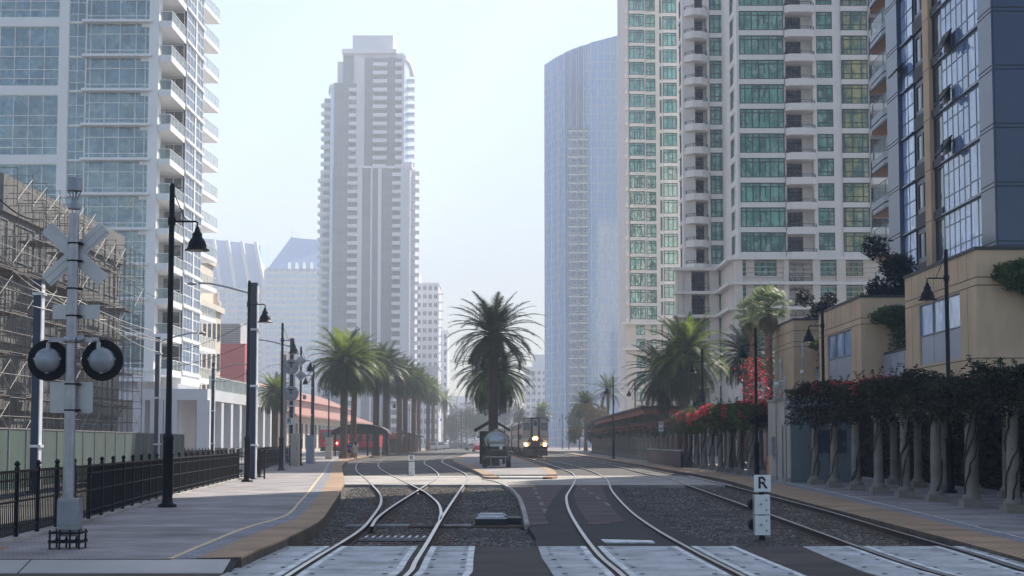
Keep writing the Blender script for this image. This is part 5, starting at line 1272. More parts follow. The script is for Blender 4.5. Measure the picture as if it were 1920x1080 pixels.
date_palm('low date palm in the shade behind the fan palms', 1400, 662, 128, 'a', .95, .4, .9, 'trunk', seed=21)
def fan_crown(seed, n=46, skirt=22):
    r = random.Random(seed); b = MB()
    for f in range(n + skirt):
        q = f / n; az = f * 2.39996; el = radians(80 - 115 * min(q, 1) + r.uniform(-8, 8)) if f < n else radians(-65 - r.random() * 20)
        m = 'wash_leaf' if f < n else 'frond_dry'; d = Vector((cos(az) * cos(el), sin(az) * cos(el), sin(el))); L = r.uniform(.7, 1.0) if f < n else .7
        c = d * L; b.cyl((0, 0, 0), c, .02, n=3, mat=m, cap=False)
        side = d.cross(Vector((0, 0, 1))).normalized(); up = side.cross(d).normalized(); dn = Vector((0, 0, -1))
        for k in range(17):
            a = radians(-100 + 200 * k / 16); dr = (d * cos(a) + side * sin(a)).normalized(); ll = .75 * (1 - .25 * abs(a) / 1.7)
            mid = c + dr * ll * .6 + up * .05; tip = mid + (dr * .7 + dn * .9).normalized() * ll * .5; wv = dr.cross(up).normalized() * .035
            b.add([c, mid - wv, mid + wv, tip], [(0, 1, 2), (1, 3, 2)], m)
    return b.mesh('crown')
FC = fan_crown(8)
def fan_palm(lab, px, py, Y, s, seed, r_=.2):
    x, z = AT(px, py, Y); t = empty('fan_palm', (x, Y, 0), lab, 'palm tree', 'fan palms behind the pergola')
    o = bpy.data.objects.new('crown', FC); COL.objects.link(o); o.parent = t; o.location = (0, 0, z); o.scale = (s,) * 3; o.rotation_euler.z = seed
    b = MB(); b.lathe([(r_ * (1.5 - .5 * min(1, i / 3)) * (1 + .07 * (i % 2)), z * i / 40) for i in range(41)], (0, 0, 0), 12, 'wash_trunk')
    rr_ = random.Random(seed)
    for i in range(160): a = i * 2.4; h = z * (.35 + .63 * i / 160); p = Vector((cos(a) * r_, sin(a) * r_, h)); b.bar(p, p + Vector((cos(a) * .1, sin(a) * .1, .14)), .08, 'wash_trunk', .03)
    b.build('trunk', t, local=True)
fan_palm('tall fan palm with a reddish trunk, right one of the bright pair', 1440, 578, 112, 1.35, 1, .26)
fan_palm('fan palm with a dry brown skirt, left one of the bright pair', 1411, 590, 116, 1.1, 2, .2)
# hazy street trees at the end of the street
for i, (px, py, Y, w_, h_, m, lab) in enumerate(((890, 792, 420, 8, 5, 'leaf_green', 'hazy bright tree behind the island shelter'), (868, 790, 460, 9, 6.5, 'leaf_grey', 'hazy grey green tree at the end of the street left of the shelter'), (955, 790, 440, 9, 7, 'leaf_grey', 'hazy round tree left of the far palms behind the train'), (1078, 795, 330, 4, 4, 'leaf_grey', 'hazy tree by the far right lamps'), (845, 800, 430, 5, 4.5, 'leaf_grey', 'small hazy tree at the end of the street above the parked cars'), (912, 800, 430, 7, 4.5, 'leaf_grey', 'low hazy tree behind the tanker and shelter'))):
    x, z = AT(px, py, Y); bush('street_tree', lab, (x, Y, z), (w_ * .6, w_ * .6, h_), 3500, m, .6, 70 + i, 'tree'); MB
# ================================================================ STREET LAMPS
def lamp_mesh(side, H=8.4, arm=1.0, armz=.862):
    m = {}
    b = MB(); b.lathe([(.24, 0), (.24, .06), (.15, .1), (.13, .2), (.125, 1.7), (.14, 1.72), (.14, 1.82), (.085, 1.9), (.075, 3), (.07, H - .1), (.05, H - .02), (.02, H)], (0, 0, 0), 14, 'black_iron'); m['pole'] = b.mesh('pole')
    z = H * armz; b = MB(); b.tube([(0, 0, z), (side * (arm - .06), 0, z), (side * arm, 0, z - .03), (side * arm, 0, z - .14)], .028, 6, 'black_iron')
    b.tube([(0, 0, H - .15), (side * arm * .55, 0, z)], .012, 4, 'black_iron'); b.lathe([(.1, -.1), (.1, .1)], (0, 0, z), 10, 'black_iron'); m['arm'] = b.mesh('arm')
    b = MB(); b.lathe([(.32, 0), (.315, .02), (.25, .05), (.235, .14), (.205, .24), (.14, .33), (.125, .36), (.125, .44), (.085, .48), (.06, .56), (.03, .62)], (side * arm, 0, z - .76), 18, 'black_iron'); m['lamp_shade'] = b.mesh('lamp_shade')
    b = MB(); b.lathe([(.2, -.01), (.1, -.05)], (side * arm, 0, z - .745), 12, 'lamp_inner'); m['lens'] = b.mesh('lens'); return m
LM = {1: lamp_mesh(1, arm=.66, armz=.88), -1: lamp_mesh(-1, arm=.66, armz=.88)}
def lamp(lab, px, top, Y=None, side=1, H=8.4, z0=.15, rz=0, x=None, arm=1):
    if Y is None: Y = (H + z0 - CAMH) * F / (828 - top)
    X_ = PX(px, Y) if x is None else x; t = empty('street_lamp', (X_, Y, z0), lab, 'street lamp', 'black bell street lamps', rz); s = (828 - top) * Y / F + CAMH - z0
    for k in ('pole', 'arm', 'lamp_shade'):
        o = bpy.data.objects.new(k, LM[side][k]); COL.objects.link(o); o.parent = t; o.scale = (1, 1, s / 8.4)
        if k == 'lamp_shade': c = bpy.data.objects.new('lens', LM[side]['lens']); COL.objects.link(c); c.parent = o
    return t
lamp('nearest black bell street lamp on the left platform, right of the crossing signal', 319, 340, 37.9)
lamp('second black bell lamp on the left platform, beside the square navy pole', 467, 525, 61.6)
lamp('third black bell lamp on the left platform, in front of the round signals', 530, 605, 86)
lamp('fourth black bell lamp on the left platform, with two white diamonds', 565, 650, 104)
lamp('fifth black bell lamp on the left platform, by the first palm', 589, 683, 126, side=-1)
lamp('black bell lamp standing between the trunks of the first two left palms', 652, 715, 165)
lamp('black bell lamp left of the first palm trunk, behind the cabinets', 618, 712, 158)
lamp('thin distant bell lamp just past the fourth palm of the left row', 731, 742, 200)
lamp('thin distant bell lamp beyond the sixth palm of the left row', 768, 757, 238)
lamp('thin distant bell lamp near the parked cars on the left', 822, 775, 330)
lamp('nearest black bell lamp on the right, in front of the nearest tan building', 1776, 466, 50.9, side=-1, z0=.06, x=None)
lamp('black bell lamp on the right in front of the middle tan building', 1542, 572, 70.6, side=-1, z0=.06)
lamp('black bell lamp on the right standing behind the R sign', 1416, 614, 76, side=-1, z0=.06)
lamp('grey bell lamp in front of the pineapple trunk palm', 1316, 652, 97, side=-1, z0=.06)
for i, (px, tp, lab) in enumerate(((1190, 712, 'distant bell lamp at the near end of the rust red pavilion'), (1149, 706, 'distant bell lamp in front of the feathery queen palm'), (1121, 758, 'distant bell lamp left of the pavilion roof'), (1098, 765, 'small distant bell lamp beside the orange bush'), (1086, 768, 'smaller distant bell lamp between the orange bushes'), (1066, 772, 'tiny distant bell lamp by the flowering bush'), (1054, 776, 'tiniest bell lamp at the far right of the train'))):
    lamp(lab, px, tp, side=-1, z0=.06)
# ================================================================ NAVY CATENARY POLES, COBRA LAMPS, WIRES
def catenary(lab, px, top, Y, w=.32, z0=.1, arm=None, rails=True):
    x = PX(px, Y); H = PZ(top, Y); t = empty('catenary_pole', (x, Y, z0), lab, 'overhead line pole', 'navy overhead line poles')
    b = MB(); b.box(-w / 2, w / 2 - .05, -w / 2, w / 2, 0, H - z0, 'navy_paint'); b.box(-w * .8, w * .8, -w * .8, w * .8, -.02, .05, 'navy_paint'); b.box(-w / 2 - .01, w / 2 - .04, -w / 2 - .01, w / 2, H - z0, H - z0 + .06, 'navy_paint'); b.build('post', t, True)
    b = MB(); b.box(w / 2 - .045, w / 2 - .01, -w / 2, w / 2, .1, H - z0 - .1, 'lit_edge_steel')  # white strip paints in the sunlit right edge of the pole
    for z in (1.5, 4.1, 6.6): b.box(-w / 2 - .03, w / 2 + .05, -w / 2 - .03, w / 2 + .03, z, z + .09, 'lit_edge_steel')
    b.build('conduit_or_lit_edge', t, True)
    if arm:
        b = MB(); s, za = arm; b.tube([(0, 0, za), (s * .5, 0, za + .35), (s * .8, 0, za + .5), (s * 1.0, 0, za + .52)], .045, 6, 'grey_metal'); b.lathe([(.05, 0), (.2, .03), (.22, .09), (.05, .16)], (s * 1.12, 0, za + .42), 10, 'galvanised')
        b.v = [((x_ - s * 1.12) * 1.0 + s * 1.12, y_, z_2) for x_, y_, z_2 in b.v]; b.build('luminaire_arm', t, True)
    return t
catenary('thick navy square pole right beside the second platform lamp', 477, 533, 66, .34, arm=(-2.5, 8.2))
catenary('tall navy square pole behind the crossing signal at the left edge', 73, 528, 50, .3)
catenary('slim navy pole behind the nearest street lamp', 298, 634, 84, .28, arm=(2.2, 7.3))
catenary('small blue grey pole in front of the podium colonnade', 402, 682, 120, .28, arm=(2.4, 7.4))
catenary('navy pole carrying the round signals', 549, 636, 103, .3, arm=(-2.6, 8.2))
catenary('navy pole right of the stainless cabinets', 588, 706, 138, .3)
catenary('thin distant pole at the end of the street, left of two', 866, 772, 330, .3); catenary('thin distant pole at the end of the street, right of two', 875, 780, 345, .3)
def wire(lab, pts, r=.012, mat='wire', sag=.25, name='overhead_wire'):
    out = []
    for i in range(len(pts) - 1):
        a, c_ = Vector(pts[i]), Vector(pts[i + 1])
        for k in range(9): t = k / 8; p = a.lerp(c_, t); p.z -= sag * 4 * t * (1 - t); out.append(p)
    b = MB(); b.tube(out, r, 4, mat); tag(b.build(name), lab, 'wire', 'overhead tram wires')
def W3(px, py, Y): x, z = AT(px, py, Y); return (x, Y, z)
wire('upper pale overhead wire crossing behind the crossbuck', [W3(-60, 395, 30), W3(75, 545, 50), W3(298, 640, 84), W3(402, 690, 120)], .016, 'wire_pale')
wire('second pale overhead wire just above the flashing lights', [W3(-60, 430, 30), W3(180, 590, 58), W3(298, 660, 84), W3(477, 720, 130)], .016, 'wire_pale')
wire('pale wire passing across the scaffolding below the crossbuck', [W3(-60, 540, 30), W3(200, 600, 60), W3(400, 670, 110)], .014, 'wire_pale', .1)
wire('dark cable drooping at the upper left edge', [W3(-40, 330, 24), W3(80, 410, 40), W3(300, 560, 84)], .02, 'wire')
wire('lowest pale wire running behind the round flashing lights', [W3(-60, 490, 30), W3(140, 560, 50), W3(298, 622, 84)], .014, 'wire_pale', .15)
wire('thin span wire from the navy pole to the cream building', [W3(474, 600, 66), W3(300, 665, 84)], .012)
wire('lower thin span wire left of the navy pole', [W3(474, 640, 66), W3(298, 690, 84)], .012)
wire('dark cable across the street in front of the red building', [W3(402, 715, 120), W3(477, 690, 66)], .014)
wire('bowed dark cable between the navy pole and the round signals', [W3(480, 700, 66), W3(549, 700, 103)], .016, sag=-.5)
# ================================================================ CROSSING SIGNAL
cs = empty('crossing_signal', (PX(135, 23.3), 23.3, PL - .03), 'grey railway crossing signal mast seen from behind with crossbuck and two round black backed lights', 'crossing signal')
z0c = PL - .03; pxm = 1 / (F / 23.3)
def cz_(py): return PZ(py, 23.3) - z0c
def cx_(px): return (px - 145) * pxm
b = MB(); b.lathe([(.095, .3), (.085, 1.4), (.08, cz_(400))], (0, 0, 0), 18, 'galvanised'); b.build('mast', cs, True)
b = MB(); b.lathe([(.1, 0), (.1, .06), (.05, .13), (.05, .16)], (0, 0, cz_(392)), 14, 'grey_metal')
for a in (0, 1.57, 3.14, 4.7): b.bar((.03 * cos(a), .03 * sin(a), cz_(378)), (.1 * cos(a), .1 * sin(a), cz_(358)), .02, 'grey_metal')
b.lathe([(.12, 0), (.12, .19), (.09, .21)], (0, 0, cz_(358)), 16, 'grey_metal'); b.build('bell', cs, True)
bc = cz_(475); T = MB(); L_ = .62; hw = .115
for i, (sg) in enumerate((1, -1)):
    m = MB(); d = Vector((cos(radians(43)), 0, sg * sin(radians(43)))); n_ = Vector((-d.z, 0, d.x)); yo = -.09 - .03 * i; c0 = Vector((0, yo - .0 + .2, bc))
    for a0, a1, yy_ in ((-hw, -.07, 0), (-.07, -.035, -.012), (-.035, .035, -.004), (.035, .07, -.012), (.07, hw, 0)):
        P0 = [c0 - d * L_ + n_ * a0 + Vector((0, yy_, 0)), c0 + d * L_ + n_ * a0 + Vector((0, yy_, 0)), c0 + d * L_ + n_ * a1 + Vector((0, yy_, 0)), c0 - d * L_ + n_ * a1 + Vector((0, yy_, 0))]
        m.hexa(P0 + [p + Vector((0, .012, 0)) for p in P0], 'alu_sign')
    m.build('crossbuck_blade', cs, True)
b = MB()
for py in (456, 489, 541, 592, 720, 769): b.lathe([(.093, -.012), (.097, 0), (.093, .012)], (0, 0, cz_(py)), 16, 'matt_black'); b.box(.07, .13, -.02, .12, cz_(py) - .015, cz_(py) + .015, 'matt_black')
b.build('clamps', cs, True)
def plate(x0, x1, y0, y1, name, r_=.03):
    m = MB(); a, c_, z1, z2 = cx_(x0), cx_(x1), cz_(y1), cz_(y0); pts = []
    for (cx0, cz0, s) in ((c_ - r_, z2 - r_, 0), (a + r_, z2 - r_, 90), (a + r_, z1 + r_, 180), (c_ - r_, z1 + r_, 270)):
        for k in range(5): q = radians(s + 22.5 * k); pts.append((cx0 + r_ * cos(q), cz0 + r_ * sin(q)))
    n = len(pts); vs = [(x, .12, z) for x, z in pts] + [(x, .128, z) for x, z in pts]
    m.add(vs, [tuple(range(n)), tuple(range(2 * n - 1, n - 1, -1))] + [(i, n + i, n + (i + 1) % n, (i + 1) % n) for i in range(n)], 'alu_sign'); m.build(name, cs, True)
plate(104, 193, 570, 597, 'tracks_sign', .012); plate(102, 183, 716, 774, 'notice_plate', .03)
zl = cz_(637); b = MB(); b.bar((-.36, 0.02, zl), (.36, .02, zl), .07, 'galvanised'); b.lathe([(.11, -.05), (.12, -.04), (.12, .04), (.11, .05)], (0, 0, zl), 16, 'galvanised'); b.cyl((.1, -.04, zl), (.2, -.02, zl + .02), .06, n=10, mat='galvanised')
for s in (-1, 1): xx = -.36 if s < 0 else .42; b.tube([(s * .3, .02, zl), (xx - s * .02, .0, zl), (xx, 0, zl - .05), (xx, 0, zl - .2)], .035, 8, 'galvanised')
b.build('crossarm', cs, True)
for s in (-1, 1):
    xx = cx_(98) if s < 0 else cx_(200); zz = cz_(675); m = MB(); n = 32
    vs = []; R0 = .325
    for r_, y_ in ((R0, .1), (R0, .13)): vs += [(xx + r_ * cos(2 * pi * i / n), y_, zz + r_ * sin(2 * pi * i / n)) for i in range(n)]
    m.add(vs, [tuple(range(n)), tuple(range(2 * n - 1, n - 1, -1))] + [(i, (i + 1) % n, n + (i + 1) % n, n + i) for i in range(n)], 'matt_black'); bo = m.build('backing_disc', cs, True)
    m = MB(); prof = [(.2, .1), (.2, .07), (.185, .0), (.14, -.06), (.07, -.095), (.005, -.105)]
    vs = [(xx + r_ * cos(2 * pi * i / n), y_, zz + r_ * sin(2 * pi * i / n)) for r_, y_ in prof for i in range(n)]
    m.add(vs, [(j * n + i, j * n + (i + 1) % n, (j + 1) * n + (i + 1) % n, (j + 1) * n + i) for j in range(len(prof) - 1) for i in range(n)], 'grey_metal', True)
    for a in (.1, pi - .1, pi / 2, -pi / 2): m.box(xx + .19 * cos(a) - .025, xx + .19 * cos(a) + .025, .03, .09, zz + .19 * sin(a) - .02, zz + .19 * sin(a) + .02, 'grey_metal')
    c = m.build('lamp_housing', cs, True); c.parent = bo
    m = MB(); m.lathe([(.16, 0), (.16, .02)], (0, 0, 0), 20, 'window_dark'); m.v = [(xx + a, .13 + c_, zz + d) for a, d, c_ in m.v]; c = m.build('lens', cs, True); c.parent = bo
b = MB(); b.box(-.13, .2, -.12, .12, .33, .8, 'galvanised'); b.box(-.13, .2, -.14, -.12, .38, .76, 'grey_metal'); b.hexa([(-.1, -.1, .22), (.16, -.1, .22), (.16, .1, .22), (-.1, .1, .22), (-.13, -.12, .33), (.2, -.12, .33), (.2, .12, .33), (-.13, .12, .33)], 'galvanised'); b.build('junction_box', cs, True)
b = MB()
for z in (0.0, .12, .26): b.box(-.24, .26, -.2, -.17, z, z + .03, 'matt_black'); b.box(-.24, .26, .17, .2, z, z + .03, 'matt_black'); b.box(-.24, -.21, -.17, .17, z, z + .03, 'matt_black'); b.box(.23, .26, -.17, .17, z, z + .03, 'matt_black')
for x in (-.22, -.07, .09, .23):
    for y in (-.18, .18): b.cyl((x, y, -.01), (x, y, .32), .018, n=6, mat='matt_black'); b.cyl((x, y, .12), (x, y, .17), .03, n=6, mat='matt_black')
b.build('anchor_base', cs, True)
# ================================================================ IRON FENCE
pk = {}
def picket_panel(L):
    k = round(L, 2)
    if k in pk: return pk[k]
    b = MB(); n = int(L / .115)
    for i in range(1, n): x = L * i / n; b.box(x - .009, x + .009, -.009, .009, .1, 1.12, 'black_iron')
    b.box(0, L, -.025, .025, 1.12, 1.165, 'black_iron')
    for z in (.08, .2, .62, .98): b.box(0, L, -.016, .016, z, z + .03, 'black_iron')
    pk[k] = b.mesh('picket_panel'); return pk[k]
pm = MB().box(-.035, .035, -.035, .035, -.02, 1.22, 'black_iron').lathe([(.02, 1.22), (.05, 1.25), (.05, 1.28), (.02, 1.32)], (0, 0, 0), 8, 'black_iron').mesh('post')
def iron_fence(lab, pts, z=PL, step=1.55):
    t = empty('iron_fence', (*pts[0], z), lab, 'fence'); base = wl(t)
    for a, c_ in zip(pts, pts[1:]):
        a, c_ = Vector(a), Vector(c_); Ls = (c_ - a).length; m = max(1, round(Ls / step)); u = (c_ - a) / Ls
        for k in range(m):
            p = a + u * (Ls * k / m)
            for nm, me in (('post', pm), ('picket_panel', picket_panel(round(Ls / m, 1) if False else Ls / m))):
                o = bpy.data.objects.new(nm, me); COL.objects.link(o); o.parent = t; o.location = Vector((p.x, p.y, z)) - base; o.rotation_euler.z = atan2(u.y, u.x)
    o = bpy.data.objects.new('post', pm); COL.objects.link(o); o.parent = t; o.location = Vector((*pts[-1], z)) - base
iron_fence('long black iron railing with ball topped posts along the left platform', [(-8.05, 19.5), (-8.3, 24), (-8.85, 31.4), (-10.05, 42.4), (-12.1, 66)])
iron_fence('short black iron railing returning beside the navy pole', [(-12.1, 66.3), (-11.0, 66.6)])
iron_fence('black iron railing curving behind the signals and cabinets', [(-11.6, 69), (-13.6, 80), (-15.6, 96), (-17.2, 118)])
iron_fence('dark iron railing by the podium colonnade', [(-23.5, 100), (-24.5, 126)], .0)
# ================================================================ ROUND SIGNALS, CABINETS, SIGNS ON THE LEFT
def text_mesh(s, size, mat, name, parent, loc, rot=(pi / 2, 0, 0), ext=.003):
    cu = bpy.data.curves.new(name, 'FONT'); cu.body = s; cu.size = size; cu.extrude = ext; cu.align_x = 'CENTER'; cu.align_y = 'CENTER'; cu.offset = size * .02
    tmp = bpy.data.objects.new(name, cu); COL.objects.link(tmp); dg = bpy.context.evaluated_depsgraph_get(); me = bpy.data.meshes.new_from_object(tmp.evaluated_get(dg)); bpy.data.objects.remove(tmp)
    me.materials.clear(); me.materials.append(MATS[mat]); o = bpy.data.objects.new(name, me); COL.objects.link(o); o.parent = parent; o.location = loc; o.rotation_euler = rot; return o
YS = 97.0; sg = empty('track_signal', (PX(535, YS), YS, PL), 'galvanised signal post carrying two round grey signal heads one above the other', 'signal')
zz = lambda py: PZ(py, YS) - PL; pw = YS / F
b = MB(); b.lathe([(.2, 0), (.2, .1), (.11, .2), (.09, .8), (.09, zz(665))], (0, 0, 0), 12, 'galvanised')
for k in range(14): b.bar((.0, -.0, .8 + k * .45), (.28, 0, .8 + k * .45), .025, 'galvanised')
b.bar((.28, 0, .5), (.28, 0, zz(665)), .03, 'galvanised'); b.build('ladder_post', sg, True)
for py in (688, 738):
    m = MB(); n = 28; cx0 = 13 * pw; r0 = 14.5 * pw; vs = []
    for y_ in (-.2, -.17): vs += [(cx0 + r0 * cos(2 * pi * i / n), y_, zz(py) + r0 * sin(2 * pi * i / n)) for i in range(n)]
    m.add(vs, [tuple(range(n)), tuple(range(2 * n - 1, n - 1, -1))] + [(i, (i + 1) % n, n + (i + 1) % n, n + i) for i in range(n)], 'grey_metal'); d = m.build('signal_head', sg, True)
    m = MB()
    for dx, dz, r_ in ((-.22, .1, .13), (.22, .1, .13), (0, -.2, .14)): m.lathe([(r_, -.02), (r_, .16), (r_ * .7, .2)], (0, 0, 0), 12, 'galvanised'); k0 = len(m.v) - 12 * 3; m.v[k0:] = [(cx0 + dx + a, -.2 - c_, zz(py) + dz + e) for a, e, c_ in m.v[k0:]]
    m.box(cx0 - .03, cx0 + .03, -.3, -.2, zz(py) - .05, zz(py) + .3, 'matt_black'); m.box(cx0 - .18, cx0 + .18, -.3, -.22, zz(py) + .24, zz(py) + .3, 'matt_black'); c = m.build('lamp_units', sg, True); c.parent = d
m = MB(); m.box(10 * pw - .24, 10 * pw + .24, -.14, -.12, zz(790) - .22, zz(790) + .22, 'sign_white'); pl = m.build('sign', sg, True); text_mesh('R', .46, 'sign_black', 'letter', pl, (10 * pw, -.142, zz(790)))
def cabinet(lab, p0, p1, y0, y1, Y, mat, z0=PL, dp=.7):
    x0, x1 = PX(p0, Y), PX(p1, Y); h = PZ(y0, Y) - z0; t = empty('cabinet', ((x0 + x1) / 2, Y, z0), lab, 'cabinet'); w_ = (x1 - x0) / 2
    b = MB(); b.box(-w_, w_, 0, dp, 0, h, mat); b.box(-w_ - .03, w_ + .03, -.03, dp + .03, h, h + .05, mat); b.build('housing', t, True)
    b = MB(); b.box(-w_ + .05, w_ - .05, -.02, -.002, .12, h - .1, mat); b.box(w_ - .14, w_ - .1, -.045, -.02, h * .5, h * .5 + .12, 'matt_black'); b.build('door', t, True)
cabinet('tall brown stainless cabinet beside the round signals', 547, 562, 814, 868, 101, 'dark_bronze' if False else 'train_silver'); cabinet('blue grey control cabinet right of the stainless one', 576, 590, 817, 862, 112, 'grey_panel'); cabinet('small brown cabinet left of the two walkers', 612, 624, 821, 857, 140, 'train_silver')
dm = empty('diamond_sign', (PX(565, 103.5), 103.6, PZ(704, 103.5) - .5), 'two small white diamond plates mounted on the fourth lamp pole', 'sign')
for py in (677, 704): zc_ = PZ(py, 103.6) - PZ(704, 103.5) + .5; m = MB(); m.prism([(0, -.4), (.4, 0), (0, .4), (-.4, 0)], 0, .02, 'worn_white'); m.v = [(a, -.12 - e, zc_ + c_) for a, c_, e in m.v]; m.build('plate', dm, True)
b = MB(); b.box(-.05, .05, -.12, .0, 0, 1.4, 'matt_black'); b.build('bracket', dm, True)
def camera_dome(lab, p): b = MB(); b.bar((p[0] - .25, p[1], p[2] + .15), (p[0] + .1, p[1], p[2] + .15), .05, 'worn_white'); b.lathe([(.02, -.16), (.11, -.1), (.13, 0), (.13, .08), (.04, .14)], p, 12, 'worn_white'); tag(b.build('security_camera'), lab, 'camera')
camera_dome('white dome camera on the lamp pole by the station roof', W3(571, 745, 103)); camera_dome('white dome camera low on the island shelter by the palm trunk', W3(913, 773, 108))
# pole mounted cameras at the shed and beyond
def cam_pole(lab, px, ytop, ybase, Y, z0=.05):
    t = empty('camera_pole', (PX(px, Y), Y, z0), lab, 'camera pole'); h = PZ(ytop, Y) - z0; b = MB(); b.lathe([(.05, 0), (.045, h)], (0, 0, 0), 10, 'galvanised'); b.build('pole', t, True)
    b = MB(); b.tube([(0, 0, h - .35), (-.12, 0, h - .2), (-.3, 0, h - .25)], .03, 6, 'worn_white'); b.lathe([(.03, -.15), (.12, -.06), (.13, .04), (.05, .12)], (-.34, 0, h - .38), 12, 'worn_white'); b.build('camera', t, True)
cam_pole('grey pole with a white dome camera standing by the equipment shed', 1470, 705, 780, 64.0); 
t = empty('antenna_mast', (PX(1504, 74), 74, .05), 'thin mast with a white whip antenna before the farthest tan building', 'antenna'); h = PZ(640, 74)
b = MB(); b.lathe([(.05, 0), (.04, h - 1.3), (.045, h - 1.3), (.045, h)], (0, 0, 0), 8, 'worn_white'); b.build('mast', t, True); b = MB(); b.lathe([(.06, 0), (.12, .06), (.06, .2)], (-.05, -.1, PZ(703, 74)), 10, 'worn_white'); b.bar((-.2, 0, PZ(715, 74)), (.25, 0, PZ(715, 74)), .04, 'grey_metal'); b.build('sensor', t, True)
# ================================================================ DWARF SIGNALS WITH R PLATES
def dwarf(lab, px, py, Y, s):
    t = empty('dwarf_signal', (PX(px, Y), Y, BZ), lab, 'signal', 'low R signals'); b = MB(); b.lathe([(.07, 0), (.05, .1), (.05, 1.2)], (0, 0, 0), 10, 'matt_black'); b.build('post', t, True)
    for z in (.12, .5):
        m = MB(); m.box(-.14, .14, -.1, .1, z + .0, z + .36, 'sign_white'); m.box(-.15, -.145 + .005, -.1, .1, z, z + .36, 'alu_sign')
        hd = m.build('signal_head', t, True); m = MB()
        for q in (.28, .1): m.bar((.07, -.1, z + q - .03), (.07, -.13, z + q), .02, 'galvanised')
        m.cyl((-.03, -.1, z + .19), (-.03, -.14, z + .19), .022, n=8, mat='galvanised'); m.build('latches', t, True).parent = hd
        m = MB(); m.lathe([(.12, 0), (.12, .22), (.1, .22)], (0, 0, 0), 14, 'matt_black'); m.v = [(a - .1, .1 + e, z + .18 + c_) for a, c_, e in m.v]; c = m.build('hood', t, True); c.parent = hd
    m = MB(); m.box(-.155, .155, -.115, -.1, .92, 1.23, 'sign_white'); m.cyl((0, -.12, 1.2), (0, -.115, 1.2), .01, n=6, mat='matt_black'); pl = m.build('sign', t, True)
    text_mesh('R', .3, 'sign_black', 'letter', pl, (0, -.118, 1.075)); m = MB(); m.box(-.035, .035, -.1225, -.1205, 1.1, 1.13, 'worn_white'); m.build('sticker', t, True).parent = pl
    t.scale = (s, s, s); return t
dwarf('nearest low white R signal standing in gravel between the right tracks', 1424, 1010, 29.3, 1.05)
dwarf('distant low white R signal between the two left tracks past the crossing', 773, 890, 79, 1.0)
t = empty('letter_sign', (PX(1238, 110), 110, .05), 'small white W sign on a post in front of the palm trunk and pale columns', 'sign'); h = PZ(792, 110); b = MB(); b.cyl((0, 0, 0), (0, 0, h), .03, n=8, mat='grey_metal'); b.build('post', t, True)
for k in range(2): m = MB(); z = h - .35 - k * .36; m.box(-.17, .17, -.05, -.03, z, z + .34, 'sign_white'); pl = m.build('plate', t, True); text_mesh('W', .3, 'sign_black', 'letter', pl, (0, -.052, z + .17))
# ================================================================ SWITCH MACHINE
gx = G(926, 985, -.1); t = empty('switch_machine', (gx[0], gx[1], BZ), 'low black switch machine with pale lids on long dark ties beside the left track', 'switch machine')
b = MB(); b.box(-.42, .3, -.3, .5, .03, .2, 'train_black'); b.box(-.2, .3, .5, 1.3, .03, .22, 'train_black'); b.box(.3, .62, .1, .9, .05, .2, 'train_black'); b.build('motor_case', t, True)
b = MB(); b.hexa([(-.4, -.3, .2), (.28, -.3, .2), (.28, .15, .2), (-.4, .15, .2), (-.33, -.25, .25), (.2, -.25, .25), (.2, .1, .25), (-.33, .1, .25)], 'galvanised'); b.build('lid', t, True); b = MB(); b.hexa([(-.4, .7, .22), (.28, .7, .22), (.28, 1.2, .22), (-.4, 1.2, .22), (-.33, .75, .27), (.2, .75, .27), (.2, 1.15, .27), (-.33, 1.15, .27)], 'galvanised'); b.build('lid', t, True)
b = MB(); b.box(-1.9, 1.6, -.75, -.5, -.02, .06, 'sleeper'); b.box(-1.9, 1.6, -.2, .05, -.02, .05, 'sleeper'); b.box(-1.1, -.5, -.7, -.6, .06, .09, 'galvanised'); b.box(.7, 1.5, -.72, -.64, .06, .09, 'galvanised'); b.build('tie', t, True)
b = MB()
for k in range(3): b.bar((-1.9, -.6 + k * .2, .07), (-3.3, -.6 + k * .2, .06), .03, 'galvanised')
b.build('rod', t, True)
b = MB(); xr_ = rx('a', 29.5); 
for y_, w_ in ((29.0, .05), (29.3, .04)): b.box(rx('a', 29) + .1, rx('c', 29) - .1, y_, y_ + w_, BZ + .03, BZ + .07, 'galvanised')
for k in range(9): x_ = rx('a', 29) + .2 + k * .14; b.box(x_, x_ + .05, 28.9, 29.5, BZ + .07, BZ + .1, 'galvanised')
tag(b.build('switch_rods'), 'bright steel switch rods lying between the rails of the left track', 'switch rod')
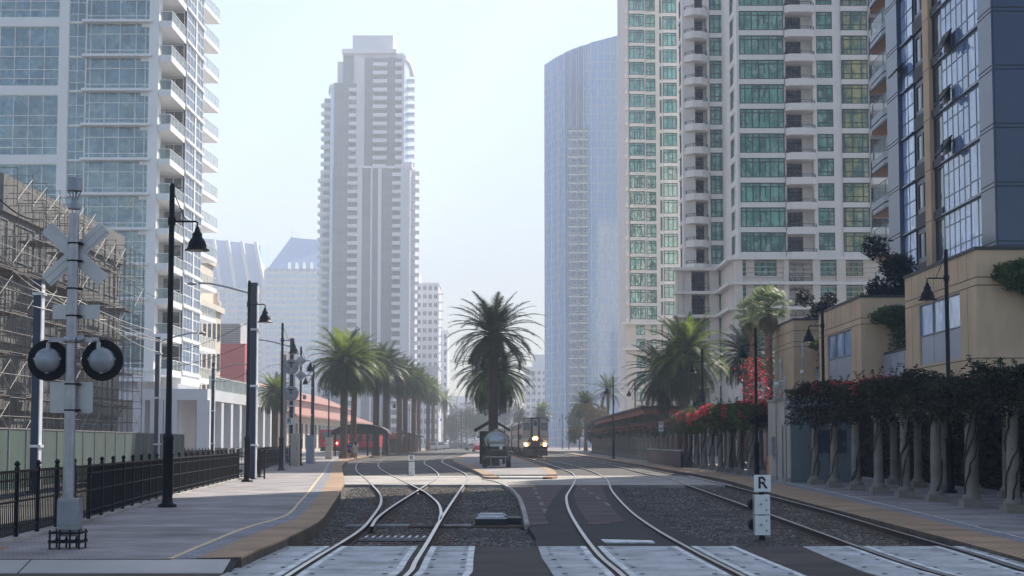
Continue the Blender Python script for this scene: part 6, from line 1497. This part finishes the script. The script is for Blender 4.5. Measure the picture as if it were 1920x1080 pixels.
# ================================================================ TRAIN
tr = empty('passenger_train', (2.6, 168, 0), 'silver double deck commuter train with lit headlights and striped nose', 'train')
def bodyprof(w=1.47, h=4.55, z0=1.05, r_=.5):
    pts = [(-w, z0), (w, z0), (w, h - r_)]
    for k in range(1, 6): a = radians(18 * k); pts.append((w - r_ + r_ * cos(a), h - r_ + r_ * sin(a) * .8))
    for k in range(0, 6): a = radians(90 + 18 * k); pts.append((-w + r_ + r_ * cos(a), h - r_ + r_ * sin(a) * .8))
    return pts
def railcar(name, x0, y0, rz, L=25.5, cab=False):
    C = MB(); pr = bodyprof(); n = len(pr)
    vs = [(x, 0, z) for x, z in pr] + [(x, L, z) for x, z in pr]
    C.add(vs, [(i, n + i, n + (i + 1) % n, (i + 1) % n) for i in range(n)], 'train_silver'); C.add(vs, [tuple(range(n)), tuple(range(2 * n - 1, n - 1, -1))], 'train_silver' if cab else 'train_dark')
    C.box(-1.35, 1.35, .3, L - .3, .7, 1.049, 'train_black')
    M4 = Matrix.Translation((x0, y0, 0)) @ Matrix.Rotation(rz, 4, 'Z'); base = wl(tr)
    def put(mb, nm, par=None):
        mb.v = [tuple(M4 @ Vector(p) - base) for p in mb.v]; o = mb.build(nm, par or tr, True)
        return o
    car = put(C, 'railcar')
    for s in (-1, 1):
        for z0_, z1_ in ((2.0, 2.65), (3.35, 3.95)):
            for k in range(9): m = MB(); y = 1.6 + k * 2.6; m.box(s * 1.475 - .01, s * 1.475 + .01, y, y + 1.9, z0_, z1_, 'window_dark'); put(m, 'window', car)
    for yb in (4, L - 4):
        m = MB()
        for dy in (-1.1, 1.1):
            for s in (-1, 1): m.cyl((s * .68, yb + dy, .46), (s * .8, yb + dy, .46), .44, n=16, mat='train_black')
        m.box(-1.2, -.95, yb - 1.7, yb + 1.7, .3, .65, 'train_black'); m.box(.95, 1.2, yb - 1.7, yb + 1.7, .3, .65, 'train_black'); put(m, 'truck', car)
    return car, put
car, put = railcar('cab', 2.62, 168, radians(.5), cab=True)
# nose
m = MB(); pr = bodyprof(1.49, 4.57, 1.0, .52); pr2 = bodyprof(1.4, 4.48, 1.0, .48); n = len(pr)
vs = [(x, -.03, z) for x, z in pr] + [(x, -.03, z) for x, z in pr2]
m.add(vs, [(i, (i + 1) % n, n + (i + 1) % n, n + i) for i in range(2, n - 1)], 'train_dark'); put(m, 'nose_frame', car)
m = MB(); m.box(-.52, -.3, -.05, -.002, 2.3, 4.4, 'train_dark'); m.box(.3, .52, -.05, -.002, 2.3, 4.4, 'train_dark'); m.box(-.52, .52, -.05, -.002, 4.3, 4.5, 'train_dark'); m.box(-.52, .52, -.04, -.002, 1.3, 2.3, 'train_dark'); put(m, 'door_recess', car)
m = MB(); m.box(-.29, .29, -.07, -.004, 2.3, 4.28, 'train_silver'); d = put(m, 'door', car); m = MB(); m.box(-.2, .2, -.085, -.071, 3.55, 4.15, 'window_dark'); put(m, 'door_window', car)
for s in (-1, 1):
    m = MB(); m.box(s * .98 - .32, s * .98 + .32, -.02, .0, 3.12, 3.86, 'train_black'); m.box(s * .98 - .25, s * .98 + .25, -.04, -.021, 3.2, 3.78, 'glass_grey'); put(m, 'cab_window', car)
    m = MB()
    for k in range(6):
        x = .56 + k * .15; x2 = x + .08
        P_ = [(s * x, -.012, 2.32), (s * x2, -.012, 2.32), (s * min(1.44, x2 + .42), -.012, 1.75), (s * min(1.44, x + .42), -.012, 1.75)]
        m.add(P_, [(0, 1, 2, 3) if s < 0 else (3, 2, 1, 0)], 'sign_white')
    m.box(s * 1.0 - .44, s * 1.0 + .44, -.008, -.003, 1.72, 2.36, 'train_dark'); put(m, 'stripe_panel', car)
    m = MB(); m.cyl((s * 1.06, -.1, 1.45), (s * 1.06, -.02, 1.45), .13, n=14, mat='headlight'); put(m, 'headlight', car)
    m = MB(); m.cyl((s * .13, -.075, 2.14), (s * .13, -.045, 2.14), .17, n=14, mat='lamp_glow_ring'); put(m, 'glare_ring', car); m = MB(); m.cyl((s * .13, -.12, 2.14), (s * .13, -.04, 2.14), .11, n=14, mat='headlight'); put(m, 'headlight', car)  # glowing ring added to stand for the glare round the headlight
    m = MB(); m.cyl((s * 1.06, -.03, 1.45), (s * 1.06, .0, 1.45), .19, n=14, mat='lamp_glow_ring'); put(m, 'glare_ring', car)
m = MB(); m.box(-1.3, 1.3, -.1, 0, .95, 1.28, 'train_black'); m.hexa([(-1.15, -.45, .2), (1.15, -.45, .2), (1.35, -.05, .2), (-1.35, -.05, .2), (-1.25, -.2, .95), (1.25, -.2, .95), (1.35, -.02, .95), (-1.35, -.02, .95)], 'train_dark'); put(m, 'pilot', car)
m = MB(); m.box(-.15, .15, -.6, -.2, .75, 1.0, 'train_black'); put(m, 'coupler', car)
for k, (x0, y0, a) in enumerate(((2.2, 194.2, 1.6), (1.35, 220.3, 2.4), (.15, 246.3, 3.2))): railcar('car', x0, y0, radians(a))
# ================================================================ TANKER TRAILER
Yt = 96.0; tk = empty('tank_trailer', (PX(931, Yt), Yt, iz), 'olive and steel water tank trailer on two wheels parked on the island', 'trailer')
def ellx(m, rx_, rz_2, y0, y1, zc_, mat, n=28, capmat=None):
    vs = [(rx_ * cos(2 * pi * i / n), y, zc_ + rz_2 * sin(2 * pi * i / n)) for y in (y0, y1) for i in range(n)]
    m.add(vs, [(i, n + i, n + (i + 1) % n, (i + 1) % n) for i in range(n)], mat, True); m.add(vs, [tuple(range(n)), tuple(range(2 * n - 1, n - 1, -1))], capmat or mat)
m = MB(); ellx(m, .74, .6, .0, 3.6, 1.72, 'olive_paint', capmat='tank_steel'); m.build('tank', tk, True)
m = MB(); n = 28; prof = [(.68, .55, -.01), (.6, .48, -.09), (.4, .32, -.16), (.02, .02, -.19)]
vs = [(a * cos(2 * pi * i / n), y, 1.74 + c_ * sin(2 * pi * i / n)) for a, c_, y in prof for i in range(n)]
m.add(vs, [(j * n + i, j * n + (i + 1) % n, (j + 1) * n + (i + 1) % n, (j + 1) * n + i) for j in range(3) for i in range(n)], 'tank_steel', True); m.build('tank_end', tk, True); m = MB(); m.box(-.55, .55, -.22, -.1, 1.12, 1.5, 'olive_paint'); m.box(-.5, .5, -.24, -.221, 1.16, 1.34, 'matt_black'); m.build('control_panel', tk, True)
m = MB()
for y in (.0, 1.8, 3.5):
    vs = []
    for a_, c_ in ((.745, .605), (.83, .7)): vs += [(a_ * cos(2 * pi * i / n), y_, 1.72 + c_ * sin(2 * pi * i / n)) for y_ in (y, y + .1) for i in range(n)]
    m.add(vs, [(2 * n + i, 2 * n + (i + 1) % n, 3 * n + (i + 1) % n, 3 * n + i) for i in range(n)] + [(i, (i + 1) % n, 2 * n + (i + 1) % n, 2 * n + i) for i in range(n)] + [(3 * n + i, 3 * n + (i + 1) % n, n + (i + 1) % n, n + i) for i in range(n)], 'olive_paint')
m.build('tank_band', tk, True)
m = MB(); m.box(-.75, .7, -.12, 3.6, .62, .78, 'olive_paint'); m.box(-.42, .62, -.5, -.05, .8, 1.35, 'train_black'); m.box(-.42, .5, -.55, -.45, 1.08, 1.17, 'olive_paint'); m.box(-.7, -.45, -.3, 0, .8, 1.4, 'train_black'); m.box(.55, .72, -.4, 0, .75, 1.15, 'olive_paint'); m.box(-.72, .72, -.4, -.3, .66, .72, 'worn_white'); m.build('chassis', tk, True)
m = MB(); m.box(-.4, .5, -.53, -.5, 1.36, 1.52, 'tank_steel'); m.box(-.4, .5, -.53, -.1, 1.34, 1.36, 'olive_paint'); m.build('pump_box', tk, True)
m = MB(); m.box(.2, .38, -.57, -.551, 1.18, 1.36, 'sign_white'); m.build('plate', tk, True)
for s in (-1, 1):
    m = MB(); m.cyl((s * .76 - .15, .5, .36), (s * .76 + .15, .5, .36), .37, n=22, mat='rubber'); w_ = m.build('wheel', tk, True); m = MB(); m.cyl((s * .92, .5, .36), (s * .93, .5, .36), .2, n=16, mat='olive_paint'); m.build('rim', tk, True).parent = w_
    m = MB(); m.box(s * .76 - .17, s * .76 + .17, .0, 1.1, .75, .79, 'olive_paint'); m.box(s * .76 - .17, s * .76 + .17, -.02, .02, .5, .75, 'olive_paint'); m.build('mudguard', tk, True)
m = MB(); m.cyl((-.35, -.35, .02), (-.35, -.35, .66), .03, n=8, mat='galvanised'); m.lathe([(.08, 0), (.08, .03)], (-.35, -.35, 0), 10, 'galvanised'); m.build('stand', tk, True)
m = MB(); m.tube([(-.3, .1, 2.3), (0, .0, 2.4), (.35, .1, 2.32), (.6, .4, 2.1)], .04, 8, 'tank_steel'); m.lathe([(.25, 0), (.25, .12), (.18, .18)], (0, 1.6, 2.32), 14, 'olive_paint'); m.build('fill_pipe', tk, True)
# ================================================================ ISLAND SHELTER
sh = empty('platform_shelter', (PX(923, 112), 112, iz), 'small dark gabled shelter on the island behind the tanker', 'shelter'); q = 112 / F
m = MB(); zr, ze = PZ(786, 112) - iz, PZ(806, 112) - iz
for s in (-1, 1): m.hexa([(0, 0, zr - .12), (s * 1.35, 0, ze - .12), (s * 1.35, 5, ze - .12), (0, 5, zr - .12), (0, 0, zr + .05), (s * 1.35, 0, ze + .05), (s * 1.35, 5, ze + .05), (0, 5, zr + .05)], 'dark_bronze')
m.build('roof', sh, True); m = MB(); m.box(-.95, .95, .4, 4.6, 2.05, ze - .1, 'dark_bronze'); m.box(-1.15, 1.15, .3, 4.7, 1.95, 2.05, 'dark_bronze'); m.build('canopy_beam', sh, True)
for x in (-.85, .85):
    for y in (.5, 4.4): m = MB(); m.box(x - .1, x + .1, y - .1, y + .1, 0, 1.95, 'dark_bronze'); m.build('post', sh, True)
m = MB(); m.box(-.8, .8, 4.3, 4.36, .3, 1.9, 'window_dark'); m.build('wind_screen', sh, True)
# ================================================================ TRAM, STATION SHELTERS, CARS
tm = empty('tram', (PX(622, 215), 215, .1), 'bright red tram waiting behind the first left palms', 'tram'); m = MB()
w_ = 1.6; H_ = PZ(801, 215) - .1; m.box(-w_, w_, 0, 24, .9, H_ - .35, 'tram_red'); m.hexa([(-w_, 0, H_ - .35), (w_, 0, H_ - .35), (w_, 24, H_ - .35), (-w_, 24, H_ - .35), (-w_ + .3, .2, H_), (w_ - .3, .2, H_), (w_ - .3, 24, H_), (-w_ + .3, 24, H_)], 'worn_white'); m.box(-w_ + .1, w_ - .1, .1, 24, .3, .899, 'train_black'); m.build('body', tm, True)
m = MB(); m.box(-w_ + .35, w_ - .1, -.06, -.005, 2.0, H_ - .6, 'balustrade'); m.build('windscreen', tm, True)
for s in (-.9, .9): m = MB(); m.cyl((s, -.08, 1.45), (s, -.01, 1.45), .14, n=12, mat='tail_red' if s > 0 else 'worn_white'); m.build('headlight', tm, True)
for k in range(6): m = MB(); m.box(w_ + .005, w_ + .03, 1.5 + k * 3.8, 4.2 + k * 3.8, 1.8, H_ - .7, 'window_dark'); m.build('window', tm, True)
tag(tm, None)
tm2 = empty('tram', (PX(682, 232), 232, .1), 'red tram car seen through the dark shelter beside the walkers', 'tram'); m = MB(); m.box(-2.4, 2.4, 0, 16, .8, 3.6, 'tram_red'); m.box(-2.3, 2.3, .05, 16, .2, .799, 'train_black'); m.box(-2.2, 2.2, .1, 16, 3.6, 3.85, 'worn_white'); m.build('body', tm2, True)
for x in (-1.7, -.5, .8, 1.7): m = MB(); m.box(x - .4, x + .4, -.05, -.005, 1.7, 3.1, 'window_dark'); m.build('window', tm2, True)
ss = empty('platform_shelter', (PX(676, 170), 170, .15), 'low dark arched shelter between the second palm and the tram', 'shelter'); m = MB(); n = 8; pts = [(-3.3 * cos(pi * i / n), 0, 2.5 + 1.15 * sin(pi * i / n)) for i in range(n + 1)]
m.add(pts, [tuple(range(n, -1, -1))], 'dark_bronze'); m.add(pts + [(a, 5, c_) for a, _, c_ in pts] + [(a * .96, 0, c_ - .15) for a, _, c_ in pts] + [(a * .96, 5, c_ - .15) for a, _, c_ in pts], [(i, i + 1, n + 2 + i, n + 1 + i) for i in range(n)] + [(2 * (n + 1) + i, 3 * (n + 1) + i, 3 * (n + 1) + i + 1, 2 * (n + 1) + i + 1) for i in range(n)] + [(i, 2 * (n + 1) + i, 2 * (n + 1) + i + 1, i + 1) for i in range(n)], 'dark_bronze'); m.build('roof', ss, True)
for x in (-2.9, -.6, .8, 3.0): m = MB(); m.box(x - .09, x + .09, 1.0, 1.2, 0, 2.75, 'dark_bronze'); m.build('post', ss, True)
m = MB(); m.box(-1.5, 1.5, 1.5, 2, .4, .5, 'dark_bronze'); m.box(-1.4, -1.3, 1.5, 2, 0, .4, 'dark_bronze'); m.box(1.3, 1.4, 1.5, 2, 0, .4, 'dark_bronze'); m.build('bench', ss, True)
def kiosk(lab, px, Y, w_, aw): 
    t = empty('kiosk', (PX(px, Y), Y, .1), lab, 'kiosk'); m = MB(); m.box(-w_, w_, 0, 4, 0, 2.5, 'train_dark'); m.build('body', t, True)
    m = MB(); m.hexa([(-w_ - .6, -1.2, 2.5), (w_ + .9, -1.2, 2.4), (w_ + .9, 5, 2.4), (-w_ - .6, 5, 2.5), (-w_ - .6, -1.2, 3.5), (w_ + .9, -1.2, 2.6), (w_ + .9, 5, 2.6), (-w_ - .6, 5, 3.5)], 'wood_soffit' if not aw else 'pergola_beam'); m.build('roof', t, True)
    m = MB(); m.box(-w_, w_, -1.3, -.01, 2.15, 2.39, 'awning_green' if aw else 'tram_red'); m.build('awning', t, True)
kiosk('brown kiosk with a green awning among the left palm trunks', 771, 250, 1.2, True); kiosk('small brown kiosk with a red sign board near the fourth left palm', 733, 214, .9, False)
def car(lab, px, Y, mat, rz=0.0, suv=False):
    z0 = .0; t = empty('parked_car', (PX(px, Y), Y, z0), lab, 'car', 'cars parked at the end of the street', rz); H_ = 1.75 if suv else 1.45
    prof = [(-2.2, .35), (2.2, .35), (2.25, .8), (1.5, .98), (.75, H_), (-1.5 if suv else -1.1, H_), (-2.1, 1.0), (-2.25, .8)]; m = MB(); n = len(prof)
    vs = [(-.88 if z < 1 else -.7, x, z) for x, z in prof] + [(.88 if z < 1 else .7, x, z) for x, z in prof]
    m.add(vs, [(i, n + i, n + (i + 1) % n, (i + 1) % n) for i in range(n)] + [tuple(range(n)), tuple(range(2 * n - 1, n - 1, -1))], mat); m.build('body', t, True)
    m = MB(); m.add([(-.68, -2.13, 1.05), (.68, -2.13, 1.05), (.6, -1.55 if suv else -1.2, H_ - .08), (-.6, -1.55 if suv else -1.2, H_ - .08)], [(0, 1, 2, 3)], 'window_dark'); m.v = [(a, c_ - .05, e) for a, c_, e in m.v]; m.build('rear_window', t, True)
    for s in (-1, 1):
        m = MB(); m.add([(s * .87, -1.5, 1.02), (s * .87, 1.3, 1.02), (s * .74, .6, H_ - .1), (s * .74, -1.1, H_ - .1)], [(0, 1, 2, 3)], 'window_dark'); m.build('side_window', t, True)
        for y in (-1.4, 1.4): m = MB(); m.cyl((s * .72, y, .33), (s * .9, y, .33), .33, n=14, mat='rubber'); m.build('wheel', t, True)
        m = MB(); m.box(s * .75 - .09, s * .75 + .09, -2.27, -2.2, .75, .92, 'tram_red'); m.build('tail_light', t, True)
car('white car half hidden by a palm trunk, leftmost of the parked cars', 810, 300, 'car_white', .1, True); car('white car in the middle of the parked cars under the last palm', 823, 320, 'car_white', .35, True); car('small white car right beside the middle parked one', 834, 345, 'car_white', .2); car('blue grey car parked sideways left of the island shelter', 889, 300, 'car_blue', 1.45); car('dark red car partly hidden at the left edge of the island', 897, 262, 'tram_red', .1)
b = MB(); b.box(PX(838, 380), PX(878, 380), 380, 380.5, -.3, 1.6, 'shed_grey'); tag(b.build('low_wall'), 'low dark grey wall at the end of the left street', 'wall')
# bill-boards above the trees
bbd = empty('billboard', (PX(545, 200), 200, PZ(715, 200)), 'white framed billboard behind the round signals', 'billboard'); m = MB(); m.box(-1.4, 1.0, 0, .3, 1.6, 4.0, 'worn_white'); m.box(-1.3, .9, -.03, -.002, 1.7, 3.9, 'sign_white'); m.build('board', bbd, True); m = MB(); m.box(-.9, -.75, .05, .25, -8, 1.6, 'grey_metal'); m.box(.5, .65, .05, .25, -8, 1.6, 'grey_metal'); m.build('post', bbd, True)
# ================================================================ PEOPLE
def person(lab, px, py, Y, h, top, bottom, hairl, dress=False, seed=0):
    t = empty('person', (PX(px, Y), Y, PL), lab, 'person'); s = h / 1.65
    J = {'pel': (0, 0, .9), 'sp': (0, .01, 1.12), 'ch': (0, .0, 1.3), 'nk': (0, .0, 1.42), 'hd': (0, .01, 1.5), 'tp': (0, .01, 1.62)}
    E = [('pel', 'sp'), ('sp', 'ch'), ('ch', 'nk'), ('nk', 'hd'), ('hd', 'tp')]; Rd = {'pel': .15, 'sp': .115, 'ch': .14, 'nk': .055, 'hd': .09, 'tp': .075}
    for sg_, n_ in ((-1, 'l'), (1, 'r')):
        st = .06 * sg_
        J.update({'hp' + n_: (sg_ * .09, 0, .84), 'kn' + n_: (sg_ * .09, -st * .6, .47), 'an' + n_: (sg_ * .095, st, .08), 'to' + n_: (sg_ * .1, st + .12, .03), 'sh' + n_: (sg_ * .17, 0, 1.36), 'el' + n_: (sg_ * .23, -.02, 1.1), 'wr' + n_: (sg_ * .24, .05, .87), 'fi' + n_: (sg_ * .24, .07, .78)})
        E += [('pel', 'hp' + n_), ('hp' + n_, 'kn' + n_), ('kn' + n_, 'an' + n_), ('an' + n_, 'to' + n_), ('ch', 'sh' + n_), ('sh' + n_, 'el' + n_), ('el' + n_, 'wr' + n_), ('wr' + n_, 'fi' + n_)]
        Rd.update({'hp' + n_: .095, 'kn' + n_: .06, 'an' + n_: .04, 'to' + n_: .035, 'sh' + n_: .06, 'el' + n_: .042, 'wr' + n_: .03, 'fi' + n_: .022})
    names = list(J)
    def skin(name, keys, mat, infl=0, par=None):
        ks = [k for k in names if k in keys]; me = bpy.data.meshes.new(name); me.from_pydata([tuple(c * s for c in J[k]) for k in ks], [(ks.index(a), ks.index(c_)) for a, c_ in E if a in ks and c_ in ks], [])
        o = bpy.data.objects.new(name, me); COL.objects.link(o); o.modifiers.new('skin', 'SKIN'); sv = me.skin_vertices[0].data if me.skin_vertices else None
        if sv is None: bpy.context.view_layer.objects.active = o
        for k, v in zip(ks, me.skin_vertices[0].data): v.radius = ((Rd[k] + infl) * s,) * 2
        me.skin_vertices[0].data[0].use_root = True; sub = o.modifiers.new('sub', 'SUBSURF'); sub.levels = sub.render_levels = 2
        dg = bpy.context.evaluated_depsgraph_get(); nm = bpy.data.meshes.new_from_object(o.evaluated_get(dg)); o.modifiers.clear(); o.data = nm; nm.materials.clear(); nm.materials.append(MATS[mat])
        for p in nm.polygons: p.use_smooth = True; p.material_index = 0
        o.parent = t; return o
    skin('body', names, 'skin')
    skin('top', ['sp', 'ch', 'shl', 'shr', 'ell', 'elr', 'pel'] if not dress else ['pel', 'sp', 'ch', 'shl', 'shr', 'ell', 'elr'], top, .018)
    m = MB(); m.lathe([(.2, .62 if dress else .66), (.19, .75), (.17, .9), (.125, 1.02)], (0, 0, 0), 16, bottom); m.v = [(a * s, c_ * s * .75, e * s) for a, c_, e in m.v]; m.build('dress_skirt' if dress else 'shorts', t, True)
    m = MB(); m.lathe([(.02, hairl), (.085, hairl + .05), (.1, 1.46), (.105, 1.56), (.085, 1.64), (.02, 1.67)], (0, -.02, 0), 14, 'hair'); m.v = [(a * s, c_ * s, e * s) for a, c_, e in m.v]; m.build('hair', t, True)
person('woman in a blue top and dark shorts walking away on the left platform', 657, 857, 137, 1.58, 'blue_cloth', 'dark_cloth', 1.45)
person('woman with long dark hair in a pale short dress walking away beside the blue top', 668.5, 858, 134, 1.68, 'pale_cloth', 'pale_cloth', 1.18, True)
# ================================================================ HAZE
hz = MB(); hz.box(-1100, 1100, -40, 1700, -1.5, 210, 'ground'); ho = hz.build('haze', kind='stuff'); ho['label'] = 'thin pale sea haze that fades the far towers'; ho['category'] = 'haze'
m = bpy.data.materials.new('haze'); m.use_nodes = True; n = m.node_tree.nodes; n.clear(); om = n.new('ShaderNodeOutputMaterial'); v = n.new('ShaderNodeVolumePrincipled')
v.inputs['Color'].default_value = (.77, .83, .92, 1); v.inputs['Density'].default_value = HAZE; v.inputs['Anisotropy'].default_value = .15; m.node_tree.links.new(v.outputs[0], om.inputs['Volume'])
ho.data.materials.clear(); ho.data.materials.append(m)
